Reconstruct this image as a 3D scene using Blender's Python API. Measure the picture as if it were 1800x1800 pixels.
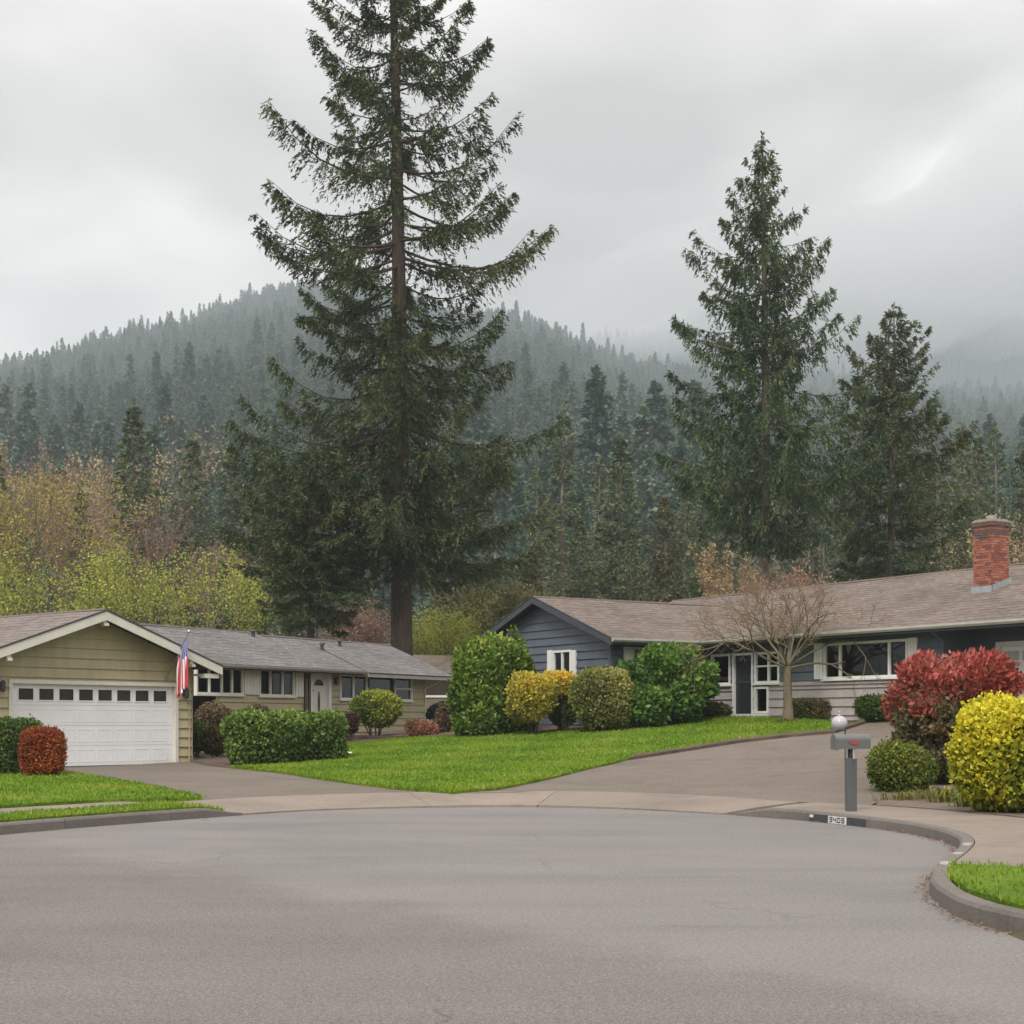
import bpy, bmesh, math, random
import numpy as np
from mathutils import Vector

# ------------------------------------------------------------------ camera, sky, sun, exposure
for o in list(bpy.data.objects):
    bpy.data.objects.remove(o, do_unlink=True)
SC = bpy.context.scene
COL = SC.collection
R = math.radians
F, HZ, CZ = 2750.0, 1270.0, 1.5          # focal length and horizon row of the 1800 px photograph, eye height

cam = bpy.data.cameras.new('camera')
cam.sensor_width = 36.0
cam.lens = 36.0 * F / 1800.0
cam.shift_y = (HZ - 900.0) / 1800.0
cam.clip_start = 0.1
cam.clip_end = 9000.0
camo = bpy.data.objects.new('camera', cam)
camo.location = (0, 0, CZ)
camo.rotation_euler = (R(90), 0, 0)
COL.objects.link(camo)
SC.camera = camo

SUN_EL, SUN_AZ = R(46), R(-163)           # azimuth measured from +Y towards +X
world = bpy.data.worlds.new('World')
SC.world = world
world.use_nodes = True
wn, wl = world.node_tree.nodes, world.node_tree.links
wn.clear()
wout = wn.new('ShaderNodeOutputWorld')
bg = wn.new('ShaderNodeBackground')
sky = wn.new('ShaderNodeTexSky')
sky.sky_type = 'NISHITA'
sky.sun_disc = False
sky.sun_elevation = SUN_EL
sky.sun_rotation = SUN_AZ
sk_s = wn.new('ShaderNodeMix'); sk_s.data_type = 'RGBA'; sk_s.blend_type = 'MULTIPLY'
sk_s.inputs[0].default_value = 1.0
sk_s.inputs[7].default_value = (0.1, 0.1, 0.1, 1)
wl.new(sky.outputs[0], sk_s.inputs[6])
tc = wn.new('ShaderNodeTexCoord')
mp = wn.new('ShaderNodeMapping')
mp.inputs['Location'].default_value = (8.76, 2.69, 2.83)
mp.inputs['Scale'].default_value = (1.0, 1.0, 1.9)
wl.new(tc.outputs['Generated'], mp.inputs['Vector'])
n1 = wn.new('ShaderNodeTexNoise'); n1.inputs['Scale'].default_value = 3.0
n1.inputs['Detail'].default_value = 6.0; n1.inputs['Roughness'].default_value = 0.42
n1.inputs['Distortion'].default_value = 0.25
wl.new(mp.outputs[0], n1.inputs['Vector'])
rp = wn.new('ShaderNodeValToRGB')
SKY_G = 0.82
def skc(a, b, c): return (a * SKY_G, b * SKY_G, c * SKY_G, 1)
rp.color_ramp.elements[0].position = 0.38
rp.color_ramp.elements[0].color = skc(0.53, 0.505, 0.49)
rp.color_ramp.elements[1].position = 0.66
rp.color_ramp.elements[1].color = skc(1.18, 1.14, 1.10)
e = rp.color_ramp.elements.new(0.5); e.color = skc(0.73, 0.695, 0.675)
wl.new(n1.outputs['Fac'], rp.inputs['Fac'])
mx = wn.new('ShaderNodeMix'); mx.data_type = 'RGBA'; mx.inputs[0].default_value = 0.96
wl.new(sk_s.outputs[2], mx.inputs[6]); wl.new(rp.outputs[0], mx.inputs[7])
sx_ = wn.new('ShaderNodeSeparateXYZ'); wl.new(tc.outputs['Generated'], sx_.inputs[0])
zz = wn.new('ShaderNodeMath'); zz.operation = 'MULTIPLY_ADD'; zz.use_clamp = False; zz.inputs[1].default_value = 1.15; zz.inputs[2].default_value = 0.46
zm = wn.new('ShaderNodeMath'); zm.operation = 'MAXIMUM'; zm.inputs[1].default_value = 0.0
wl.new(sx_.outputs[2], zm.inputs[0]); wl.new(zm.outputs[0], zz.inputs[0])
cie = wn.new('ShaderNodeVectorMath'); cie.operation = 'SCALE'
wl.new(mx.outputs[2], cie.inputs[0]); wl.new(zz.outputs[0], cie.inputs['Scale'])
wl.new(cie.outputs[0], bg.inputs['Color'])
bg.inputs['Strength'].default_value = 1.0
wl.new(bg.outputs[0], wout.inputs['Surface'])

sl = bpy.data.lights.new('sun', 'SUN')
sl.energy = 1.5
sl.angle = R(18)
sl.color = (1.0, 0.965, 0.91)
so = bpy.data.objects.new('sun', sl)
sd = Vector((math.sin(SUN_AZ) * math.cos(SUN_EL), math.cos(SUN_AZ) * math.cos(SUN_EL), math.sin(SUN_EL)))
so.rotation_euler = sd.to_track_quat('Z', 'Y').to_euler()
so.location = (-40, 10, 60)
COL.objects.link(so)

SC.view_settings.view_transform = 'Standard'
SC.view_settings.look = 'None'
SC.view_settings.gamma = 1.0
SC.view_settings.use_curve_mapping = False
SC.view_settings.exposure = 0.78
SC.cycles.max_bounces = 7
SC.cycles.diffuse_bounces = 3
SC.cycles.glossy_bounces = 3
SC.cycles.transparent_max_bounces = 12
SC.cycles.volume_bounces = 2
SC.cycles.use_denoising = True

# ------------------------------------------------------------------ helpers
RNG = np.random.default_rng(7)
random.seed(5)

def at(px, py, Y):
    """point at depth Y that the photograph shows at column px, row py"""
    return Vector(((px - 900) / F * Y, Y, CZ - (py - HZ) / F * Y))

def sstep(a, b, x):
    t = np.clip((np.asarray(x, float) - a) / (b - a), 0, 1)
    return t * t * (3 - 2 * t)

def rootloc(o):
    while o.parent:
        o = o.parent
    return o.location

def tag(o, label=None, cat=None, group=None, kind=None):
    if label: o['label'] = label
    if cat: o['category'] = cat
    if group: o['group'] = group
    if kind: o['kind'] = kind
    return o

def thing(name, loc, label, cat, group=None):
    o = bpy.data.objects.new(name, None)
    o.empty_display_size = 0.2
    o.location = loc
    COL.objects.link(o)
    return tag(o, label, cat, group)

def link(name, me, parent=None, loc=None):
    o = bpy.data.objects.new(name, me)
    COL.objects.link(o)
    if parent is not None: o.parent = parent
    if loc is not None: o.location = loc
    return o

def mesh_np(name, V, Q, mats, tint=None, smooth=False):
    V = np.asarray(V, np.float32); Q = np.asarray(Q, np.int32)
    me = bpy.data.meshes.new(name)
    me.vertices.add(len(V)); me.vertices.foreach_set('co', V.ravel())
    k = Q.shape[1]
    me.loops.add(Q.size); me.loops.foreach_set('vertex_index', Q.ravel())
    me.polygons.add(len(Q)); me.polygons.foreach_set('loop_start', np.arange(0, Q.size, k, dtype=np.int32))
    if smooth: me.polygons.foreach_set('use_smooth', np.ones(len(Q), bool))
    for m in (mats if isinstance(mats, (list, tuple)) else [mats]): me.materials.append(m)
    me.update(calc_edges=True)
    if tint is not None:
        a = me.attributes.new('tint', 'FLOAT', 'FACE')
        a.data.foreach_set('value', np.asarray(tint, np.float32))
    return me

class MB:
    """collects simple solids in world coordinates; build() links them as one mesh object"""
    def __init__(s): s.v, s.f, s.m, s.uv = [], [], [], {}
    def poly(s, pts, faces, mi=0):
        b = len(s.v); s.v += [tuple(p) for p in pts]
        for f in faces: s.f.append([b + i for i in f]); s.m.append(mi)
    def hexa(s, p, mi=0):      # 8 corners: bottom 0-3, top 4-7
        s.poly(p, [(3, 2, 1, 0), (4, 5, 6, 7), (0, 1, 5, 4), (1, 2, 6, 5), (2, 3, 7, 6), (3, 0, 4, 7)], mi)
    def box(s, x0, x1, y0, y1, z0, z1, mi=0):
        s.hexa([(x0, y0, z0), (x1, y0, z0), (x1, y1, z0), (x0, y1, z0), (x0, y0, z1), (x1, y0, z1), (x1, y1, z1), (x0, y1, z1)], mi)
    def tube(s, pts, rad, n=8, mi=0, cap=True):
        pts = [Vector(p) for p in pts]
        if not isinstance(rad, (list, tuple)): rad = [rad] * len(pts)
        rings = []
        for i, p in enumerate(pts):
            d = (pts[min(i + 1, len(pts) - 1)] - pts[max(i - 1, 0)]).normalized()
            u = d.cross(Vector((0, 0, 1)))
            if u.length < 1e-3: u = d.cross(Vector((1, 0, 0)))
            u.normalize(); w = d.cross(u)
            rings.append([p + (u * math.cos(2 * math.pi * k / n) + w * math.sin(2 * math.pi * k / n)) * rad[i] for k in range(n)])
        b = len(s.v)
        for r in rings: s.v += [tuple(q) for q in r]
        for i in range(len(rings) - 1):
            for k in range(n):
                s.f.append([b + i * n + k, b + i * n + (k + 1) % n, b + (i + 1) * n + (k + 1) % n, b + (i + 1) * n + k]); s.m.append(mi)
        if cap:
            s.f.append([b + k for k in range(n)][::-1]); s.m.append(mi)
            e = b + (len(rings) - 1) * n
            s.f.append([e + k for k in range(n)]); s.m.append(mi)
    def lathe(s, c, prof, n=16, mi=0):
        b = len(s.v); c = Vector(c)
        for r, z in prof:
            for k in range(n):
                a = 2 * math.pi * k / n
                s.v.append((c.x + r * math.cos(a), c.y + r * math.sin(a), c.z + z))
        for i in range(len(prof) - 1):
            for k in range(n):
                s.f.append([b + i * n + k, b + i * n + (k + 1) % n, b + (i + 1) * n + (k + 1) % n, b + (i + 1) * n + k]); s.m.append(mi)
    def build(s, name, mats, parent=None, smooth=False, loc=None, bevel=0):
        base = rootloc(parent) if parent is not None else Vector(loc if loc is not None else (0, 0, 0))
        me = bpy.data.meshes.new(name)
        me.from_pydata([(x - base[0], y - base[1], z - base[2]) for x, y, z in s.v], [], s.f)
        for m in (mats if isinstance(mats, (list, tuple)) else [mats]): me.materials.append(m)
        me.polygons.foreach_set('material_index', s.m)
        if smooth: me.polygons.foreach_set('use_smooth', [True] * len(s.f))
        me.update()
        bm = bmesh.new(); bm.from_mesh(me)
        bmesh.ops.recalc_face_normals(bm, faces=bm.faces)
        if bevel: bmesh.ops.bevel(bm, geom=list(bm.edges), offset=bevel, segments=1, affect='EDGES', clamp_overlap=True)
        bm.to_mesh(me); bm.free()
        o = link(name, me, parent)
        if parent is None and loc is not None: o.location = loc
        return o

class Wall:
    """vertical plane: P0, direction d (along), outward normal n"""
    def __init__(s, P0, d, n): s.P, s.d, s.n = Vector(P0[:2]), Vector(d).normalized(), Vector(n).normalized()
    def p(s, t, o, z):
        q = s.P + s.d * t + s.n * o
        return (q.x, q.y, z)
    def hit(s, px, py):
        """where the sight line through (px,py) meets the plane: (t, z)"""
        k = (px - 900) / F
        # P + d t = (k Y, Y)
        t = (k * s.P.y - s.P.x) / (s.d.x - k * s.d.y)
        Y = s.P.y + s.d.y * t
        return t, CZ - (py - HZ) / F * Y
    def T(s, px): return s.hit(px, 0)[0]
    def Z(s, px, py): return s.hit(px, py)[1]
    def box(s, mb, t0, t1, o0, o1, z0, z1, mi=0):
        mb.hexa([s.p(t0, o0, z0), s.p(t1, o0, z0), s.p(t1, o1, z0), s.p(t0, o1, z0),
                 s.p(t0, o0, z1), s.p(t1, o0, z1), s.p(t1, o1, z1), s.p(t0, o1, z1)], mi)

# ------------------------------------------------------------------ materials
def mat(name):
    m = bpy.data.materials.new(name); m.use_nodes = True
    nt = m.node_tree; b = nt.nodes['Principled BSDF']
    return m, nt, nt.nodes, nt.links, b

def ramp(nd, pairs):
    r = nd.new('ShaderNodeValToRGB')
    while len(r.color_ramp.elements) > 1: r.color_ramp.elements.remove(r.color_ramp.elements[-1])
    for i, (p, c) in enumerate(pairs):
        e = r.color_ramp.elements[0] if i == 0 else r.color_ramp.elements.new(p)
        e.position = p; e.color = (*c, 1)
    return r

def mixc(nd, lk, a, b, fac, mode='MIX'):
    m = nd.new('ShaderNodeMix'); m.data_type = 'RGBA'; m.blend_type = mode
    for sock, v in ((m.inputs[0], fac), (m.inputs[6], a), (m.inputs[7], b)):
        if hasattr(v, 'is_linked') or isinstance(v, bpy.types.NodeSocket): lk.new(v, sock)
        elif isinstance(v, (int, float)): sock.default_value = v
        else: sock.default_value = (*v, 1)
    return m.outputs[2]

def coords(nd, lk, kind='Object', scale=(1, 1, 1)):
    t = nd.new('ShaderNodeTexCoord'); mp = nd.new('ShaderNodeMapping')
    mp.inputs['Scale'].default_value = scale
    lk.new(t.outputs[kind], mp.inputs['Vector'])
    return mp.outputs[0]

def noise(nd, lk, vec, scale, detail=4, rough=0.55, dist=0):
    n = nd.new('ShaderNodeTexNoise')
    n.inputs['Scale'].default_value = scale; n.inputs['Detail'].default_value = detail
    n.inputs['Roughness'].default_value = rough; n.inputs['Distortion'].default_value = dist
    if vec is not None: lk.new(vec, n.inputs['Vector'])
    return n.outputs['Fac']

def bump(nd, lk, b, h, strength=0.3, dist=0.01):
    bp = nd.new('ShaderNodeBump'); bp.inputs['Strength'].default_value = strength; bp.inputs['Distance'].default_value = dist
    lk.new(h, bp.inputs['Height']); lk.new(bp.outputs[0], b.inputs['Normal'])

def paint(name, c, rough=0.6, var=0.18, scale=3.0, stretch=(1, 1, 1), grime=(0.1, 0.09, 0.08), gr=0.25, metal=0.0, bmp=0.15, bscale=60):
    m, nt, nd, lk, b = mat(name)
    v = coords(nd, lk, 'Object', stretch)
    n = noise(nd, lk, v, scale, 5, 0.6)
    dark = tuple(x * (1 - var) for x in c); lite = tuple(min(1, x * (1 + var * 0.6)) for x in c)
    r = ramp(nd, [(0.3, dark), (0.7, lite)]); lk.new(n, r.inputs[0])
    n2 = noise(nd, lk, v, scale * 0.35, 7, 0.7, 0.6)
    r2 = ramp(nd, [(0.52, (0, 0, 0)), (0.78, (1, 1, 1))]); lk.new(n2, r2.inputs[0])
    mm = nd.new('ShaderNodeMath'); mm.operation = 'MULTIPLY'; mm.inputs[1].default_value = gr
    lk.new(r2.outputs[0], mm.inputs[0])
    lk.new(mixc(nd, lk, r.outputs[0], grime, mm.outputs[0]), b.inputs['Base Color'])
    b.inputs['Roughness'].default_value = rough; b.inputs['Metallic'].default_value = metal
    if bmp: bump(nd, lk, b, noise(nd, lk, v, bscale, 3), bmp, 0.004)
    return m

def leafmat(name, cols, trans=0.28, obj_random=0.0, clump=0.0):
    """cols: ramp pairs over the per-leaf tint"""
    m = bpy.data.materials.new(name); m.use_nodes = True
    nt = m.node_tree; nd, lk = nt.nodes, nt.links; nd.clear()
    out = nd.new('ShaderNodeOutputMaterial')
    a = nd.new('ShaderNodeAttribute'); a.attribute_name = 'tint'
    fac = a.outputs['Fac']
    if obj_random:
        oi = nd.new('ShaderNodeObjectInfo')
        ma = nd.new('ShaderNodeMath'); ma.operation = 'MULTIPLY_ADD'; ma.inputs[1].default_value = obj_random; ma.inputs[2].default_value = -obj_random / 2
        lk.new(oi.outputs['Random'], ma.inputs[0])
        ad = nd.new('ShaderNodeMath'); ad.operation = 'ADD'; ad.use_clamp = True
        lk.new(fac, ad.inputs[0]); lk.new(ma.outputs[0], ad.inputs[1]); fac = ad.outputs[0]
    r = ramp(nd, cols); lk.new(fac, r.inputs[0])
    d = nd.new('ShaderNodeBsdfDiffuse'); t = nd.new('ShaderNodeBsdfTranslucent')
    g = nd.new('ShaderNodeBsdfGlossy'); g.inputs['Roughness'].default_value = 0.45; g.inputs['Color'].default_value = (0.5, 0.5, 0.5, 1)
    lk.new(r.outputs[0], d.inputs[0]); lk.new(r.outputs[0], t.inputs[0])
    mx = nd.new('ShaderNodeMixShader'); mx.inputs[0].default_value = trans
    lk.new(d.outputs[0], mx.inputs[1]); lk.new(t.outputs[0], mx.inputs[2])
    m2 = nd.new('ShaderNodeMixShader'); m2.inputs[0].default_value = 0.03
    lk.new(mx.outputs[0], m2.inputs[1]); lk.new(g.outputs[0], m2.inputs[2])
    lk.new(m2.outputs[0], out.inputs['Surface'])
    return m

M = {}
def asphalt():
    m, nt, nd, lk, b = mat('asphalt')
    v = coords(nd, lk, 'Object')
    big = noise(nd, lk, v, 0.16, 5, 0.6, 0.8)
    r = ramp(nd, [(0.28, (0.188, 0.178, 0.171)), (0.46, (0.208, 0.197, 0.189)), (0.58, (0.224, 0.211, 0.201)), (0.75, (0.206, 0.198, 0.193))]); lk.new(big, r.inputs[0])
    # worn, smoother patch of old surface towards the bulb of the street
    wline = nd.new('ShaderNodeVectorMath'); wline.operation = 'DOT_PRODUCT'; wline.inputs[1].default_value = (0.807, 0.590, 0)
    lk.new(v, wline.inputs[0])
    jagn = noise(nd, lk, v, 0.9, 5, 0.6)
    wl2 = nd.new('ShaderNodeMath'); wl2.operation = 'MULTIPLY_ADD'; wl2.inputs[1].default_value = 2.6; lk.new(jagn, wl2.inputs[0]); lk.new(wline.outputs['Value'], wl2.inputs[2])
    rz = ramp(nd, [(0.0, (0, 0, 0)), (1.0, (1, 1, 1))]); mr = nd.new('ShaderNodeMapRange'); mr.inputs[1].default_value = 7.55; mr.inputs[2].default_value = 8.3
    lk.new(wl2.outputs[0], mr.inputs[0]); worn = mr.outputs[0]
    streak = noise(nd, lk, coords(nd, lk, 'Object', (0.25, 1.1, 1)), 0.7, 6, 0.65, 0.5)
    rs = ramp(nd, [(0.3, (0.86, 0.86, 0.875)), (0.5, (1, 1, 1)), (0.72, (1.1, 1.1, 1.1))]); lk.new(streak, rs.inputs[0])
    zone = mixc(nd, lk, (0.985, 0.96, 0.93), (1.03, 1.025, 1.03), worn)
    c = mixc(nd, lk, r.outputs[0], rs.outputs[0], 0.9, 'MULTIPLY')
    c = mixc(nd, lk, c, zone, 1.0, 'MULTIPLY')
    agg = nd.new('ShaderNodeTexVoronoi'); agg.inputs['Scale'].default_value = 75.0; lk.new(v, agg.inputs['Vector'])
    ra = ramp(nd, [(0.0, (1.32, 1.29, 1.25)), (0.28, (1.02, 1.0, 0.99)), (0.6, (0.62, 0.6, 0.6))]); lk.new(agg.outputs['Distance'], ra.inputs[0])
    agn = noise(nd, lk, v, 34, 3, 0.7)
    rn = ramp(nd, [(0.3, (0.62, 0.61, 0.6)), (0.68, (1.34, 1.33, 1.31))]); lk.new(agn, rn.inputs[0])
    agf = nd.new('ShaderNodeMapRange'); agf.inputs[3].default_value = 0.95; agf.inputs[4].default_value = 0.5; lk.new(worn, agf.inputs[0])
    c = mixc(nd, lk, c, ra.outputs[0], agf.outputs[0], 'MULTIPLY')
    c = mixc(nd, lk, c, rn.outputs[0], 0.75, 'MULTIPLY')
    sp = nd.new('ShaderNodeTexVoronoi'); sp.inputs['Scale'].default_value = 9.0; lk.new(v, sp.inputs['Vector'])
    rsp = ramp(nd, [(0.0, (1.5, 1.45, 1.35)), (0.07, (1.35, 1.3, 1.25)), (0.1, (1, 1, 1))]); lk.new(sp.outputs['Distance'], rsp.inputs[0])
    spn = noise(nd, lk, v, 1.3, 2); rspn = ramp(nd, [(0.55, (0, 0, 0)), (0.7, (1, 1, 1))]); lk.new(spn, rspn.inputs[0])
    c = mixc(nd, lk, c, mixc(nd, lk, c, rsp.outputs[0], 1.0, 'MULTIPLY'), rspn.outputs[0])
    # thin cracks
    cr = nd.new('ShaderNodeTexVoronoi'); cr.feature = 'DISTANCE_TO_EDGE'; cr.inputs['Scale'].default_value = 0.33
    wv = nd.new('ShaderNodeVectorMath'); wv.operation = 'ADD'
    wn2 = nd.new('ShaderNodeTexNoise'); wn2.inputs['Scale'].default_value = 1.6; wn2.inputs['Detail'].default_value = 5; lk.new(v, wn2.inputs['Vector'])
    lk.new(v, wv.inputs[0]); lk.new(wn2.outputs['Color'], wv.inputs[1]); lk.new(wv.outputs[0], cr.inputs['Vector'])
    rc = ramp(nd, [(0.0, (0.62, 0.6, 0.6)), (0.0035, (0.8, 0.79, 0.79)), (0.008, (1, 1, 1))]); lk.new(cr.outputs['Distance'], rc.inputs[0])
    cm = ramp(nd, [(0.5, (0, 0, 0)), (0.62, (1, 1, 1))]); lk.new(noise(nd, lk, v, 0.23, 2), cm.inputs[0])
    c = mixc(nd, lk, c, mixc(nd, lk, c, rc.outputs[0], 1.0, 'MULTIPLY'), cm.outputs[0])
    lk.new(c, b.inputs['Base Color'])
    b.inputs['Roughness'].default_value = 0.82
    b.inputs['Specular IOR Level'].default_value = 0.35
    bump(nd, lk, b, agg.outputs['Distance'], 0.5, 0.006)
    return m
M['asphalt'] = asphalt()

def concrete(name, c, fine=1.0):
    m, nt, nd, lk, b = mat(name)
    v = coords(nd, lk, 'Object')
    r = ramp(nd, [(0.3, tuple(x * 0.8 for x in c)), (0.5, c), (0.72, tuple(x * 1.14 for x in c))])
    lk.new(noise(nd, lk, v, 0.55, 6, 0.65, 0.7), r.inputs[0])
    r2 = ramp(nd, [(0.3, (1 - 0.26 * fine, 1 - 0.27 * fine, 1 - 0.28 * fine)), (0.7, (1 + 0.22 * fine, 1 + 0.21 * fine, 1 + 0.2 * fine))]); lk.new(noise(nd, lk, v, 26, 5, 0.8), r2.inputs[0])
    c2 = mixc(nd, lk, r.outputs[0], r2.outputs[0], 1.0, 'MULTIPLY')
    r3 = ramp(nd, [(0.56, (1, 1, 1)), (0.75, (0.74, 0.7, 0.66))]); lk.new(noise(nd, lk, v, 1.4, 6, 0.7, 1.0), r3.inputs[0])
    oi = nd.new('ShaderNodeObjectInfo'); ro = ramp(nd, [(0, (0.93, 0.93, 0.93)), (1, (1.06, 1.055, 1.05))]); lk.new(oi.outputs['Random'], ro.inputs[0])
    c2 = mixc(nd, lk, c2, r3.outputs[0], 0.8, 'MULTIPLY')
    lk.new(mixc(nd, lk, c2, ro.outputs[0], 1.0, 'MULTIPLY'), b.inputs['Base Color'])
    b.inputs['Roughness'].default_value = 0.85
    bump(nd, lk, b, noise(nd, lk, v, 90, 3), 0.3, 0.004)
    return m
M['walk'] = concrete('sidewalk_concrete', (0.235, 0.192, 0.158))
M['drive'] = concrete('driveway_aggregate', (0.158, 0.130, 0.106), 1.9)
M['kerb'] = concrete('kerb_concrete', (0.155, 0.138, 0.123))
M['white_patch'] = paint('worn_white_patch', (0.36, 0.34, 0.31), 0.8, 0.25, 12, gr=0.5)
M['kerb_black'] = paint('kerb_black_paint', (0.045, 0.047, 0.052), 0.6, 0.3, 8, gr=0.2)
M['kerb_white'] = paint('kerb_white_paint', (0.66, 0.62, 0.6), 0.6, 0.12, 8, gr=0.15)
M['digit'] = paint('digit_black', (0.03, 0.03, 0.032), 0.6, 0.1, 8, gr=0)

def soil(name, c, c2):
    m, nt, nd, lk, b = mat(name)
    v = coords(nd, lk, 'Object')
    r = ramp(nd, [(0.3, c), (0.7, c2)]); lk.new(noise(nd, lk, v, 2.2, 8, 0.75, 0.4), r.inputs[0])
    lk.new(r.outputs[0], b.inputs['Base Color']); b.inputs['Roughness'].default_value = 0.95
    bump(nd, lk, b, noise(nd, lk, v, 24, 5, 0.7), 0.8, 0.03)
    return m
M['soil'] = soil('bark_mulch', (0.055, 0.036, 0.026), (0.16, 0.105, 0.075))
M['bed'] = soil('planting_bed', (0.10, 0.075, 0.055), (0.22, 0.165, 0.125))
M['ground'] = soil('rough_grass_ground', (0.05, 0.06, 0.02), (0.11, 0.10, 0.045))
M['forest_floor'] = soil('forest_floor', (0.02, 0.03, 0.015), (0.05, 0.055, 0.03))

def lawnmat():
    m, nt, nd, lk, b = mat('lawn_turf')
    v = coords(nd, lk, 'Object')
    r = ramp(nd, [(0.25, (0.088, 0.168, 0.014)), (0.5, (0.155, 0.258, 0.018)), (0.75, (0.23, 0.305, 0.03))])
    lk.new(noise(nd, lk, v, 0.8, 7, 0.7, 0.5), r.inputs[0])
    r2 = ramp(nd, [(0.3, (0.6, 0.62, 0.55)), (0.7, (1.25, 1.2, 1.2))]); lk.new(noise(nd, lk, v, 14, 5, 0.75), r2.inputs[0])
    lk.new(mixc(nd, lk, r.outputs[0], r2.outputs[0], 0.8, 'MULTIPLY'), b.inputs['Base Color'])
    b.inputs['Roughness'].default_value = 0.9; b.inputs['Specular IOR Level'].default_value = 0.2
    bump(nd, lk, b, noise(nd, lk, v, 30, 5, 0.7), 0.9, 0.05)
    return m
M['lawn'] = lawnmat()
M['blade'] = leafmat('grass_blade', [(0, (0.088, 0.172, 0.012)), (0.5, (0.17, 0.285, 0.018)), (0.85, (0.255, 0.345, 0.03)), (1, (0.36, 0.34, 0.08))], 0.35)

def shingle(name, ca, cb, cm):
    m, nt, nd, lk, b = mat(name)
    uv = nd.new('ShaderNodeUVMap'); uv.uv_map = 'UVMap'
    br = nd.new('ShaderNodeTexBrick')
    br.inputs['Scale'].default_value = 1.0
    br.inputs['Brick Width'].default_value = 0.30; br.inputs['Row Height'].default_value = 0.145
    br.inputs['Mortar Size'].default_value = 0.006; br.inputs['Mortar Smooth'].default_value = 0.3
    br.inputs['Bias'].default_value = 0.0
    br.inputs['Color1'].default_value = (*ca, 1); br.inputs['Color2'].default_value = (*cb, 1); br.inputs['Mortar'].default_value = (*cm, 1)
    lk.new(uv.outputs[0], br.inputs['Vector'])
    n = noise(nd, lk, uv.outputs[0], 0.45, 7, 0.7, 0.6)
    r = ramp(nd, [(0.3, (0.70, 0.70, 0.72)), (0.5, (1, 1, 1)), (0.72, (1.2, 1.17, 1.14))]); lk.new(n, r.inputs[0])
    n2 = noise(nd, lk, uv.outputs[0], 5, 6, 0.85)
    r2 = ramp(nd, [(0.3, (0.55, 0.55, 0.55)), (0.7, (1.42, 1.42, 1.42))]); lk.new(n2, r2.inputs[0])
    c = mixc(nd, lk, br.outputs['Color'], r.outputs[0], 0.9, 'MULTIPLY')
    c = mixc(nd, lk, c, r2.outputs[0], 0.8, 'MULTIPLY')
    lk.new(c, b.inputs['Base Color']); b.inputs['Roughness'].default_value = 0.92; b.inputs['Specular IOR Level'].default_value = 0.25
    bump(nd, lk, b, br.outputs['Fac'], -0.4, 0.008)
    return m
M['roof_grey'] = shingle('grey_shingle', (0.155, 0.146, 0.142), (0.218, 0.205, 0.200), (0.08, 0.075, 0.073))
M['roof_brown'] = shingle('brown_shingle', (0.157, 0.122, 0.102), (0.214, 0.175, 0.149), (0.077, 0.059, 0.050))
M['roof_tan'] = shingle('tan_shingle', (0.27, 0.22, 0.17), (0.36, 0.3, 0.23), (0.14, 0.11, 0.09))

M['khaki'] = paint('khaki_siding_paint', (0.42, 0.365, 0.225), 0.65, 0.13, 2.5, (1, 1, 0.3), gr=0.38)
M['blue'] = paint('slate_blue_siding_paint', (0.085, 0.104, 0.132), 0.6, 0.13, 2.5, (1, 1, 0.3), (0.06, 0.062, 0.066), 0.4)
M['taupe'] = paint('taupe_siding_paint', (0.40, 0.355, 0.345), 0.65, 0.12, 2.5, (1, 1, 0.3), gr=0.36)
M['white'] = paint('white_trim_paint', (0.74, 0.73, 0.70), 0.55, 0.07, 3, gr=0.12)
M['cream'] = paint('cream_trim_paint', (0.66, 0.635, 0.56), 0.6, 0.08, 3, gr=0.16)
M['door_white'] = paint('garage_door_white', (0.80, 0.80, 0.81), 0.45, 0.05, 2, gr=0.08, bmp=0.05)
M['dark_trim'] = paint('dark_trim', (0.05, 0.05, 0.055), 0.6, 0.15, 4, gr=0.1)
M['brown_trim'] = paint('brown_trim', (0.085, 0.065, 0.05), 0.6, 0.15, 4, gr=0.1)
M['soffit'] = paint('soffit_dark_olive', (0.085, 0.078, 0.06), 0.8, 0.15, 3, gr=0.1)
M['soffit_blue'] = paint('soffit_slate', (0.05, 0.055, 0.065), 0.8, 0.15, 3, gr=0.1)
M['gutter'] = paint('gutter_paint', (0.32, 0.31, 0.28), 0.5, 0.12, 4, gr=0.25)
M['gutter_lt'] = paint('pale_gutter_paint', (0.52, 0.5, 0.47), 0.5, 0.12, 4, gr=0.25)
M['steel'] = paint('galvanised_steel', (0.42, 0.43, 0.43), 0.42, 0.14, 9, gr=0.25, metal=0.75)
M['box_grey'] = paint('mailbox_grey', (0.155, 0.163, 0.163), 0.4, 0.12, 8, gr=0.2, metal=0.35)
M['post_grey'] = paint('weathered_post', (0.095, 0.105, 0.108), 0.75, 0.22, 8, (1, 1, 0.15), gr=0.3)
M['red'] = paint('red_flag_paint', (0.36, 0.045, 0.055), 0.5, 0.15, 6, gr=0.1)
M['globe'] = paint('frosted_globe', (0.43, 0.42, 0.45), 0.3, 0.05, 4, gr=0.05, bmp=0)
M['interior'] = paint('interior_dark', (0.06, 0.058, 0.055), 0.9, 0.1, 2, gr=0)
M['curtain'] = paint('curtain_cloth', (0.44, 0.48, 0.45), 0.9, 0.12, 6, (6, 6, 0.5), gr=0.0)
M['blind'] = paint('white_blind', (0.62, 0.63, 0.62), 0.8, 0.06, 4, gr=0)
M['tin'] = paint('lead_flashing', (0.42, 0.47, 0.48), 0.4, 0.15, 8, gr=0.2, metal=0.5)
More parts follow.
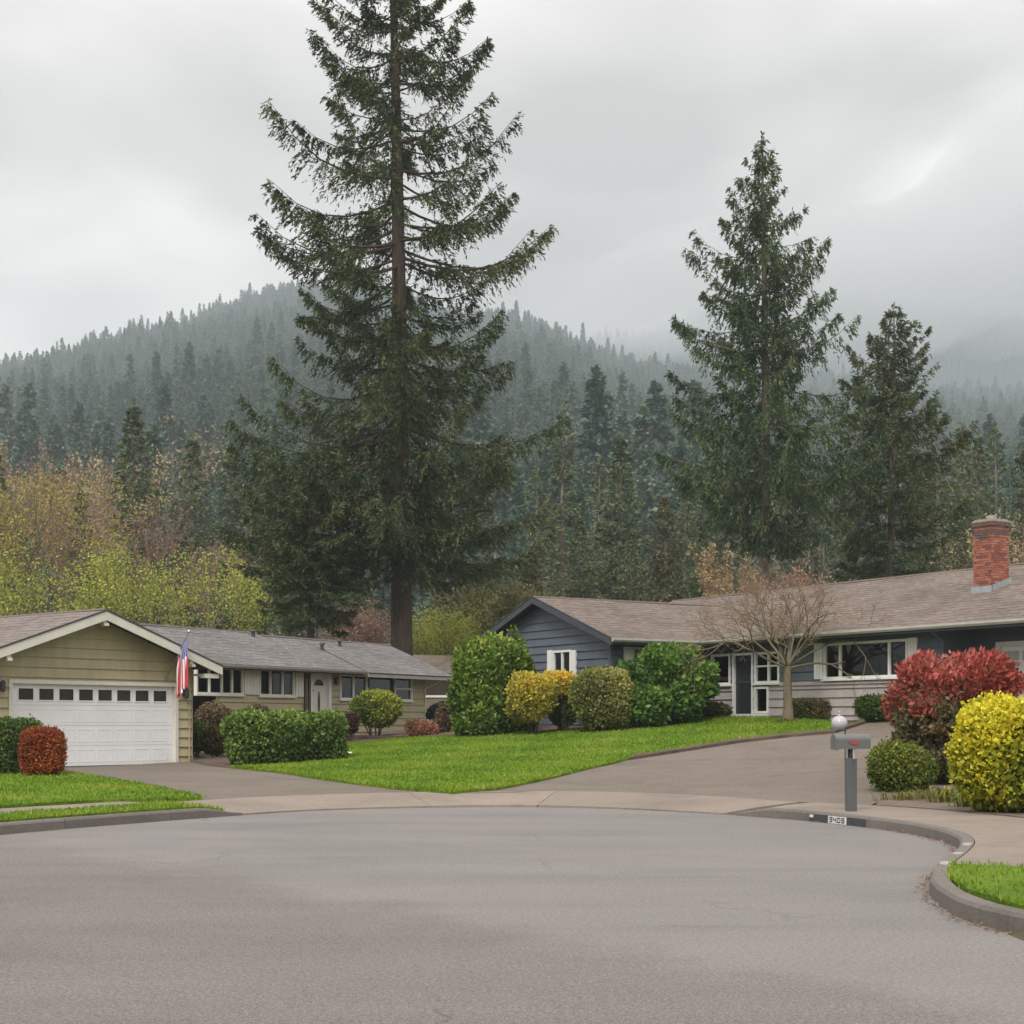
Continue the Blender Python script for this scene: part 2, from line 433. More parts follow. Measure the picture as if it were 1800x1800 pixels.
M['timber'] = paint('stained_timber', (0.085, 0.05, 0.038), 0.8, 0.3, 6, (1, 1, 4), gr=0.2)
M['fence'] = paint('weathered_fence', (0.20, 0.16, 0.12), 0.85, 0.25, 6, (4, 4, 0.4), gr=0.2)
M['blue_pot'] = paint('blue_plastic', (0.06, 0.24, 0.42), 0.4, 0.1, 6, gr=0.1)
M['mortar'] = paint('mortar', (0.24, 0.15, 0.115), 0.9, 0.2, 30, gr=0.2)
M['clay'] = paint('clay_flue', (0.34, 0.29, 0.24), 0.85, 0.2, 8, gr=0.3)
M['pole'] = paint('flag_pole_wood', (0.25, 0.19, 0.12), 0.6, 0.15, 8, gr=0.1)

def brickmat():
    m, nt, nd, lk, b = mat('chimney_brick')
    oi = nd.new('ShaderNodeObjectInfo')
    r = ramp(nd, [(0, (0.20, 0.066, 0.045)), (0.3, (0.31, 0.10, 0.066)), (0.6, (0.37, 0.14, 0.088)), (0.85, (0.42, 0.19, 0.125)), (0.96, (0.13, 0.07, 0.06)), (1, (0.11, 0.06, 0.055))])
    lk.new(oi.outputs['Random'], r.inputs[0])
    v = coords(nd, lk, 'Object')
    r2 = ramp(nd, [(0.3, (0.7, 0.7, 0.7)), (0.7, (1.2, 1.2, 1.2))]); lk.new(noise(nd, lk, v, 30, 4, 0.7), r2.inputs[0])
    lk.new(mixc(nd, lk, r.outputs[0], r2.outputs[0], 0.8, 'MULTIPLY'), b.inputs['Base Color'])
    b.inputs['Roughness'].default_value = 0.9
    bump(nd, lk, b, noise(nd, lk, v, 60, 3), 0.4, 0.004)
    return m
M['brick'] = brickmat()
M['brick_soot'] = paint('sooty_brick', (0.13, 0.085, 0.08), 0.9, 0.3, 14, gr=0.35)

def glassmat():
    m = bpy.data.materials.new('window_glass'); m.use_nodes = True
    nd, lk = m.node_tree.nodes, m.node_tree.links; nd.clear()
    out = nd.new('ShaderNodeOutputMaterial')
    t = nd.new('ShaderNodeBsdfTransparent'); t.inputs[0].default_value = (0.86, 0.9, 0.88, 1)
    g = nd.new('ShaderNodeBsdfGlossy'); g.inputs['Roughness'].default_value = 0.03; g.inputs['Color'].default_value = (0.9, 0.92, 0.92, 1)
    v = coords(nd, lk, 'Object')
    bp = nd.new('ShaderNodeBump'); bp.inputs['Strength'].default_value = 0.08; bp.inputs['Distance'].default_value = 0.02
    lk.new(noise(nd, lk, v, 1.6, 2), bp.inputs['Height']); lk.new(bp.outputs[0], g.inputs['Normal'])
    f = nd.new('ShaderNodeFresnel'); f.inputs[0].default_value = 1.5
    mx = nd.new('ShaderNodeMixShader')
    lk.new(f.outputs[0], mx.inputs[0]); lk.new(t.outputs[0], mx.inputs[1]); lk.new(g.outputs[0], mx.inputs[2])
    lk.new(mx.outputs[0], out.inputs['Surface'])
    return m
M['glass'] = glassmat()

def barkmat(name, c1, c2):
    m, nt, nd, lk, b = mat(name)
    v = coords(nd, lk, 'Object', (1, 1, 0.18))
    n = noise(nd, lk, v, 9, 6, 0.7, 0.6)
    r = ramp(nd, [(0.3, c1), (0.7, c2)]); lk.new(n, r.inputs[0])
    lk.new(r.outputs[0], b.inputs['Base Color']); b.inputs['Roughness'].default_value = 0.95
    bump(nd, lk, b, n, 1.0, 0.06)
    return m
M['bark'] = barkmat('fir_bark', (0.038, 0.026, 0.022), (0.13, 0.085, 0.066))
M['bark_grey'] = barkmat('grey_bark', (0.12, 0.095, 0.075), (0.26, 0.21, 0.165))
M['bark_green'] = barkmat('mossy_bark', (0.13, 0.11, 0.06), (0.24, 0.195, 0.12))
M['twig'] = barkmat('twig_bark', (0.16, 0.105, 0.075), (0.27, 0.18, 0.13))
M['twig_red'] = barkmat('reddish_twigs', (0.20, 0.125, 0.10), (0.33, 0.22, 0.175))
M['stem_dark'] = barkmat('shrub_stems', (0.04, 0.03, 0.02), (0.10, 0.075, 0.05))
M['core'] = paint('shrub_painted_shade', (0.025, 0.026, 0.014), 0.95, 0.4, 9, gr=0, bmp=0)  # near-black tone painted in for the shade inside the shrubs

# ------------------------------------------------------------------ terrain
E0 = np.array([(-5, -40), (-5, -12), (-5, 3), (-6.2, 9), (-8.3, 14), (-8.15, 17.5), (-6.85, 20.8), (-5.8, 22.9), (-4.35, 25.3), (-3.4, 26.5), (-2, 27.3), (0, 27.7),
               (1.9, 27.0), (3.6, 25.2), (4.5, 23.8), (5.03, 22.4), (5.36, 21), (5.40, 19.4), (5.12, 17.9), (4.6, 16.4), (4.05, 15.0), (3.63, 13.6), (3.45, 12.5),
               (3.46, 11.6), (3.65, 10.8), (4.1, 9), (4.4, 6), (4.5, 2), (4.5, -12), (4.5, -40)], float)
def catmull(P, step=0.3):
    out = []
    for i in range(len(P) - 1):
        p0, p1, p2, p3 = P[max(i - 1, 0)], P[i], P[i + 1], P[min(i + 2, len(P) - 1)]
        n = max(2, int(np.linalg.norm(p2 - p1) / step))
        for k in range(n):
            t = k / n
            # centripetal-like damping: use cardinal tension .5
            m1, m2 = (p2 - p0) * 0.5, (p3 - p1) * 0.5
            L = np.linalg.norm(p2 - p1)
            for m in (m1, m2):
                q = np.linalg.norm(m)
                if q > L: m *= L / q
            out.append((2 * t**3 - 3 * t**2 + 1) * p1 + (t**3 - 2 * t**2 + t) * m1 + (-2 * t**3 + 3 * t**2) * p2 + (t**3 - t**2) * m2)
    out.append(P[-1])
    return np.array(out)
EDGE = catmull(E0)
ES = np.concatenate([[0], np.cumsum(np.linalg.norm(np.diff(EDGE, axis=0), axis=1))])
def edge_s(x, y): return ES[np.argmin(((EDGE - np.array([x, y])) ** 2).sum(1))]
S_L = edge_s(-4.35, 25.3)      # left kerb ends here
S_R = edge_s(3.6, 25.2)        # right kerb starts here

def road_dist(x, y):
    x = np.atleast_1d(np.asarray(x, float)); y = np.atleast_1d(np.asarray(y, float))
    A, B = EDGE[:-1], EDGE[1:]
    best = np.full(x.shape, 1e9); sb = np.zeros(x.shape)
    AB = B - A; L2 = (AB ** 2).sum(1)
    for i in range(len(A)):
        t = np.clip(((x - A[i, 0]) * AB[i, 0] + (y - A[i, 1]) * AB[i, 1]) / L2[i], 0, 1)
        d = np.hypot(x - A[i, 0] - t * AB[i, 0], y - A[i, 1] - t * AB[i, 1])
        m = d < best
        best[m] = d[m]; sb[m] = ES[i] + t[m] * (ES[i + 1] - ES[i])
    ins = np.zeros(x.shape, bool)
    PX, PY = EDGE[:, 0], EDGE[:, 1]
    j = len(PX) - 1
    for i in range(len(PX)):
        c = ((PY[i] > y) != (PY[j] > y)) & (x < (PX[j] - PX[i]) * (y - PY[i]) / (PY[j] - PY[i] + 1e-12) + PX[i])
        ins ^= c; j = i
    return np.where(ins, -best, best), sb

PR_Y = [0, 27, 30, 36, 42, 48, 52, 60, 80, 180, 400]
PR_Z = [0, 0, 0.06, 0.27, 0.57, 0.97, 1.20, 1.42, 1.6, 2.5, 6]
PL_Z = [0, 0, 0.05, 0.16, 0.20, 0.42, 0.60, 0.90, 1.2, 2.5, 6]
def rise(x, y):
    b = sstep(-7, 1, x)
    z = np.interp(y, PR_Y, PL_Z) * (1 - b) + np.interp(y, PR_Y, PR_Z) * b
    return z + 0.075 * np.clip(x, 0, 14) * sstep(26, 42, y)
def height(x, y):
    d, s = road_dist(x, y)
    k = np.where(s < (S_L + S_R) / 2, sstep(S_L + 0.0, S_L - 0.9, s), sstep(S_R - 0.1, S_R + 0.8, s))
    h = k * 0.145 + (1 - k) * (0.02 + 0.125 * np.clip(d / 1.5, 0, 1)) + rise(np.asarray(x, float), np.asarray(y, float))
    return np.where(d < 0, -0.08, h)
def hh(x, y): return float(height(x, y)[0])
def G(px, py):
    """ground point that the photograph shows at (px,py)"""
    Ys = np.linspace(9, 75, 700)
    X = (px - 900) / F * Ys
    diff = height(X, Ys) - (CZ - (py - HZ) / F * Ys)
    i = int(np.argmax(diff > 0)) if (diff > 0).any() else len(Ys) - 1
    return (float(X[i]), float(Ys[i]))

def drape(name, poly, mats, off=0.0, step=1.0, thick=0.0, parent=None, kind=None, label=None, cat=None, flat=None):
    bm = bmesh.new()
    vs = [bm.verts.new((x, y, 0)) for x, y in poly]
    f = bm.faces.new(vs)
    bmesh.ops.recalc_face_normals(bm, faces=bm.faces)
    if f.normal.z < 0: bmesh.ops.reverse_faces(bm, faces=[f])
    bmesh.ops.triangulate(bm, faces=bm.faces[:])
    xs = [p[0] for p in poly]; ys = [p[1] for p in poly]
    for ax, lo, hi in ((0, min(xs), max(xs)), (1, min(ys), max(ys))):
        v = math.ceil(lo / step) * step
        while v < hi:
            co = (v, 0, 0) if ax == 0 else (0, v, 0); no = (1, 0, 0) if ax == 0 else (0, 1, 0)
            bmesh.ops.bisect_plane(bm, geom=bm.verts[:] + bm.edges[:] + bm.faces[:], plane_co=co, plane_no=no, dist=1e-5)
            v += step
    X = np.array([v.co.x for v in bm.verts]); Y = np.array([v.co.y for v in bm.verts])
    Z = height(X, Y) + off if flat is None else np.full(len(X), flat)
    for v, z in zip(bm.verts, Z): v.co.z = float(z)
    if thick:
        be = [e for e in bm.edges if e.is_boundary]
        r = bmesh.ops.extrude_edge_only(bm, edges=be)
        for v in r['geom']:
            if isinstance(v, bmesh.types.BMVert): v.co.z -= thick
        bmesh.ops.recalc_face_normals(bm, faces=bm.faces)
    me = bpy.data.meshes.new(name); bm.to_mesh(me); bm.free()
    for m in (mats if isinstance(mats, (list, tuple)) else [mats]): me.materials.append(m)
    o = link(name, me, parent)
    return tag(o, label, cat, None, kind)
# ------------------------------------------------------------------ ground, street, kerbs, paving, lawns
def clip(poly, p, n, gap):
    """part of poly where (q-p).n > gap"""
    out = []
    for i in range(len(poly)):
        a, b = poly[i], poly[(i + 1) % len(poly)]
        da = (a[0] - p[0]) * n[0] + (a[1] - p[1]) * n[1] - gap
        db = (b[0] - p[0]) * n[0] + (b[1] - p[1]) * n[1] - gap
        if da >= 0: out.append(a)
        if (da > 0) != (db > 0) and abs(da - db) > 1e-9:
            t = da / (da - db); out.append((a[0] + (b[0] - a[0]) * t, a[1] + (b[1] - a[1]) * t))
    return out
def split(polys, a, b, gap=0.012):
    """cut every polygon along the line a-b, leaving a joint"""
    dx, dy = b[0] - a[0], b[1] - a[1]; L = math.hypot(dx, dy); n = (-dy / L, dx / L)
    res = []
    for p in polys:
        for s in (1, -1):
            q = clip(p, a, (n[0] * s, n[1] * s), gap)
            if len(q) > 2: res.append(q)
    return res

xs = np.concatenate([[-1900, -1150, -700, -400, -220, -130, -80, -55], np.arange(-40, 41, 1.0), [55, 80, 130, 220, 400, 700, 1150, 1900]])
ys = np.concatenate([[-45, -25, -12], np.arange(-4, 80, 1.0), [85, 95, 110, 135, 170, 220, 300]])
GX, GY = np.meshgrid(xs, ys)
GZ = height(GX.ravel(), GY.ravel()) - 0.035
d0, _ = road_dist(GX.ravel(), GY.ravel())
GZ = np.where(d0 < 0.3, np.minimum(GZ, -0.08), GZ)
nx = len(xs)
V = np.stack([GX.ravel(), GY.ravel(), GZ], 1)
q = np.arange((len(ys) - 1) * nx).reshape(len(ys) - 1, nx)[:, :-1].ravel()
me = mesh_np('ground', V, np.stack([q, q + 1, q + nx + 1, q + nx], 1), M['ground'], smooth=True)
tag(link('ground', me), 'rough grassy ground around and behind the houses', 'ground', None, 'structure')

def offset_edge(s, o):
    """point on the street edge at arc length s, o metres to the outside"""
    i = int(np.clip(np.searchsorted(ES, s) - 1, 0, len(ES) - 2)); t = (s - ES[i]) / (ES[i + 1] - ES[i])
    p = EDGE[i] * (1 - t) + EDGE[i + 1] * t
    a, b = EDGE[max(i - 1, 0)], EDGE[min(i + 2, len(EDGE) - 1)]
    d = (b - a) / np.linalg.norm(b - a)
    return p + np.array([-d[1], d[0]]) * o

rd = [tuple(offset_edge(s_, 0.10)) for s_ in ES[1:-1]]
drape('road', rd, M['asphalt'], flat=0.0, step=2.0, kind='structure', label='grey worn asphalt cul-de-sac street in the foreground', cat='road')

# kerb stones, each its own piece
def kerb(s0, s1, taper0, taper1, label, cuts):
    root = bpy.data.objects.new('kerb', None); COL.objects.link(root)
    tag(root, label, 'kerb', None, 'structure')
    prof = [(0.0, -0.15), (0.012, 0.118), (0.035, 0.148), (0.16, 0.152), (0.165, -0.15)]
    cuts = [s0] + cuts + [s1]
    for a, b in zip(cuts[:-1], cuts[1:]):
        n = max(2, int((b - a) / 0.22))
        mb = MB(); rings = []
        for k in range(n + 1):
            s = a + 0.006 + (b - a - 0.012) * k / n
            f = 1.0
            if taper0: f = min(f, float(sstep(s0, s0 + 0.9, s)))
            if taper1: f = min(f, float(sstep(s1, s1 - 0.9, s)))
            wob = 0.006 * math.sin(s * 3.1) + 0.004 * math.sin(s * 7.7)
            ring = []
            ztap = hh(*offset_edge(s, 0.2)) + 0.008 if f <= 0.999 else 0
            for o, z in prof:
                q2 = offset_edge(s, o + wob * (o < 0.1))
                ring.append((q2[0], q2[1], z if z < 0 else (z if f > 0.999 else min(z, max(0.012, ztap * (z / 0.15))))))
            rings.append(ring)
        m_ = len(prof)
        pts = [p for r_ in rings for p in r_]
        fs = [(k * m_ + j, k * m_ + j + 1, (k + 1) * m_ + j + 1, (k + 1) * m_ + j) for k in range(n) for j in range(m_ - 1)]
        fs += [tuple(range(m_)), tuple(range(n * m_, n * m_ + m_))]
        mb.poly(pts, fs)
        mb.build('kerb_stone', M['kerb'], root)
    return root
sA = edge_s(-8.15, 17.5)
kl_cut = edge_s(*(4125 / (1459 - 1270) * np.array([(135 - 900) / F, 1])))
kerb(sA - 12, S_L, False, True, 'dark concrete kerb below the narrow grass strip by the street', [sA - 8.5, sA - 5, sA - 1.6, kl_cut - 3.1, kl_cut, kl_cut + 2.2])
s_num = edge_s(*(4125 / (1449 - 1270) * np.array([(1463 - 900) / F, 1])))
rc = [s_num - 0.78, s_num + 0.88]
x_ = s_num + 0.88
while x_ + 2.2 < ES[-1] - 30: x_ += 2.2; rc.append(x_)
kerb(S_R, ES[-1] - 28, True, False, 'curved concrete kerb beside the mailbox and the tan sidewalk', rc)

# painted house number on the kerb face
na, nb = offset_edge(s_num - 0.55, 0), offset_edge(s_num + 0.70, 0)
nd2 = (nb - na) / np.linalg.norm(nb - na)
NW = Wall(na, nd2, (nd2[1], -nd2[0]))
num = thing('painted_house_number', (float(na[0]), float(na[1]), 0.0), 'black painted kerb panel with white box reading 3409 by the mailbox', 'house number')
def kerb_panel(name, s0, s1, z0, z1, out, m):
    """thin coat of paint that follows the kerb face"""
    mb = MB(); n = max(2, int((s1 - s0) / 0.08)); pts = []; fs = []
    for k in range(n + 1):
        s = s0 + (s1 - s0) * k / n
        wob = 0.006 * math.sin(s * 3.1) + 0.004 * math.sin(s * 7.7)
        for z, o in ((z0, 0.012 * (z0 + .15) / .268), (z1, 0.012 * (z1 + .15) / .268)):
            for dd in (0.02, -out):
                q2 = offset_edge(s, o + wob + dd); pts.append((q2[0], q2[1], z))
    for k in range(n):
        a, b = 4 * k, 4 * k + 4
        for i, j in ((0, 1), (1, 3), (3, 2), (2, 0)): fs.append((a + i, a + j, b + j, b + i))
    fs += [(0, 1, 3, 2), (4 * n, 4 * n + 2, 4 * n + 3, 4 * n + 1)]
    mb.poly(pts, fs)
    return mb.build(name, m, num)
kerb_panel('black_panel', s_num - 0.72, s_num + 0.80, 0.006, 0.114, 0.007, M['kerb_black'])
kerb_panel('white_box', s_num - 0.22, s_num + 0.26, 0.004, 0.112, 0.011, M['kerb_white'])
kerb_panel('white_mark', s_num - 0.70, s_num - 0.61, 0.065, 0.105, 0.011, M['kerb_white'])
SEG = {'3': 'ABCDG', '4': 'FGBC', '0': 'ABCDEF', '9': 'ABCDFG'}
def digit(ch, s0, w, z0, z1):
    mb = MB(); st = 0.016; zm = (z0 + z1) / 2
    strokes = {'A': (0, w, z1 - st, z1), 'D': (0, w, z0, z0 + st), 'G': (0, w, zm - st / 2, zm + st / 2), 'F': (0, st, zm, z1), 'B': (w - st, w, zm, z1),
               'E': (0, st, z0, zm), 'C': (w - st, w, z0, zm)}
    for c in SEG[ch]:
        a, b, u0, u1 = strokes[c]
        p = []
        for z in (u0, u1):
            for s, o in ((s0 + a, 0.0), (s0 + b, 0.0), (s0 + b, -0.0145), (s0 + a, -0.0145)):
                wob = 0.006 * math.sin(s * 3.1) + 0.004 * math.sin(s * 7.7)
                q2 = offset_edge(s, o + wob + 0.012 * (z + .15) / .268); p.append((q2[0], q2[1], z))
        mb.hexa(p)
    mb.build('digit', M['digit'], num)
for k, ch in enumerate('3409'): digit(ch, s_num - 0.185 + k * 0.106, 0.080, 0.020, 0.097)

# --- sidewalk and apron
def band(s0, s1, o0, o1, step=0.4):
    n = max(2, int((s1 - s0) / step))
    a = [tuple(offset_edge(s0 + (s1 - s0) * k / n, o0)) for k in range(n + 1)]
    b = [tuple(offset_edge(s0 + (s1 - s0) * k / n, o1)) for k in range(n + 1)]
    return a + b[::-1]
walk = bpy.data.objects.new('sidewalk', None); COL.objects.link(walk)
tag(walk, 'pale concrete sidewalk and apron curving round the street end', 'sidewalk', None, 'structure')
def slab(name, poly, m, parent, off=0.0, thick=0.08):
    if len(poly) > 2: return drape(name, poly, m, off, 1.0, thick, parent)
# left walk runs behind the grass strip
s = sA - 9.0
while s < S_L - 0.2:
    e = min(s + 1.5, S_L - 0.05)
    slab('paving_slab', band(s + 0.006, e - 0.006, 1.25, 2.75), M['walk'], walk, 0.004); s = e
# apron along the open mouth of the two driveways
s = S_L - 0.04
while s < S_R - 0.3:
    e = min(s + 1.9, S_R - 0.05)
    slab('paving_slab', band(s + 0.006, e - 0.006, 0.02, 1.9), M['walk'], walk, 0.004); s = e
# right walk from the kerb to the planting bed
s_grass = edge_s(4.05, 15.0) + 0.1
s = S_R - 0.04
while s < s_grass - 0.1:
    e = min(s + 1.7, s_grass)
    slab('paving_slab', band(s + 0.006, e - 0.006, 0.172, 2.05), M['walk'], walk, 0.004); s = e
rw = [tuple(offset_edge(s_, 2.06)) for s_ in np.linspace(edge_s(5.38, 20.0), s_grass, 12)]
far = [(9.5, 12.3), (9.5, 19.9)]
for p_ in split(split([rw + far], (6.9, 0), (6.9, 30)), (0, 16.9), (12, 16.2)): slab('paving_slab', p_, M['walk'], walk, 0.004)

# --- driveways
GA_R, GA_U = Vector((-9.37, 43.4)), Vector((0.64, 0.768)); GA_N = Vector((0.768, -0.64))     # garage: right door jamb, along, outward
gl = GA_R - GA_U * 5.6
gr_ = GA_R + GA_U * 0.6
ap = [tuple(offset_edge(s_, 1.91)) for s_ in np.linspace(edge_s(-4.6, 25.0), edge_s(0.3, 27.7), 14)]
lwn_l = [G(356, 1406), G(290, 1391), G(200, 1374), G(112, 1361), G(60, 1357)]
lwn_c = [G(405, 1351), G(478, 1358), G(560, 1371), G(640, 1382), G(720, 1391), G(795, 1397)]
dl_poly = [lwn_l[4], lwn_l[3], lwn_l[2], lwn_l[1], lwn_l[0]] + ap + lwn_c[::-1] + [(-7.2, 45.6), (-8.2, 46.6), (gr_.x + 0.2, gr_.y + 0.1), (gr_.x, gr_.y), (gl.x, gl.y)]
drv = bpy.data.objects.new('driveway', None); COL.objects.link(drv)
tag(drv, 'flat concrete driveway in front of the white garage door', 'driveway', None, 'structure')
pl = [dl_poly]
pl = split(pl, G(330, 1352), G(800, 1424))
pl = split(pl, G(200, 1380), G(560, 1362))
for p_ in pl: slab('driveway_slab', p_, M['drive'], drv, 0.002)
# right, sloping driveway
ap2 = [tuple(offset_edge(s_, 1.91)) for s_ in np.linspace(edge_s(0.3, 27.7), edge_s(4.1, 24.4), 12)]
lwn_r = [G(795, 1397), G(870, 1390), G(950, 1374), G(1030, 1354), G(1110, 1335), G(1200, 1320), G(1300, 1304), G(1390, 1294), G(1470, 1287)]
drive_top = [(9.5, 42.6), (11.6, 41.2), (13.0, 40.7), (15.6, 36.6)]
bed_edge = [(11.5, 32.5), (9.3, 30.6), (7.6, 29.2), (6.75, 28.0), (6.35, 27.0)]
dr_poly = ap2 + bed_edge[::-1] + drive_top[::-1] + lwn_r[::-1]
drv2 = bpy.data.objects.new('driveway', None); COL.objects.link(drv2)
tag(drv2, 'sloping exposed aggregate driveway rising behind the mailbox to the blue house', 'driveway', None, 'structure')
pl = [dr_poly]
pl = split(pl, G(900, 1392), G(1500, 1352))
pl = split(pl, G(1150, 1345), G(1560, 1345))
pl = split(pl, (2.4, 36.8), (11.0, 33.4))
for p_ in pl: slab('driveway_slab', p_, M['drive'], drv2, 0.002)

# --- lawns
def lawn(poly, label, off=0.05):
    return drape('lawn', poly, M['lawn'], off, 0.7, 0.14, None, 'structure', label, 'lawn')
LC = lwn_c + lwn_r[1:] + [(9.0, 43.3), (8.4, 45.4), (6.4, 48.6), (4.2, 48.4), (3.0, 47.6), (1.0, 48.0), (-1.6, 49.3), (-4.0, 51.5), (-5.6, 51.0), (-5.7, 47.5), (-5.0, 43.2)]
lawn(LC, 'large bright green front lawn between the two driveways')
LL = [lwn_l[0], lwn_l[1], lwn_l[2], lwn_l[3], lwn_l[4], (-11.5, 36.4), (-18, 33), (-18, 22)] + [tuple(offset_edge(s_, 2.85)) for s_ in np.linspace(sA - 4, S_L - 0.35, 18)]
lawn(LL, 'bright green lawn in front of the clipped hedge by the garage')
LS = band(sA - 8.5, S_L - 0.25, 0.19, 1.2)
lawn(LS, 'narrow green grass strip between kerb and left sidewalk', 0.035)
LR = [tuple(offset_edge(s_, 0.19)) for s_ in np.linspace(s_grass + 0.15, ES[-1] - 28, 24)] + [(12, -10), (12, 11.9), (6.2, 13.6)]
lawn(LR, 'small green lawn patch inside the curved kerb corner', 0.03)

def inpoly(x, y, poly):
    ins = np.zeros(x.shape, bool); j = len(poly) - 1
    for i in range(len(poly)):
        xi, yi = poly[i]; xj, yj = poly[j]
        ins ^= ((yi > y) != (yj > y)) & (x < (xj - xi) * (y - yi) / (yj - yi + 1e-12) + xi); j = i
    return ins
def leaf_quads(P, D, S, L, W):
    n = len(P); L = np.broadcast_to(L, n)[:, None]; W = np.broadcast_to(W, n)[:, None]
    V = np.empty((n, 4, 3)); m = P + D * L * 0.5
    V[:, 0] = P; V[:, 1] = m + S * W; V[:, 2] = P + D * L; V[:, 3] = m - S * W
    return V.reshape(-1, 3), np.arange(n * 4).reshape(n, 4)
def unit(v): return v / (np.linalg.norm(v, axis=1, keepdims=True) + 1e-9)
def grass(poly, n, label, h=0.07, w=0.012, off=0.045, grow=0.06):
    xs_ = [p[0] for p in poly]; ys_ = [p[1] for p in poly]
    x = RNG.uniform(min(xs_), max(xs_), n * 3); y = RNG.uniform(min(ys_), max(ys_), n * 3)
    k = inpoly(x, y, poly) & (abs(x) < 0.36 * y + 1.0) & (y > 9)
    x, y = x[k][:n], y[k][:n]
    # extra blades leaning over the border
    bx, by = [], []
    for i in range(len(poly)):
        a, b = poly[i], poly[(i + 1) % len(poly)]; L = math.hypot(b[0] - a[0], b[1] - a[1])
        m_ = int(L * 60); t = RNG.uniform(0, 1, m_)
        bx.append(a[0] + (b[0] - a[0]) * t + RNG.normal(0, grow * 0.5, m_)); by.append(a[1] + (b[1] - a[1]) * t + RNG.normal(0, grow * 0.5, m_))
    bx = np.concatenate(bx); by = np.concatenate(by); kk = (abs(bx) < 0.36 * by + 1.0) & (by > 9)
    x = np.concatenate([x, bx[kk]]); y = np.concatenate([y, by[kk]])
    z = height(x, y) + off - 0.01
    m_ = len(x)
    D = unit(np.stack([RNG.normal(0, 0.5, m_), RNG.normal(0, 0.5, m_), np.ones(m_)], 1))
    a = RNG.uniform(0, 6.28, m_); S = np.stack([np.cos(a), np.sin(a), np.zeros(m_)], 1)
    patch = 0.48 + 0.34 * np.sin(x * 1.3 + y * 0.7) * np.sin(y * 1.1 - x * 0.4) + 0.12 * np.sin(x * 3.7 + 1) * np.sin(y * 2.9)
    hl = h * RNG.uniform(0.5, 1.25, m_) * (0.75 + 0.5 * patch)
    V, Q = leaf_quads(np.stack([x, y, z], 1), D, S, hl, w * RNG.uniform(0.6, 1.3, m_))
    tint = np.clip(patch + RNG.normal(0, 0.2, m_), 0, 1)
    o = link('grass', mesh_np('grass', V, Q, M['blade'], tint))
    tag(o, label, 'grass', None, 'stuff')
grass(LC, 62000, 'short bright grass blades covering the large front lawn', 0.075, 0.016)
grass(LL, 26000, 'short grass blades on the lawn by the clipped hedge', 0.075, 0.014)
grass(LS, 14000, 'grass blades on the narrow strip along the left kerb', 0.075, 0.011, 0.03)
grass(LR, 16000, 'grass blades on the small lawn in the kerb corner', 0.07, 0.008, 0.025)

# --- planting beds
bedL = [G(330, 1338), G(400, 1350), G(478, 1358), (-5.0, 43.3), (-5.7, 47.5), (-5.6, 51.2), (-4.0, 51.8), (-3.2, 62), (-10.2, 52.5), (-8.6, 46.8)]
drape('planting_bed', bedL, M['soil'], 0.02, 1.0, 0.1, None, 'structure', 'dark bark mulch bed under the shrubs of the khaki house', 'planting bed')
bedC = [(3.0, 47.65), (1.0, 48.05), (-1.6, 49.35), (-4.0, 51.6), (-3.0, 60), (3.0, 50), (6.4, 51.0), (6.45, 48.7), (4.2, 48.5)]
drape('planting_bed', bedC, M['soil'], 0.02, 1.0, 0.1, None, 'structure', 'dark mulch bed below the blue gable and its shrubs', 'planting bed')
bw = [tuple(offset_edge(s_, 2.07)) for s_ in np.linspace(edge_s(4.1, 24.4), edge_s(5.38, 20.0), 10)]
bedR = bw + [(9.5, 19.95), (14, 22), (14, 33)] + bed_edge
drape('planting_bed', bedR, M['bed'], 0.02, 0.8, 0.1, None, 'structure', 'bare brown planting bed under the red and yellow shrubs', 'planting bed')
# soil edge between lawn and the sloping driveway
ed = [G(1110, 1336), G(1200, 1322), G(1300, 1306), G(1390, 1296), G(1470, 1289), (9.6, 42.5)]
strip = ed + [(p[0] + 0.05, p[1] + 0.55) for p in ed[::-1]]
drape('soil_edge', strip, M['soil'], 0.075, 0.6, 0.12, None, 'structure', 'dark soil edge between front lawn and sloping driveway', 'soil')

# white worn patches on the kerb
for k, (pa, pb, wd, lab) in enumerate(((1692, 1487, 0.16, 'broken white patch on kerb top beside the tan sidewalk'), (1683, 1502, 0.12, 'small white chip in the middle of the kerb bend'), (1668, 1521, 0.17, 'worn white patch on the kerb nearest the small lawn'))):
    gx, gy = G(pa, pb); sc_ = edge_s(gx, gy)
    pts = [tuple(offset_edge(sc_ + a_, o_)) for a_, o_ in ((-wd * 1.3, 0.07), (-wd * .5, 0.035), (-wd * .1, 0.06), (wd * .6, 0.045), (wd * 1.1, 0.09), (wd * .7, 0.14), (wd * .1, 0.125), (-wd * .6, 0.155), (-wd * 1.2, 0.13))]
    mb = MB(); n_ = len(pts)
    mb.poly([(x, y, 0.12) for x, y in pts] + [(x, y, 0.157) for x, y in pts], [tuple(range(n_))[::-1], tuple(range(n_, 2 * n_))] + [(i, (i + 1) % n_, n_ + (i + 1) % n_, n_ + i) for i in range(n_)])
    tag(mb.build('kerb_patch', M['white_patch'], None, loc=(pts[0][0], pts[0][1], 0.12)), lab, 'patch')

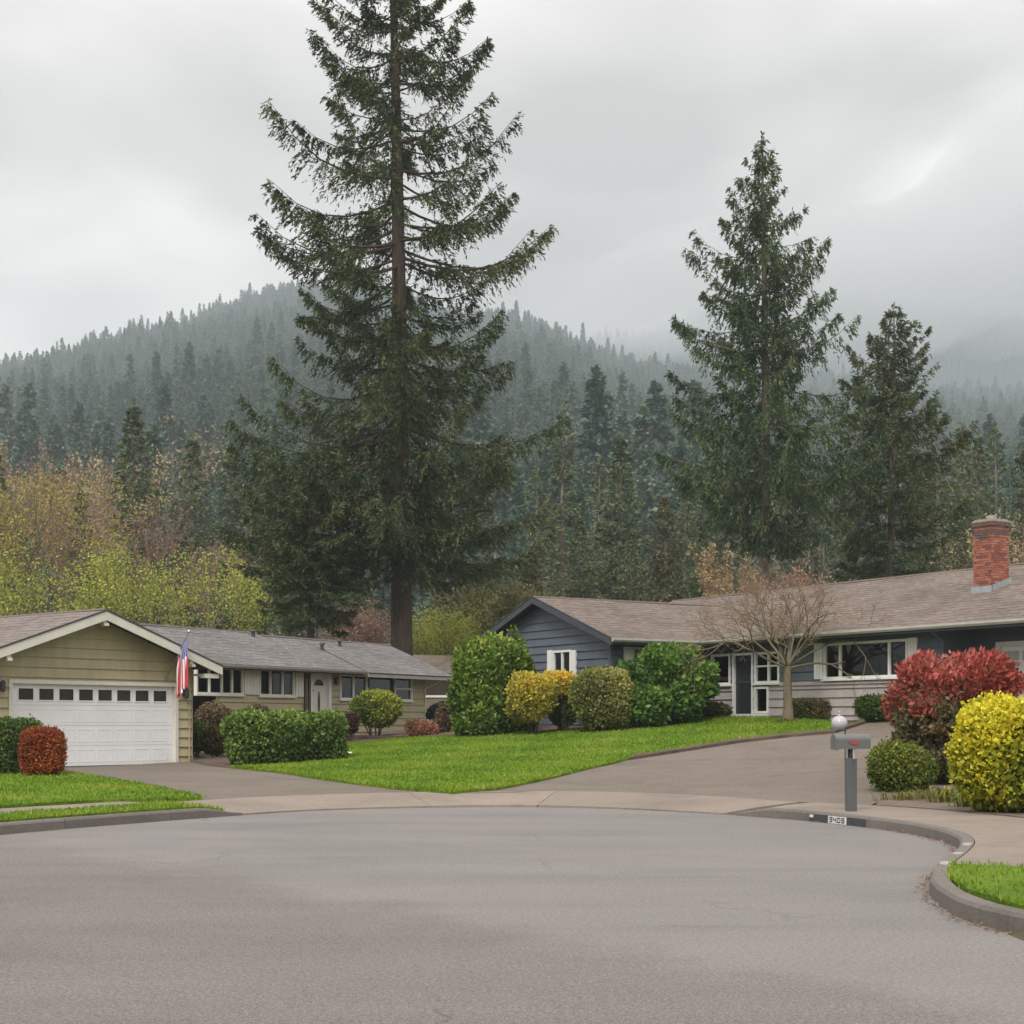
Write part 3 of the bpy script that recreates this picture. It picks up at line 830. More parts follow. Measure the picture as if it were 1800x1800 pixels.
# fallen leaves in the gutter
m_ = 420
s_ = RNG.uniform(edge_s(5.2, 21.8), edge_s(3.7, 10.6), m_)
p_ = np.array([offset_edge(a, -abs(RNG.normal(0.0, 0.055)) - 0.012) for a in s_])
D = unit(np.stack([RNG.normal(0, 1, m_), RNG.normal(0, 1, m_), RNG.normal(0.1, 0.2, m_)], 1)); S = unit(np.cross(D, np.stack([RNG.normal(0, .3, m_), RNG.normal(0, .3, m_), np.ones(m_)], 1)))
V, Q = leaf_quads(np.column_stack([p_, np.full(m_, 0.012)]), D, S, RNG.uniform(0.022, 0.05, m_), RNG.uniform(0.007, 0.014, m_))
V[:, 2] = np.maximum(V[:, 2], 0.004)
M['litter'] = leafmat('leaf_litter', [(0, (0.13, 0.06, 0.035)), (0.5, (0.24, 0.11, 0.06)), (1, (0.34, 0.22, 0.13))], 0.1)
tag(link('leaf_litter', mesh_np('leaf_litter', V, Q, M['litter'], RNG.uniform(0, 1, m_))), 'small reddish fallen leaves in the gutter of the curved kerb', 'leaves', None, 'stuff')

# short white pipe end by the hedge
px_, py_ = G(607, 1329); pz_ = hh(px_, py_) + 0.09
mb = MB(); mb.tube([(px_ - 0.02, py_, pz_), (px_ + 0.12, py_ - 0.05, pz_ - 0.01), (px_ + 0.19, py_ - 0.07, pz_ - 0.03)], 0.05, 10)
tag(mb.build('drain_pipe', M['white'], None, True, loc=(px_, py_, pz_ - 0.05)), 'short white pipe end lying on the lawn at the hedge corner', 'pipe')
# ------------------------------------------------------------------ house kit
M['roof_cap'] = paint('ridge_cap_brown', (0.168, 0.130, 0.108), 0.9, 0.2, 6, gr=0.3)
M['roof_cap2'] = paint('ridge_cap_grey', (0.168, 0.154, 0.158), 0.9, 0.2, 6, gr=0.3)
M['rake_blue'] = paint('slate_trim', (0.045, 0.052, 0.065), 0.6, 0.15, 4, gr=0.2)
M['roof_brown2'] = shingle('taupe_shingle', (0.183, 0.150, 0.136), (0.244, 0.206, 0.189), (0.095, 0.077, 0.070))
M['door_glass'] = paint('garage_pane', (0.035, 0.034, 0.03), 0.12, 0.2, 4, gr=0, bmp=0)
def siding(root, W, L, z0, top, expo, openings, m, zband=None, mlow=None, t00=0.0, name='siding_board'):
    """lapped boards, one mesh per board piece. top: list of (t,z) describing the upper outline"""
    tt = [p[0] for p in top]; tz = [p[1] for p in top]
    zmax = max(tz); k = 0; z = z0
    while z < zmax - 0.02:
        zh = min(z + expo, zmax)
        def span(zz):           # where the wall reaches height zz
            ts = np.linspace(t00, L, 400); ok = np.interp(ts, tt, tz) >= zz - 1e-4
            if not ok.any(): return None
            return ts[ok][0], ts[ok][-1]
        a = span(z)
        b = span(zh) or (((a[0] + a[1]) / 2,) * 2 if a else None)
        if a is None: break
        br = sorted({a[0], a[1]} | {t for o in openings for t in o[:2] if a[0] < t < a[1] and o[2] < zh and o[3] > z})
        pieces = []
        for t0, t1 in zip(br[:-1], br[1:]):
            if t1 - t0 < 0.02: continue
            tm = (t0 + t1) / 2; rng = [(z, zh)]
            for o in openings:
                if o[0] < tm < o[1]:
                    nr = []
                    for r0, r1 in rng:
                        if o[3] <= r0 or o[2] >= r1: nr.append((r0, r1)); continue
                        if o[2] - r0 > 0.03: nr.append((r0, o[2]))
                        if r1 - o[3] > 0.03: nr.append((o[3], r1))
                    rng = nr
            for r_ in rng:
                if pieces and abs(pieces[-1][1] - t0) < 1e-6 and pieces[-1][2:] == r_: pieces[-1] = (pieces[-1][0], t1, *r_)
                else: pieces.append((t0, t1, *r_))
        for t0, t1, r0, r1 in pieces:
            off = lambda zz: 0.050 - 0.042 * (zz - z) / expo
            u0 = t0 if t0 > a[0] + 1e-3 else None; u1 = t1 if t1 < a[1] - 1e-3 else None
            tb0 = t0; tb1 = t1
            tp0 = t0 if u0 is not None else max(t0, b[0]); tp1 = t1 if u1 is not None else min(t1, b[1])
            if tp1 < tp0: tp0 = tp1 = (tp0 + tp1) / 2
            g = 0.002
            mb = MB()
            mb.hexa([W.p(tb0 + g, -0.09, r0), W.p(tb1 - g, -0.09, r0), W.p(tb1 - g, off(r0), r0), W.p(tb0 + g, off(r0), r0),
                     W.p(tp0 + g, -0.09, r1), W.p(tp1 - g, -0.09, r1), W.p(tp1 - g, off(r1), r1), W.p(tp0 + g, off(r1), r1)])
            mb.build(name, (mlow if (zband is not None and (r0 + r1) / 2 < zband) else m), root)
        z = zh; k += 1

def window(root, W, t0, t1, z0, z1, bars=(), frame=0.07, m='white', sill=True, curtain=None, out=0.07, name='window', rails=()):
    """frame, glazing bars and panes; bars are fractions of the width"""
    mb = MB(); f = frame
    W.box(mb, t0, t1, -0.06, out, z1 - f, z1); W.box(mb, t0, t1, -0.06, out, z0, z0 + f)
    W.box(mb, t0, t0 + f, -0.06, out - 0.002, z0 + f, z1 - f); W.box(mb, t1 - f, t1, -0.06, out - 0.002, z0 + f, z1 - f)
    if sill: W.box(mb, t0 - 0.05, t1 + 0.05, -0.02, out + 0.05, z0 - 0.05, z0 - 0.001)
    cut = [0.0] + list(bars) + [1.0]
    for b_ in bars:
        c = t0 + (t1 - t0) * b_; W.box(mb, c - 0.032, c + 0.032, -0.05, out - 0.012, z0 + f, z1 - f)
    for r_ in rails:
        zc = z0 + (z1 - z0) * r_; W.box(mb, t0 + f, t1 - f, -0.05, out - 0.016, zc - 0.025, zc + 0.025)
    w = mb.build(name, M[m], root)
    for a, b in zip(cut[:-1], cut[1:]):
        ta = t0 + (t1 - t0) * a + (f if a == 0 else 0.032); tb = t0 + (t1 - t0) * b - (f if b == 1 else 0.032)
        g = MB(); W.box(g, ta, tb, -0.012, -0.006, z0 + f, z1 - f)
        g.build('pane', M['glass'], w)
    if curtain:
        for c0, c1, y0, y1, mm in curtain:
            mb = MB(); ta = t0 + (t1 - t0) * c0; tb = t0 + (t1 - t0) * c1; n = max(4, int((tb - ta) / 0.05))
            za = z0 + f + (z1 - z0 - 2 * f) * y0; zb = z0 + f + (z1 - z0 - 2 * f) * y1
            pts = []; 
            for i in range(n + 1):
                o_ = -0.16 + (0.03 * math.sin(i * 2.2) if mm == 'curtain' else 0)
                pts += [W.p(ta + (tb - ta) * i / n, o_, za), W.p(ta + (tb - ta) * i / n, o_, zb)]
            mb.poly(pts, [(2 * i, 2 * i + 2, 2 * i + 3, 2 * i + 1) for i in range(n)])
            pts2 = [tuple(Vector(p) + Vector((W.n.x, W.n.y, 0)) * -0.02) for p in pts]
            mb.poly(pts2, [(2 * i, 2 * i + 1, 2 * i + 3, 2 * i + 2) for i in range(n)])
            mb.build('curtain' if mm == 'curtain' else 'blind', M[mm], w)
    return w

def roof_slope(root, A, d, L, up, S, rise_, m, name='roof', thick=0.10, course=0.29, parent=None):
    """stepped shingle slope. A: eave corner (x,y,z), d: along eave, up: horizontal up-slope direction, S run, rise_"""
    A = Vector(A); d = Vector((d[0], d[1], 0)).normalized(); up = Vector((up[0], up[1], 0)).normalized()
    sl_ = Vector((up.x * S, up.y * S, rise_)); SL = sl_.length; sd_ = sl_ / SL; nrm = d.cross(sd_)
    if nrm.z < 0: nrm = -nrm
    n = int(math.ceil(SL / course)); nu = max(2, int(L / 1.2))
    V, Fs, UV = [], [], []
    def wav(u, v): return 0.012 * math.sin(u * 0.9 + v * 1.3) + 0.008 * math.sin(u * 2.3 - v * 0.7)
    for k in range(n):
        v0 = k * course; v1 = min((k + 1) * course, SL)
        for i in range(nu + 1):
            u = L * i / nu
            for v, h_ in ((v0, 0.0), (v0, 0.006), (v1, 0.001)):
                q_ = A + d * u + sd_ * v + nrm * (h_ + wav(u, v) * (0 if k == 0 and v == v0 else 1)); V.append(tuple(q_)); UV.append((u, v))
        b = k * 3 * (nu + 1)
        for i in range(nu):
            a0 = b + i * 3; a1 = a0 + 3
            Fs += [(a0, a1, a1 + 1, a0 + 1), (a0 + 1, a1 + 1, a1 + 2, a0 + 2)]
    # underside and edges
    b = len(V)
    c = [A, A + d * L, A + d * L + sl_, A + sl_]
    for q_ in c: V.append(tuple(q_)); UV.append((0, 0))
    for q_ in c: V.append(tuple(q_ - nrm * thick)); UV.append((0, 0))
    lo = len(Fs)
    Fs += [(b + 4, b + 5, b + 6, b + 7), (b, b + 1, b + 5, b + 4), (b + 1, b + 2, b + 6, b + 5), (b + 3, b, b + 4, b + 7), (b + 2, b + 3, b + 7, b + 6)]
    base = rootloc(root)
    me = bpy.data.meshes.new(name)
    me.from_pydata([(x - base[0], y - base[1], z - base[2]) for x, y, z in V], [], Fs)
    uvl = me.uv_layers.new(name='UVMap')
    li = np.empty(len(me.loops), np.int32); me.loops.foreach_get('vertex_index', li)
    uvl.data.foreach_set('uv', np.array(UV, np.float32)[li].ravel())
    for mm in (m if isinstance(m, (list, tuple)) else [m]): me.materials.append(mm)
    if isinstance(m, (list, tuple)):
        mi = np.zeros(len(Fs), np.int32); mi[lo:] = 1; me.polygons.foreach_set('material_index', mi)
    bm = bmesh.new(); bm.from_mesh(me); bmesh.ops.remove_doubles(bm, verts=bm.verts, dist=1e-5); bm.to_mesh(me); bm.free()
    return link(name, me, parent or root)

def board(root, name, a, b, h, th, m, up=Vector((0, 0, 1)), side=None):
    """straight board from a to b, depth h downwards, thickness th to the side"""
    a, b = Vector(a), Vector(b); d = (b - a).normalized()
    s = Vector(side) if side else d.cross(Vector((0, 0, 1))).normalized()
    dn = Vector((0, 0, -h)); s = s * th
    mb = MB(); mb.hexa([a + dn, b + dn, b + dn + s, a + dn + s, a, b, b + s, a + s])
    return mb.build(name, m, root)

def gutter(root, a, b, nrm, m, size=0.11):
    a, b, n = Vector(a), Vector(b), Vector((nrm[0], nrm[1], 0))
    prof = [(0, 0), (0, -size), (size * 0.55, -size), (size * 0.95, -size * 0.5), (size, 0), (size * 0.9, 0), (size * 0.85, -size * 0.45), (size * 0.5, -size * 0.9), (0.01, -size * 0.9), (0.01, 0)]
    mb = MB(); k = len(prof)
    mb.poly([a + n * o + Vector((0, 0, z)) for o, z in prof] + [b + n * o + Vector((0, 0, z)) for o, z in prof],
            [(i, (i + 1) % k, k + (i + 1) % k, k + i) for i in range(k)] + [tuple(range(k))[::-1], tuple(range(k, 2 * k))])
    return mb.build('gutter', m, root)

def shutter(root, W, t0, t1, z0, z1, m='white', grooves=3):
    mb = MB(); n = grooves; w = (t1 - t0) / n
    for i in range(n): W.box(mb, t0 + i * w + 0.006, t0 + (i + 1) * w - 0.006, -0.02, 0.08, z0, z1)
    W.box(mb, t0 + 0.01, t1 - 0.01, -0.02, 0.07, z0 + 0.004, z1 - 0.004)
    return mb.build('shutter', M[m], root)

def lamp_fixture(root, W, t, z):
    mb = MB(); W.box(mb, t - 0.06, t + 0.06, 0.03, 0.055, z - 0.08, z + 0.12)
    c = Vector(W.p(t, 0.13, z)); mb.lathe(c, [(0.0, 0.17), (0.03, 0.16), (0.075, 0.1), (0.065, 0.09), (0.07, -0.1), (0.05, -0.12), (0.0, -0.14)], 8)
    mb.tube([W.p(t, 0.05, z + 0.08), W.p(t, 0.13, z + 0.16)], 0.012, 6)
    return mb.build('wall_lamp', M['dark_trim'], root)

# ================================================================== khaki house with garage
KH = thing('house', (-7.5, 50.0, 0.35), 'khaki ranch house with white double garage door and grey roof', 'house')
ZB = 0.35
GW = Wall(GA_R, GA_U, GA_N)                 # t = 0 at the right door jamb
AP = -2.69                                   # ridge position along the facade
HS, OV = 3.85, 0.60                          # half span of roof, front overhang
wl_, wr_ = AP - 3.27, AP + 3.27
z_ap, z_ev = 4.45, 3.10
pit = (z_ap - z_ev) / HS
def gz(t): return z_ap - 0.13 - abs(t - AP) * pit
DT0, DT1 = GW.T(20) , 0.0
DZ1 = ZB + 2.14
siding(KH, GW, wr_, ZB - 0.05, [(wl_, gz(wl_)), (AP, gz(AP)), (wr_, gz(wr_))], 0.262, [(DT0 - 0.10, DT1 + 0.10, 0, DZ1 + 0.10)], M['khaki'], t00=wl_)
# corner boards and concrete foot
mb = MB(); GW.box(mb, wr_ + 0.0005, wr_ + 0.02, -0.09, 0.052, ZB - 0.2, gz(wr_)); mb.build('corner_board', M['khaki'], KH)
mb = MB(); GW.box(mb, DT1 + 0.1, wr_, -0.15, 0.012, ZB - 0.35, ZB - 0.051); mb.build("foundation", M["kerb"], KH)
mb = MB(); GW.box(mb, wl_, DT0 - 0.1, -0.15, 0.012, ZB - 0.35, ZB - 0.051); mb.build("foundation", M["kerb"], KH)
# other garage walls
def plain_wall(name, W_, t0, t1, z0, z1, m, o0=-0.12, o1=0.0, root=None):
    mb = MB(); W_.box(mb, t0, t1, o0, o1, z0, z1); return mb.build(name, m, root)
back = 7.0
sw = Wall(GW.P + GA_U * wr_ , -GA_N, GA_U)
plain_wall('side_wall', sw, 0.09, back, ZB - 0.3, gz(wr_) + 0.02, M['khaki'], -0.1, 0.0, KH)
sw2 = Wall(GW.P + GA_U * wl_ , -GA_N, -GA_U)
plain_wall('side_wall', sw2, 0.09, back, ZB - 0.3, gz(wl_) + 0.02, M['khaki'], -0.1, 0.0, KH)
bwl = Wall(GW.P - GA_N * back, GA_U, -GA_N)
plain_wall('rear_wall', bwl, wl_, wr_, ZB - 0.3, z_ev, M['khaki'], -0.1, 0.0, KH)
mb = MB(); GW.box(mb, wl_, wr_, -back, -0.1, ZB - 0.2, ZB + 0.001); mb.build('floor_slab', M['interior'], KH)
# garage door: four sections with raised panels and a row of lights
gd = MB()
GW.box(gd, DT0, DT1, -0.10, -0.075, ZB, DZ1)
gdo = gd.build('garage_door', M['door_white'], KH)
secs = 4; sh = (DZ1 - ZB - 0.02) / secs; npn = 8; pw = (DT1 - DT0 - 0.30) / npn
for r_ in range(secs):
    mb = MB(); GW.box(mb, DT0 + 0.003, DT1 - 0.003, -0.075, -0.058, ZB + 0.012 + r_ * sh, ZB + 0.012 + (r_ + 1) * sh - 0.007)
    if r_ < secs - 1:
        for j in range(npn):
            a = DT0 + 0.15 + j * pw + 0.05; b = a + pw - 0.10
            z0_, z1_ = ZB + 0.012 + r_ * sh + 0.09, ZB + 0.012 + (r_ + 1) * sh - 0.10
            for q0, q1, y0, y1 in ((a, b, z0_, z0_ + 0.025), (a, b, z1_ - 0.025, z1_), (a, a + 0.025, z0_ + 0.026, z1_ - 0.026), (b - 0.025, b, z0_ + 0.026, z1_ - 0.026)):
                GW.box(mb, q0, q1, -0.057, -0.053, y0, y1)
    mb.build('door_section', M['door_white'], gdo)
for j in range(npn):
    a = DT0 + 0.15 + j * pw + 0.085; b = a + pw - 0.17; z1_ = DZ1 - 0.12; z0_ = z1_ - 0.29
    mb = MB(); GW.box(mb, a, b, -0.060, -0.052, z0_, z1_); mb.build('pane', M['door_glass'] if 'door_glass' in M else M['interior'], gdo)
    mb = MB()
    for q0, q1, y0, y1 in ((a - 0.03, b + 0.03, z0_ - 0.03, z0_), (a - 0.03, b + 0.03, z1_, z1_ + 0.03), (a - 0.03, a, z0_, z1_), (b, b + 0.03, z0_, z1_)): GW.box(mb, q0, q1, -0.058, -0.044, y0, y1)
    mb.build('pane_frame', M['door_white'], gdo)
mb = MB()
GW.box(mb, DT0 - 0.10, DT0, -0.09, 0.065, ZB - 0.02, DZ1); GW.box(mb, DT1, DT1 + 0.10, -0.09, 0.065, ZB - 0.02, DZ1); GW.box(mb, DT0 - 0.10, DT1 + 0.10, -0.09, 0.067, DZ1, DZ1 + 0.10)
mb.build('door_casing', M['cream'], KH)
# roof of the garage
GR = [M['roof_brown2'] if 'roof_brown2' in M else M['roof_grey'], M['soffit']]
roofL = back + OV + 0.5
eR = GW.P + GA_U * (AP + HS) + GA_N * OV; eL = GW.P + GA_U * (AP - HS) + GA_N * OV
roof_slope(KH, (eR.x, eR.y, z_ev), -GA_N, roofL, -GA_U, HS, z_ap - z_ev, GR)
roof_slope(KH, (eL.x, eL.y, z_ev), -GA_N, roofL, GA_U, HS, z_ap - z_ev, GR)
# rake boards (cream) with dark drip edge
apx = GW.P + GA_U * AP + GA_N * OV
for sg in (1, -1):
    a = Vector((apx.x, apx.y, z_ap - 0.035)); e_ = GW.P + GA_U * (AP + sg * (HS + 0.02)) + GA_N * OV
    b = Vector((e_.x, e_.y, z_ev - 0.035))
    board(KH, 'rake_board', a, b, 0.235, 0.05, M['cream'], side=(GA_N.x, GA_N.y, 0))
    a2, b2 = a + Vector((0, 0, 0.045)), b + Vector((0, 0, 0.045))
    board(KH, 'drip_edge', a2 + Vector((GA_N.x, GA_N.y, 0)) * 0.002, b2 + Vector((GA_N.x, GA_N.y, 0)) * 0.002, 0.044, 0.065, M['dark_trim'], side=(GA_N.x, GA_N.y, 0))
# outlooker beams under the rake
for t in (AP, AP + 2.85, AP - 2.85):
    mb = MB(); zt = gz(t) - 0.02; GW.box(mb, t - 0.065, t + 0.065, 0.02, OV - 0.02, zt - 0.2, zt - 0.01)
    GW.box(mb, t - 0.06, t + 0.06, OV - 0.15, OV + 0.055, zt - 0.27, zt - 0.2)
    mb.build('outlooker', M['cream'], KH)
mb = MB(); GW.box(mb, wr_ + 0.03, AP + HS - 0.05, OV - 0.25, OV - 0.02, z_ev - 0.36, z_ev - 0.24); GW.box(mb, wr_ + 0.021, AP + HS - 0.25, 0.05, OV - 0.26, z_ev - 0.30, z_ev - 0.24); mb.build('eave_return', M['cream'], KH)
lamp_fixture(KH, GW, DT0 - 0.32, ZB + 2.05)
lamp_fixture(KH, GW, DT1 + 0.33, ZB + 1.95)
mb = MB(); mb.tube([GW.p(wr_ - 0.1, 0.055, ZB + 0.05), GW.p(wr_ - 0.1, 0.055, ZB + 1.75)], 0.02, 6); mb.build('conduit', M['khaki'], KH)

# main wing
MD, MN = Vector((0.5, 0.866)).normalized(), Vector((0.866, -0.5)).normalized()
ER = Vector((-2.56, 63.8)); EZ = 3.43; ELN = 14.6
MW = Wall(ER - MN * 0.6 - MD * 0.93, -MD, MN)      # t grows to the left (towards the camera side)
mz0 = 0.62
WZ = EZ - 0.12
op = []
def wrect(W_, x0, x1, ya, yb):
    xa, xb = sorted((W_.T(x0), W_.T(x1)))
    xm = (x0 + x1) / 2
    return xa, xb, W_.Z(xm, yb), W_.Z(xm, ya)
r1 = wrect(MW, 343, 426, 1173, 1221); r2 = wrect(MW, 454, 516, 1177, 1224); r3 = wrect(MW, 596, 644, 1186, 1230); r4 = wrect(MW, 692, 723, 1190, 1232)
rdoor = wrect(MW, 543, 580, 1182, 1262); rdark = wrect(MW, 646, 690, 1188, 1228)
for r_ in (r1, r2, r3, r4, rdoor, rdark): op.append(r_)
siding(KH, MW, 12.6, mz0, [(0, WZ), (12.6, WZ)], 0.262, op, M['khaki'])
plain_wall('foundation', MW, 0, 12.6, mz0 - 0.7, mz0 - 0.002, M['kerb'], -0.15, 0.01, KH)
# t runs leftwards, so 'bars' fractions are mirrored
window(KH, MW, *r1, bars=(0.24, 0.46, 0.72), m='cream', curtain=[(0.0, 0.72, 0.0, 0.24, 'blind')])
window(KH, MW, *r2, bars=(0.34, 0.68), m='cream', curtain=[(0.03, 0.30, 0.0, 1, 'curtain'), (0.36, 0.97, 0.0, 1, 'curtain')])
window(KH, MW, *r3, bars=(0.5,), m='white', curtain=[(0.0, 0.45, 0.35, 1, 'blind')])
window(KH, MW, *r4, m='white', rails=(0.5,), curtain=[(0.0, 1.0, 0.5, 1, 'curtain')])
window(KH, MW, *rdark, frame=0.05, m='brown_trim', sill=False)
p1 = wrect(MW, 427, 453, 1176, 1221); p2 = wrect(MW, 517, 531, 1178, 1225)
shutter(KH, MW, *p1, m='cream', grooves=5); shutter(KH, MW, *p2, m='cream', grooves=3)
# front door with arched light and casing
t0, t1, z0_, z1_ = rdoor
mb = MB(); MW.box(mb, t0, t0 + 0.13, -0.09, 0.07, z0_, z1_); MW.box(mb, t1 - 0.13, t1, -0.09, 0.07, z0_, z1_); MW.box(mb, t0 + 0.13, t1 - 0.13, -0.09, 0.072, z1_ - 0.1, z1_)
mb.build('door_casing', M['white'], KH)
mb = MB(); MW.box(mb, t0 + 0.13, t1 - 0.13, -0.09, -0.03, z0_, z1_ - 0.1); fd = mb.build('front_door', M['cream'], KH)
tc_ = (t0 + t1) / 2; zc = z1_ - 0.48; rr = (t1 - t0) * 0.22
mb = MB(); pts = [MW.p(tc_ + rr * math.cos(a), -0.024, zc + rr * 0.8 * math.sin(a)) for a in np.linspace(0, math.pi, 13)]
pts2 = [MW.p(tc_ + rr * math.cos(a), -0.032, zc + rr * 0.8 * math.sin(a)) for a in np.linspace(0, math.pi, 13)]
mb.poly(pts + pts2, [tuple(range(13)), tuple(range(13, 26))[::-1]] + [(i, (i + 1) % 13, 13 + (i + 1) % 13, 13 + i) for i in range(13)]); mb.build('fan_light', M['interior'], fd)
mb = MB(); pts = [(0.07 * math.cos(a), 0.42 * math.sin(a)) for a in np.linspace(0, 2 * math.pi, 15)[:-1]]
mb.poly([MW.p(tc_ + a, -0.024, zc - 0.62 + b) for a, b in pts] + [MW.p(tc_ + a, -0.032, zc - 0.62 + b) for a, b in pts], [tuple(range(14)), tuple(range(14, 28))[::-1]] + [(i, (i + 1) % 14, 14 + (i + 1) % 14, 14 + i) for i in range(14)]); mb.build('oval_light', M['interior'], fd)
mb = MB(); mb.lathe(MW.p(t1 - 0.2, 0.02, z0_ + 1.0), [(0, -0.04), (0.035, -0.02), (0.035, 0.02), (0, 0.04)], 10); mb.build('door_knob', M['dark_trim'], fd)
lamp_fixture(KH, MW, MW.T(587), MW.Z(587, 1198))
for pxp in (534, 541):
    tp = MW.T(pxp); mb = MB(); MW.box(mb, tp - 0.05, tp + 0.05, 0.035, 0.11, mz0, WZ); mb.build('porch_post', M['brown_trim'], KH)
# downspout at the right corner
a = Vector((ER.x, ER.y, EZ - 0.12)); 
mb = MB(); q0 = Vector(MW.p(-0.55, 0.55, EZ - 0.2)); q1 = Vector(MW.p(0.04, 0.06, EZ - 0.55)); q2 = Vector(MW.p(0.04, 0.06, 1.15)); mb.tube([q0, q1, q2], 0.04, 8); mb.build('downspout', M['cream'], KH)
# side, rear walls, floor
sw = Wall(MW.P, -MN, MD); plain_wall('side_wall', sw, 0.09, 4.6, mz0 - 0.6, WZ, M['khaki'], -0.1, 0, KH)
rw_ = Wall(MW.P - MN * 4.7, -MD, -MN); plain_wall('rear_wall', rw_, 0, 12.6, mz0 - 0.6, WZ, M['interior'], -0.1, 0, KH)
mb = MB(); MW.box(mb, 0, 12.6, -4.6, -0.1, mz0 - 0.1, mz0 + 0.1); mb.build('floor_slab', M['interior'], KH)
mb = MB(); MW.box(mb, 0, 12.6, -4.6, -0.1, WZ - 0.02, WZ); MW.box(mb, 0, 12.6, -2.6, -2.5, mz0, WZ); mb.build('ceiling', M['interior'], KH)
# roof: right section a little lower, left section higher with gutter
t_split = 0.93 + MW.T(545)
PG = [M['roof_grey'], M['soffit']]
def msec(u0, u1, S, dz, front):
    A = ER - MD * u1 + MN * front
    rz = S * 0.44
    roof_slope(KH, (A.x, A.y, EZ + dz - front * 0.30), MD, u1 - u0, -MN, S + front, rz + front * 0.30, PG)
    B = ER - MD * u1 - MN * (2 * S)
    roof_slope(KH, (B.x, B.y, EZ + dz), MD, u1 - u0, MN, S, rz, PG)
u_g = (Wall(ER, -MD, MN)).T(640)
msec(0.0, u_g, 2.9, 0.0, 0.22)
msec(u_g - 0.002, t_split, 2.9, 0.004, 0.0)
msec(t_split - 0.004, ELN, 3.08, 0.012, 0.0)
gA, gB = ER - MD * ELN, ER - MD * u_g
gutter(KH, (gA.x, gA.y, EZ + 0.0), (gB.x, gB.y, EZ + 0.0), MN, M['gutter'], 0.12)
for u0, u1, fr in ((u_g, ELN, -0.02), (0.0, u_g, 0.2)):
    a, b = ER - MD * u1 + MN * fr, ER - MD * u0 + MN * fr
    board(KH, 'fascia', (a.x, a.y, EZ - 0.02 - max(fr, 0) * 0.3), (b.x, b.y, EZ - 0.02 - max(fr, 0) * 0.3), 0.15, 0.03, M['soffit'] if fr < 0 else M['gutter'], side=(-MN.x, -MN.y, 0))
rk = ER - MN * 2.9
board(KH, 'rake_board', (ER.x + MD.x * 0.01, ER.y + MD.y * 0.01, EZ - 0.03), (rk.x + MD.x * 0.01, rk.y + MD.y * 0.01, EZ + 2.9 * 0.44 - 0.03), 0.16, 0.03, M['soffit'], side=(MD.x, MD.y, 0))
# roof vents
for pxv, S_ in ((445, 2.75), (566, 1.9), (597, 2.4)):
    tv = Wall(ER - MN * S_, -MD, MN).T(pxv); q_ = ER - MN * S_ - MD * tv; zz = EZ + S_ * 0.44
    mb = MB(); mb.tube([(q_.x, q_.y, zz - 0.1), (q_.x, q_.y, zz + 0.2)], 0.07, 10); mb.lathe((q_.x, q_.y, zz + 0.2), [(0.0, 0.09), (0.09, 0.07), (0.13, 0.0), (0.0, 0.0)], 10); mb.build('roof_vent', M['dark_trim'], KH)

# ================================================================== blue house
BH = thing('house', (9.0, 48.0, 1.5), 'slate blue ranch house with brown shingle roof and brick chimney', 'house')
v_, w_ = Vector((0.528, -0.849)), Vector((0.849, 0.528))
C0 = Vector((3.07, 48.3)); IN = C0 + w_ * 3.58
EZB, PIT = 4.06, 0.35
bz0 = 1.38
HSA = 4.43                                   # half span incl. overhang of the gable wing
# gable face: t from the right corner back along -v
GF = Wall(C0, -v_, -w_)
gw = 2 * (HSA - 0.6)
def az(t): return EZB - 0.10 + (HSA - abs(t + 0.6 - HSA)) * PIT - 0.06
rw1 = wrect(GF, 974, 1006, 1143, 1192); shL = wrect(GF, 965, 973.4, 1143, 1192); shR = wrect(GF, 1006.6, 1015, 1143, 1192)
siding(BH, GF, gw, bz0 - 0.2, [(0, az(0)), (HSA - 0.6, az(HSA - 0.6)), (gw, az(gw))], 0.258, [rw1], M['blue'])
window(BH, GF, *rw1, bars=(0.5,), m='white', curtain=[(0.5, 1.0, 0, 1, 'curtain')])
shutter(BH, GF, *shL, grooves=2); shutter(BH, GF, *shR, grooves=2)
plain_wall('foundation', GF, 0, gw, bz0 - 1.0, bz0 - 0.201, M['kerb'], -0.15, 0.01, BH)
# front of the gable wing
FW = Wall(C0, w_, v_)
rw2 = wrect(FW, 1110, 1222, 1139, 1192); shF = wrect(FW, 1095, 1109.4, 1137, 1190)
FWZ = EZB - 0.12 + 0.6 * PIT - 0.08
siding(BH, FW, 3.58, bz0 - 0.1, [(0, FWZ), (3.58, FWZ)], 0.258, [rw2], M['blue'], 2.62, M['taupe'])
window(BH, FW, *rw2, bars=(0.33, 0.67), m='white', curtain=[(0, 0.2, 0, 1, 'curtain'), (0.8, 1, 0, 1, 'curtain')])
shutter(BH, FW, *shF, grooves=3)
plain_wall('foundation', FW, 0, 3.58, bz0 - 0.9, bz0 - 0.101, M['kerb'], -0.15, 0.01, BH)
mb = MB(); FW.box(mb, -0.05, 0.07, 0.051, 0.065, bz0 - 0.1, FWZ); GF.box(mb, -0.04, 0.07, 0.051, 0.064, bz0 - 0.1, az(0)); mb.build('corner_board', M['blue'], BH)
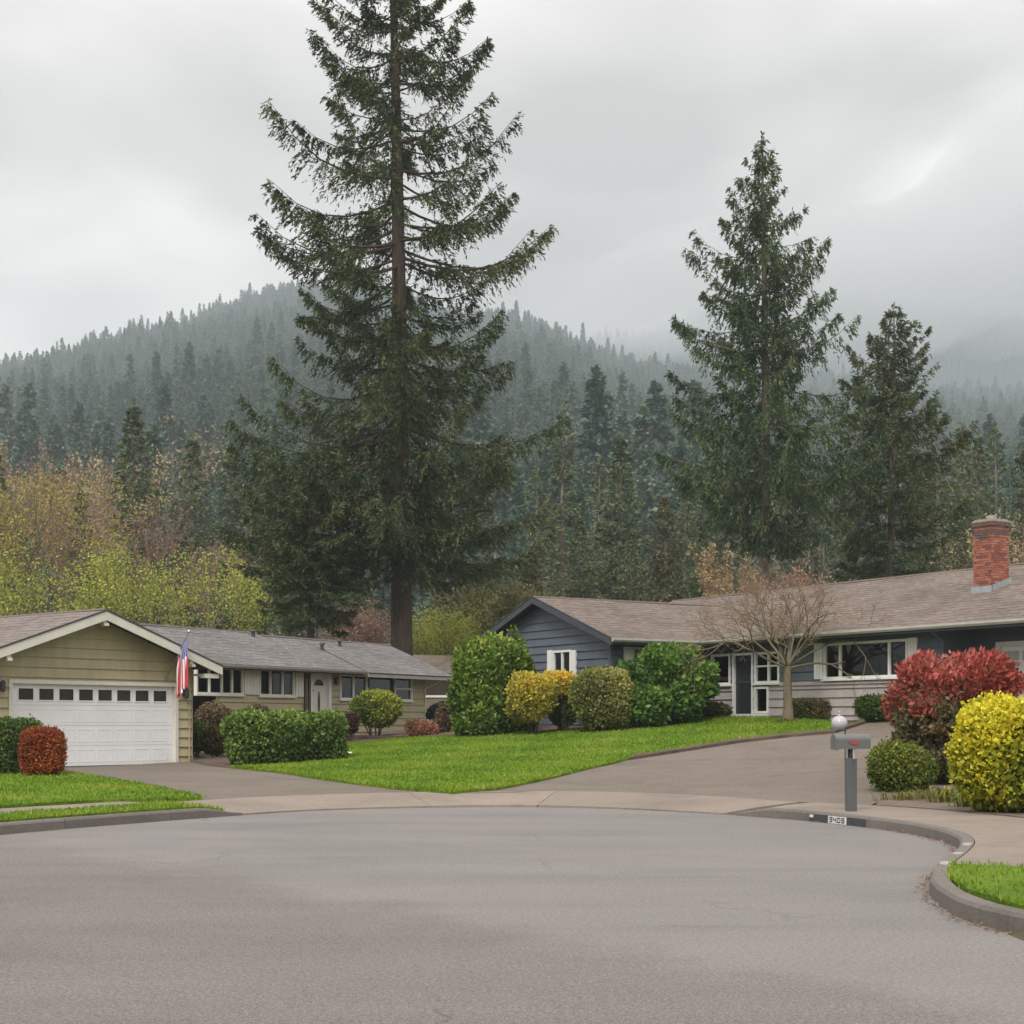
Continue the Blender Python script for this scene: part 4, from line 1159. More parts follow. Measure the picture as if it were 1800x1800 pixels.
# main front
BW = Wall(IN, v_, -w_)
LM = 11.0
zc0 = 1.55
rwin = wrect(BW, 1450, 1598, 1127, 1192); rsh1 = wrect(BW, 1434, 1449, 1131, 1194); rsh2 = wrect(BW, 1599, 1615, 1121, 1192)
rwl = wrect(BW, 1252, 1286, 1150, 1204)
rdo = wrect(BW, 1290, 1326, 1148, 1255); rsi = wrect(BW, 1328.5, 1372, 1146, 1201); rsl = wrect(BW, 1328.5, 1353, 1207, 1254)
siding(BH, BW, BW.T(1664), zc0 - 0.1, [(0, FWZ), (30, FWZ)], 0.258, [rwin, rwl, rdo, rsi, rsl], M['blue'], BW.Z(1400, 1204), M['taupe'])
zb_ = BW.Z(1400, 1204)
mb = MB()
for a_, b_ in ((rsi[1], BW.T(1664)),): BW.box(mb, a_ + 0.02, b_, 0.051, 0.075, zb_ - 0.02, zb_ + 0.03)
mb.build('belt_trim', M['taupe'], BH)
window(BH, BW, *rwin, bars=(0.2, 0.785), m='white', curtain=[(0.0, 0.2, 0.0, 1.0, 'curtain')] and None)
shutter(BH, BW, *rsh1, grooves=3); shutter(BH, BW, *rsh2, grooves=3)
window(BH, BW, *rwl, m='white')
window(BH, BW, *rsi, bars=(0.56,), m='white', rails=(0.55,), curtain=[(0.05, 0.95, 0.0, 1.0, 'curtain')])
window(BH, BW, *rsl, m='white', sill=False)
t0, t1, z0_, z1_ = rdo
mb = MB(); BW.box(mb, t0, t0 + 0.07, -0.09, 0.07, z0_, z1_); BW.box(mb, t1 - 0.07, t1, -0.09, 0.07, z0_, z1_); BW.box(mb, t0 + 0.07, t1 - 0.07, -0.09, 0.05, z1_ - 0.07, z1_); BW.box(mb, t0 - 0.05, rsl[1], -0.05, 0.12, z0_ - 0.1, z0_ - 0.001); mb.build('door_casing', M['white'], BH)
M['screen'] = paint('dark_screen', (0.022, 0.028, 0.036), 0.35, 0.2, 4, gr=0.05)
mb = MB(); BW.box(mb, t0 + 0.07, t1 - 0.07, -0.06, -0.02, z0_, z1_ - 0.07)
sd_ = mb.build('screen_door', M['screen'], BH)
mb = MB(); BW.box(mb, t0 + 0.072, t1 - 0.072, -0.02, -0.005, z0_ + 0.95, z0_ + 1.02); mb.build('push_bar', M['dark_trim'], sd_)
mb = MB(); BW.box(mb, t1 - 0.16, t1 - 0.1, -0.02, 0.03, z0_ + 1.05, z0_ + 1.2); mb.build('handle', M['steel'], sd_)
plain_wall('foundation', BW, 0, BW.T(1664), zc0 - 1.0, zc0 - 0.101, M['kerb'], -0.15, 0.01, BH)
# vase on the sill of the picture window
# recessed porch and garage
tr = BW.T(1664)
RC = Wall(IN + w_ * 1.0, v_, -w_)
rg = RC.T(1752); zg = 1.42
siding(BH, RC, 24, zg, [(tr, FWZ), (24, FWZ)], 0.258, [(rg, rg + 2.8, 0, zg + 2.2), (rg + 3.4, rg + 6.2, 0, zg + 2.2)], M['blue'], t00=tr)
rs_ = Wall(IN + v_ * tr, w_, v_)
plain_wall('return_wall', rs_, 0.0, 1.0, zg, FWZ, M['blue'], -0.09, 0.0, BH)
for g0 in (rg, rg + 3.4):
    mb = MB(); RC.box(mb, g0, g0 + 0.14, -0.09, 0.05, zg, zg + 2.2); RC.box(mb, g0 + 2.66, g0 + 2.8, -0.09, 0.05, zg, zg + 2.2); RC.box(mb, g0 + 0.14, g0 + 2.66, -0.09, 0.05, zg + 2.07, zg + 2.2); mb.build('door_casing', M['white'], BH)
    mb = MB(); RC.box(mb, g0 + 0.14, g0 + 2.66, -0.09, -0.05, zg, zg + 2.07); gg = mb.build('garage_door', M['door_white'], BH)
    for r_ in range(4):
        mb = MB(); RC.box(mb, g0 + 0.15, g0 + 2.65, -0.05, -0.03, zg + 0.01 + r_ * 0.515, zg + 0.01 + r_ * 0.515 + 0.505); mb.build('door_section', M['door_white'], gg)
    for j in range(4):
        mb = MB(); a = g0 + 0.22 + j * 0.60; RC.box(mb, a, a + 0.5, -0.03, -0.022, zg + 1.70, zg + 1.95); mb.build('pane', M['curtain'], gg)
lamp_fixture(BH, RC, RC.T(1697), RC.Z(1697, 1130))
# far walls, floor, ceiling
fw = Wall(IN - v_ * 7.9 + w_ * 0.0, w_, -v_); plain_wall('side_wall', fw, -3.5, 10.4, 0.6, EZB, M['blue'], -0.1, 0, BH)
bk = Wall(IN - v_ * 7.9 + w_ * 10.4, v_, w_); plain_wall('rear_wall', bk, 0, 32, 0.6, EZB, M['blue'], -0.1, 0, BH)
fe = Wall(IN + v_ * 24 , w_, v_); plain_wall('side_wall', fe, 1.1, 10.4, 0.6, EZB, M['blue'], -0.1, 0, BH)
mb = MB(); BW.box(mb, -7.8, 24, -10.3, -1.1, 1.3, 1.5); FW.box(mb, 0.1, 3.7, -7.7, -0.1, 1.3, 1.45); mb.build('floor_slab', M['interior'], BH)
mb = MB(); BW.box(mb, -7.6, 24, -10.3, -0.1, FWZ - 0.03, FWZ - 0.01); BW.box(mb, 3.5, 12, -4.1, -4.0, 1.5, FWZ - 0.04); FW.box(mb, 0.1, 3.5, -7.6, -0.1, FWZ - 0.03, FWZ - 0.01); FW.box(mb, 0.1, 3.5, -3.6, -3.5, 1.45, FWZ - 0.04); mb.build('ceiling', M['interior'], BH)
# roofs
PB = [M['roof_brown'], M['soffit_blue']]
SM = 6.0
e0 = IN - w_ * 0.6 - v_ * 8.5
LMR = 8.5 + 25.0
roof_slope(BH, (e0.x, e0.y, EZB), v_, LMR, w_, SM, SM * PIT, PB)
e1 = IN - w_ * 0.6 + w_ * (2 * SM) - v_ * 8.5
roof_slope(BH, (e1.x, e1.y, EZB), v_, LMR, -w_, SM, SM * PIT, PB)
a0 = C0 + v_ * 0.6 - w_ * 0.42
roof_slope(BH, (a0.x, a0.y, EZB), w_, 9.4, -v_, HSA, HSA * PIT, PB)
a1 = a0 - v_ * (2 * HSA)
roof_slope(BH, (a1.x, a1.y, EZB), w_, 9.4, v_, HSA, HSA * PIT, PB)
# ridge cap
def ridge(root, a, b, m):
    mb = MB(); mb.tube([a, b], 0.055, 6); return mb.build('ridge_cap', m, root)
r0 = e0 + w_ * SM; r1_ = r0 + v_ * LMR
ridge(BH, (r0.x, r0.y, EZB + SM * PIT + 0.0), (r1_.x, r1_.y, EZB + SM * PIT + 0.0), M['roof_cap'])
apB = a0 - v_ * HSA; ra2 = apB + w_ * 8.2
ridge(BH, (apB.x, apB.y, EZB + HSA * PIT), (ra2.x, ra2.y, EZB + HSA * PIT), M['roof_cap'])
apE = apx - GA_N * roofL; ridge(KH, (apx.x, apx.y, z_ap), (apE.x, apE.y, z_ap), M['roof_cap'])
k0, k1 = ER - MD * (t_split) - MN * 2.9, ER - MN * 2.9; ridge(KH, (k0.x, k0.y, EZ + 2.9 * 0.44 + 0.004), (k1.x, k1.y, EZ + 2.9 * 0.44), M['roof_cap2'])
k0, k1 = ER - MD * ELN - MN * 3.08, ER - MD * t_split - MN * 3.08; ridge(KH, (k0.x, k0.y, EZ + 3.08 * 0.44 + 0.012), (k1.x, k1.y, EZ + 3.08 * 0.44 + 0.012), M['roof_cap2'])
# rake boards of the gable, fascia and gutters
for sg, q_ in ((1, a0), (-1, a1)):
    A_ = Vector((q_.x, q_.y, EZB - 0.01)); B_ = Vector((apB.x, apB.y, EZB + HSA * PIT - 0.01))
    board(BH, 'rake_board', A_ - Vector((w_.x, w_.y, 0)) * 0.003, B_ - Vector((w_.x, w_.y, 0)) * 0.003, 0.19, 0.04, M['rake_blue'], side=(-w_.x, -w_.y, 0))
    board(BH, 'drip_edge', A_ - Vector((w_.x, w_.y, 0)) * 0.005 + Vector((0, 0, .05)), B_ - Vector((w_.x, w_.y, 0)) * 0.005 + Vector((0, 0, .05)), 0.03, 0.05, M['rake_blue'], side=(-w_.x, -w_.y, 0))
g1 = a0 + w_ * 3.42
gutter(BH, (a0.x, a0.y, EZB + 0.01), (g1.x, g1.y, EZB + 0.01), v_, M['gutter_lt'])
gm0 = e0 + v_ * 8.0; gm1 = e0 + v_ * LMR
gutter(BH, (gm0.x, gm0.y, EZB + 0.01), (gm1.x, gm1.y, EZB + 0.01), -w_, M['gutter_lt'])
board(BH, 'fascia', (a0.x, a0.y, EZB - 0.02), (g1.x, g1.y, EZB - 0.02), 0.15, 0.03, M['rake_blue'], side=(-v_.x, -v_.y, 0))
board(BH, 'fascia', (gm0.x, gm0.y, EZB - 0.02), (gm1.x, gm1.y, EZB - 0.02), 0.15, 0.03, M['rake_blue'], side=(w_.x, w_.y, 0))
mb = MB(); q0 = Vector(BW.p(tr - 0.1, 0.55, EZB - 0.1)); mb.tube([q0, BW.p(tr - 0.06, 0.07, EZB - 0.4), BW.p(tr - 0.06, 0.07, zc0)], 0.035, 8); mb.build('downspout', M['blue'], BH)

# chimney: brick by brick on the two faces that show, plus cap, flue and flashing
S_c, T_c = 3.03, 9.65
ch = IN - w_ * 0.6 + v_ * T_c + w_ * S_c           # near corner on the roof
zr = EZB + S_c * PIT; ztop = 7.25
CWf, CWs = 0.64, 0.70
chim = MB()
fA = Wall(ch - v_ * CWf, v_, -w_)                  # front face (along the ridge direction)
fB = Wall(ch, w_, v_)                              # uphill-running face
fA.box(chim, 0.008, CWf - 0.008, -CWs + 0.008, -0.008, zr - 0.6, ztop - 0.28)
chimney = chim.build('chimney', M['mortar'], BH)
bl, bh, jt = 0.198, 0.060, 0.011
zc_ = zr - 0.25; row = 0
def brick_at(Wf, t0, t1, z, proud=0.0, h_=bh, m='brick'):
    mb = MB(); o_ = 0.004 + proud + random.uniform(-0.002, 0.003)
    Wf.box(mb, t0, t1, -0.05, o_, z, z + h_); b_ = mb.build('brick', M[m], chimney); return b_
while zc_ < ztop - 0.30:
    pr = 0.0
    lv = (ztop - zc_)
    if 0.48 < lv < 0.62: pr = 0.012
    for Wf, Wd in ((fA, CWf), (fB, CWs)):
        t = -(bl / 2 + jt / 2) if row % 2 else 0.0
        while t < Wd - 0.03:
            a, b = max(t, 0.0), min(t + bl, Wd)
            ground_z = zr + ((0 if Wf is fA else (a + b) / 2) * PIT)
            if b - a > 0.03 and zc_ > ground_z - 0.12:
                sooty = (abs(lv - 0.63) < 0.07 and Wf is fA and 0.1 < a < 0.4) or (0.46 < lv < 0.54)
                brick_at(Wf, a + 0.001, b - 0.001, zc_, pr, bh, 'brick_soot' if sooty else 'brick')
            t += bl + jt
    zc_ += bh + jt; row += 1
# corbelled soot-dark cap of bricks on edge
for Wf, Wd in ((fA, CWf), (fB, CWs)):
    t = -0.03 if Wf is fA else 0.0
    while t < Wd + 0.03 - 0.02:
        b = min(t + 0.066, Wd + 0.03)
        brick_at(Wf, t + 0.002, b - 0.004, ztop - 0.285, 0.035, 0.115, 'brick_soot'); t += 0.072
mb = MB(); fA.box(mb, -0.025, CWf + 0.025, -CWs - 0.02, 0.03, ztop - 0.168, ztop - 0.12)
for z0_, z1_, g_ in ((ztop - 0.12, ztop - 0.09, 0.02),): fA.box(mb, g_, CWf - g_, -CWs + g_, -g_, z0_, z1_)
mb.build('crown', M['clay'], chimney)
mb = MB(); cc = ch - v_ * CWf / 2 + w_ * CWs / 2
for r_, h0, h1 in ((0.15, -0.09, 0.04),):
    n_ = 12; prof = [(0.11, 0.0), (0.15, 0.0), (0.15, 0.13), (0.11, 0.13), (0.11, 0.0)]
    mb.lathe((cc.x, cc.y, ztop - 0.10), prof, n_)
mb.build('flue', M['clay'], chimney)
fl = MB()
fA.box(fl, -0.06, CWf + 0.02, 0.012, 0.03, zr - 0.02, zr + 0.17)
fl.hexa([fB.p(0.02, 0.012, zr + 0.0), fB.p(CWs + 0.08, 0.012, zr + (CWs + .08) * PIT), fB.p(CWs + 0.08, 0.03, zr + (CWs + .08) * PIT), fB.p(0.02, 0.03, zr),
         fB.p(0.02, 0.012, zr + 0.19), fB.p(CWs + 0.08, 0.012, zr + 0.19 + CWs * PIT), fB.p(CWs + 0.08, 0.03, zr + 0.19 + CWs * PIT), fB.p(0.02, 0.03, zr + 0.19)])
fl.build('flashing', M['tin'], chimney)

# ================================================================== small things by the houses
# neighbour roof and fence seen between the houses
NB = thing('house', (-3.6, 84.0, 1.4), 'low tan roofed house glimpsed between khaki house and evergreen', 'house')
nA = Wall((-9.0, 84.0), (1, 0.12), (0.12, -1)); z1n = 1.5 + (1270 - 1183) * 84 / F
plain_wall('wall', nA, 0, 10.5, 1.0, z1n, M['fence'], -4.5, 0, NB)
q0 = nA.P + nA.n * 0.5 - nA.d * 0.5
roof_slope(NB, (q0.x, q0.y, z1n - 0.02), nA.d, 11.5, -nA.n, 3.2, 1.12, [M['roof_tan'], M['soffit']])
q1 = q0 - nA.n * 6.4; roof_slope(NB, (q1.x, q1.y, z1n - 0.02), nA.d, 11.5, nA.n, 3.2, 1.12, [M['roof_tan'], M['soffit']])
board(NB, 'fascia', (q0.x, q0.y, z1n - 0.03), (q0.x + nA.d.x * 11.5, q0.y + nA.d.y * 11.5, z1n - 0.03), 0.14, 0.03, M['gutter'], side=(-nA.n.x, -nA.n.y, 0))
FE = thing('fence', (-2.9, 70.0, 1.2), 'weathered board fence with pale top rail between the houses', 'fence')
fw_ = Wall((-4.6, 69.0), (1, 0.1), (0.1, -1)); zf = 1.5 + (1270 - 1222) * 69 / F
t = 0
while t < 4.2:
    mb = MB(); fw_.box(mb, t, t + 0.135, -0.02, random.uniform(-0.002, 0.004), 1.0, zf - 0.1); mb.build('fence_board', M['fence'], FE); t += 0.145
mb = MB(); fw_.box(mb, -0.05, 4.3, -0.06, 0.05, zf - 0.1, zf); mb.build('top_rail', M['cream'], FE)
for t in (0.0, 2.1, 4.15):
    mb = MB(); fw_.box(mb, t, t + 0.1, -0.12, -0.021, 0.9, zf - 0.1); mb.build('fence_post', M['fence'], FE)

# low timber edging of the raised bed
te = thing('timber_planter_edge', (-4.6, 52.5, 1.0), 'dark stained timber edge of the raised bed below the round shrub', 'garden edge')
pa, pb = Vector((*G(606, 1301), 0)), Vector((*G(712, 1299), 0))
te.location = (pa.x, pa.y, hh(pa.x, pa.y))
za = hh(pa.x, pa.y)
dpl = (pb - pa).normalized(); tw_ = Wall((pa.x, pa.y), (dpl.x, dpl.y), (dpl.y, -dpl.x)); L_ = (pb - pa).length
for k in range(2):
    mb = MB(); tw_.box(mb, 0, L_, -0.12, 0.0 - 0.01 * k, za - 0.05 + k * 0.112, za + 0.06 + k * 0.112); mb.build('timber', M['timber'], te)

# flag on the garage
fp0 = Vector(GW.p(GW.T(290), 0.03, GW.Z(290, 1196)))
fp1 = fp0 + Vector((GA_N.x, GA_N.y, 0)) * 0.95 + Vector((GA_U.x, GA_U.y, 0)) * 0.05 + Vector((0, 0, 1.32))
FP = thing('flag', tuple(fp0), 'striped flag with blue starry canton hanging beside the garage door', 'flag')
mb = MB(); mb.tube([fp0, fp1], 0.014, 8); mb.build('pole', M['pole'], FP)
mb = MB(); mb.lathe(fp1, [(0.0, -0.04), (0.03, -0.03), (0.042, 0.0), (0.03, 0.03), (0.0, 0.042)], 10); mb.build('finial', M['steel'], FP)
mb = MB(); d_ = (fp1 - fp0).normalized(); mb.tube([fp0 - d_ * 0.03, fp0 + d_ * 0.16], 0.028, 8); mb.build('bracket', M['steel'], FP)
def flagmat():
    m, nt, nd, lk, b = mat('flag_cloth')
    uv = nd.new('ShaderNodeUVMap'); uv.uv_map = 'UVMap'
    sx = nd.new('ShaderNodeSeparateXYZ'); lk.new(uv.outputs[0], sx.inputs[0])
    def math_(op, a, b_=None):
        n = nd.new('ShaderNodeMath'); n.operation = op
        for i, x in enumerate((a, b_)):
            if x is None: continue
            if isinstance(x, (int, float)): n.inputs[i].default_value = x
            else: lk.new(x, n.inputs[i])
        return n.outputs[0]
    st = math_('LESS_THAN', math_('MODULO', math_('MULTIPLY', sx.outputs[0], 6.5), 1.0), 0.5)
    red, white, blue = (0.50, 0.035, 0.06), (0.82, 0.78, 0.78), (0.035, 0.05, 0.30)
    c = mixc(nd, lk, white, red, st)
    can = math_('MULTIPLY', math_('LESS_THAN', sx.outputs[0], 7 / 13), math_('LESS_THAN', sx.outputs[1], 0.40))
    vo = nd.new('ShaderNodeTexVoronoi'); vo.inputs['Scale'].default_value = 1.0; vo.inputs['Randomness'].default_value = 0.0
    mp_ = nd.new('ShaderNodeMapping'); mp_.inputs['Scale'].default_value = (9 / (7 / 13), 9 / 0.40, 1); lk.new(uv.outputs[0], mp_.inputs['Vector']); lk.new(mp_.outputs[0], vo.inputs['Vector'])
    star = math_('LESS_THAN', vo.outputs['Distance'], 0.27)
    cb = mixc(nd, lk, blue, white, star)
    lk.new(mixc(nd, lk, c, cb, can), b.inputs['Base Color']); b.inputs['Roughness'].default_value = 0.8
    return m
M['flag'] = flagmat()
NU, NV = 40, 24
hoist0 = fp1 - d_ * 0.10; hl, fly = 0.80, 1.40
V, UV = [], []
lat = Vector((GA_U.x, GA_U.y, 0))
for j in range(NV + 1):
    v = j / NV
    for i in range(NU + 1):
        u = i / NU
        top = hoist0 - d_ * (hl * u)
        f = min(1.0, v * 2.2)
        drop = v * fly * (1 - 0.10 * u)
        # the cloth gathers under the pole tip and hangs in folds
        gather = hoist0 - d_ * (0.20 + 0.40 * u)
        base = top.lerp(Vector((gather.x, gather.y, top.z)), f * 0.45)
        fold = 0.055 * math.sin(u * 21 + v * 2.0) * f + 0.03 * math.sin(u * 9 - v * 3)
        side = 0.05 * math.sin(u * 13 + 1 + v * 1.5) * f
        q_ = Vector((base.x, base.y, top.z - drop + 0.22 * u * f * hl)) + Vector((GA_N.x, GA_N.y, 0)) * fold + lat * side
        V.append(tuple(q_ - fp0)); UV.append((u, v))
Fs = [(j * (NU + 1) + i, j * (NU + 1) + i + 1, (j + 1) * (NU + 1) + i + 1, (j + 1) * (NU + 1) + i) for j in range(NV) for i in range(NU)]
me = mesh_np('cloth', np.array(V), np.array(Fs), M['flag'], smooth=True)
ul = me.uv_layers.new(name='UVMap'); li = np.empty(len(me.loops), np.int32); me.loops.foreach_get('vertex_index', li); ul.data.foreach_set('uv', np.array(UV, np.float32)[li].ravel())
link('cloth', me, FP)

# mailbox on its post
mx_, my_ = G(1496, 1427); mz = hh(mx_, my_)
MBX = thing('mailbox', (mx_, my_, mz), 'grey metal mailbox with red flag on a square grey post', 'mailbox')
sc_ = my_ / F
px2 = lambda p: (p - 900) * sc_
zz_ = lambda p: CZ - (p - HZ) * sc_
pw2 = 10.5 * sc_
mb = MB(); c_ = math.radians(28)
def rbox(mb, cx, cy, hw, z0, z1, ang, taper=1.0):
    p = []
    for z, k in ((z0, 1.0), (z1, taper)):
        for a in (45, 135, 225, 315):
            r_ = hw * math.sqrt(2) * k; t_ = math.radians(a) + ang
            p.append((cx + r_ * math.cos(t_), cy + r_ * math.sin(t_), z))
    mb.hexa(p)
rbox(mb, mx_, my_, 0.066, mz - 0.02, zz_(1333), c_)
mb.build('post', M['post_grey'], MBX, bevel=0.006)
mb = MB(); rbox(mb, mx_, my_, 0.036, zz_(1333) - 0.02, zz_(1312), c_); mb.build('neck', M['stem_dark'], MBX)
mb = MB(); mb.hexa([(mx_ + 0.01, my_ - 0.085, zz_(1334)), (mx_ + 0.04, my_ - 0.085, zz_(1334)), (mx_ + 0.04, my_ - 0.08, zz_(1334)), (mx_ + 0.01, my_ - 0.08, zz_(1334)),
                    (mx_ + 0.01, my_ - 0.07, zz_(1317)), (mx_ + 0.03, my_ - 0.07, zz_(1317)), (mx_ + 0.03, my_ - 0.065, zz_(1317)), (mx_ + 0.01, my_ - 0.065, zz_(1317))]); mb.build('brace', M['steel'], MBX)
# box body: arched section swept along its length
bx0, bx1 = px2(1463), px2(1529); bt, bb = zz_(1291), zz_(1316.5); hwid = 0.085; ang = math.radians(14)
def mpt(x, y, z):      # rotate body about the post
    dx, dy = x - mx_, y
    return (mx_ + dx * math.cos(ang) - dy * math.sin(ang), my_ + dx * math.sin(ang) + dy * math.cos(ang), z)
prof = [(-hwid, bb), (hwid, bb)] + [(hwid * math.cos(a), bt - hwid + hwid * math.sin(a)) for a in np.linspace(0, math.pi, 13)]
k_ = len(prof); mb = MB()
mb.poly([mpt(bx0 + 0.01, y, z) for y, z in prof] + [mpt(bx1, y, z) for y, z in prof], [(i, (i + 1) % k_, k_ + (i + 1) % k_, k_ + i) for i in range(k_)] + [tuple(range(k_))[::-1], tuple(range(k_, 2 * k_))])
mb.build('box', M['box_grey'], MBX)
big = [(y * 1.05, bb - 0.004 + (z - bb) * 1.05) for y, z in prof]
mb = MB(); mb.poly([mpt(bx0 - 0.012, y, z) for y, z in big] + [mpt(bx0 + 0.022, y, z) for y, z in big], [(i, (i + 1) % k_, k_ + (i + 1) % k_, k_ + i) for i in range(k_)] + [tuple(range(k_))[::-1], tuple(range(k_, 2 * k_))]); mb.build('lid', M['box_grey'], MBX)
mb = MB(); mb.hexa([mpt(bx0 - 0.03, -0.05, bb - 0.02), mpt(bx0 + 0.07, -0.05, bb - 0.02), mpt(bx0 + 0.07, 0.05, bb - 0.02), mpt(bx0 - 0.03, 0.05, bb - 0.02), mpt(bx0 - 0.03, -0.05, bb - 0.006), mpt(bx0 + 0.07, -0.05, bb - 0.006), mpt(bx0 + 0.07, 0.05, bb - 0.006), mpt(bx0 - 0.03, 0.05, bb - 0.006)]); mb.build('lip', M['steel'], MBX)
fx = px2(1489); mb = MB()
pts = [(fx, zz_(1302.5)), (fx + 0.03, zz_(1301)), (fx + 0.13, zz_(1303)), (fx + 0.15, zz_(1306)), (fx + 0.11, zz_(1309)), (fx + 0.03, zz_(1308)), (fx, zz_(1305.5))]
n_ = len(pts); mb.poly([mpt(x, -hwid - 0.012, z) for x, z in pts] + [mpt(x, -hwid - 0.002, z) for x, z in pts], [tuple(range(n_)), tuple(range(n_, 2 * n_))[::-1]] + [(i, (i + 1) % n_, n_ + (i + 1) % n_, n_ + i) for i in range(n_)]); mb.build('signal_flag', M['red'], MBX)

# globe lamp behind the mailbox
gx, gy = px2(1484) * 1.022, my_ + 0.55; sg = gy / F
GLB = thing('globe_lamp', (gx, gy, hh(gx, gy)), 'frosted white globe lamp with small finial behind the mailbox', 'lamp')
gc = Vector(((1475.5 - 900) * sg, gy, CZ - (1271 - HZ) * sg)); gr2 = 14.2 * sg
mb = MB(); mb.tube([(gx + 0.03, gy, hh(gx, gy) - 0.02), (gx + 0.02, gy, gc.z - gr2 * 0.3)], 0.014, 8); mb.build('post', M['post_grey'], GLB)
mb = MB(); mb.lathe(gc, [(0.0001, -gr2 * .92)] + [(gr2 * math.cos(a), gr2 * .92 * math.sin(a)) for a in np.linspace(-1.45, 1.45, 17)] + [(0.0001, gr2 * .92)], 24); mb.build('globe', M['globe'], GLB, smooth=True)
mb = MB(); mb.lathe(gc + Vector((0, 0, gr2 * 0.9)), [(0.0, 0.0), (0.03, 0.0), (0.035, 0.012), (0.018, 0.02), (0.014, 0.035), (0.024, 0.045), (0.018, 0.066), (0.0, 0.074)], 10); mb.build('finial', M['steel'], GLB, smooth=True)
mb = MB(); mb.lathe(gc + Vector((0, 0, -gr2 * 0.98)), [(0.0, 0.0), (0.05, 0.0), (0.06, 0.03), (0.0, 0.04)], 12); mb.build('collar', M['post_grey'], GLB)

# blue pot at the corner of the khaki house
bp_ = at(743, 1276, 57.5); zpt = hh(bp_.x, bp_.y)
mb = MB(); mb.lathe((bp_.x, bp_.y, zpt), [(0.0, 0.02), (0.13, 0.02), (0.2, 0.36), (0.23, 0.37), (0.23, 0.43), (0.2, 0.43), (0.18, 0.38), (0.0, 0.36)], 18)
tag(mb.build('plant_pot', M['blue_pot'], None, True, loc=(bp_.x, bp_.y, zpt)), 'bright blue plant pot beside the khaki house corner', 'pot')
# ------------------------------------------------------------------ plants: generators
FIR = [(0, (0.035, 0.055, 0.026)), (0.35, (0.068, 0.098, 0.041)), (0.65, (0.112, 0.142, 0.054)), (0.88, (0.160, 0.174, 0.070)), (1, (0.195, 0.174, 0.087))]
M['fir'] = leafmat('fir_needles', FIR, 0.22)
M['spruce'] = leafmat('spruce_needles', [(0, (0.041, 0.069, 0.032)), (0.4, (0.076, 0.122, 0.053)), (0.75, (0.122, 0.169, 0.069)), (1, (0.195, 0.204, 0.094))], 0.22)
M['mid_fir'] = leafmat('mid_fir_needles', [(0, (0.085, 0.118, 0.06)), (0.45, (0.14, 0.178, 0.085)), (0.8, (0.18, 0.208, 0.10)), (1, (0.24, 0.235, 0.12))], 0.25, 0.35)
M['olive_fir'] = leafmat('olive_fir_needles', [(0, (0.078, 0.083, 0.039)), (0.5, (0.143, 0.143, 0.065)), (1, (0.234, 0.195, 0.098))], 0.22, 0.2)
M['far_fir'] = leafmat('haze_tinted_fir_needles', [(0, (0.056, 0.109, 0.081)), (0.5, (0.109, 0.182, 0.124)), (0.85, (0.175, 0.245, 0.147)), (1, (0.280, 0.266, 0.168))], 0.2, 0.6)  # lighter and bluer than near firs: some distance haze is put into this colour

def tubes(segs, n=5):
    """segs: array (m, 8) p0 xyz, p1 xyz, r0, r1 -> quads"""
    s = np.asarray(segs, float); m = len(s)
    p0, p1, r0, r1 = s[:, 0:3], s[:, 3:6], s[:, 6], s[:, 7]
    d = unit(p1 - p0); ref = np.where(np.abs(d[:, 2:3]) > 0.9, np.array([[1.0, 0, 0]]), np.array([[0, 0, 1.0]]))
    u = unit(np.cross(d, ref)); w = np.cross(d, u)
    a = np.arange(n) * 2 * math.pi / n
    ring = u[:, None, :] * np.cos(a)[None, :, None] + w[:, None, :] * np.sin(a)[None, :, None]
    V = np.concatenate([p0[:, None] + ring * r0[:, None, None], p1[:, None] + ring * r1[:, None, None]], 1).reshape(-1, 3)
    b = (np.arange(m) * 2 * n)[:, None]; k = np.arange(n)[None]; k2 = (np.arange(n) + 1)[None] % n
    Q = np.stack([b + k, b + k2, b + n + k2, b + n + k], 2).reshape(-1, 4)
    return V, Q

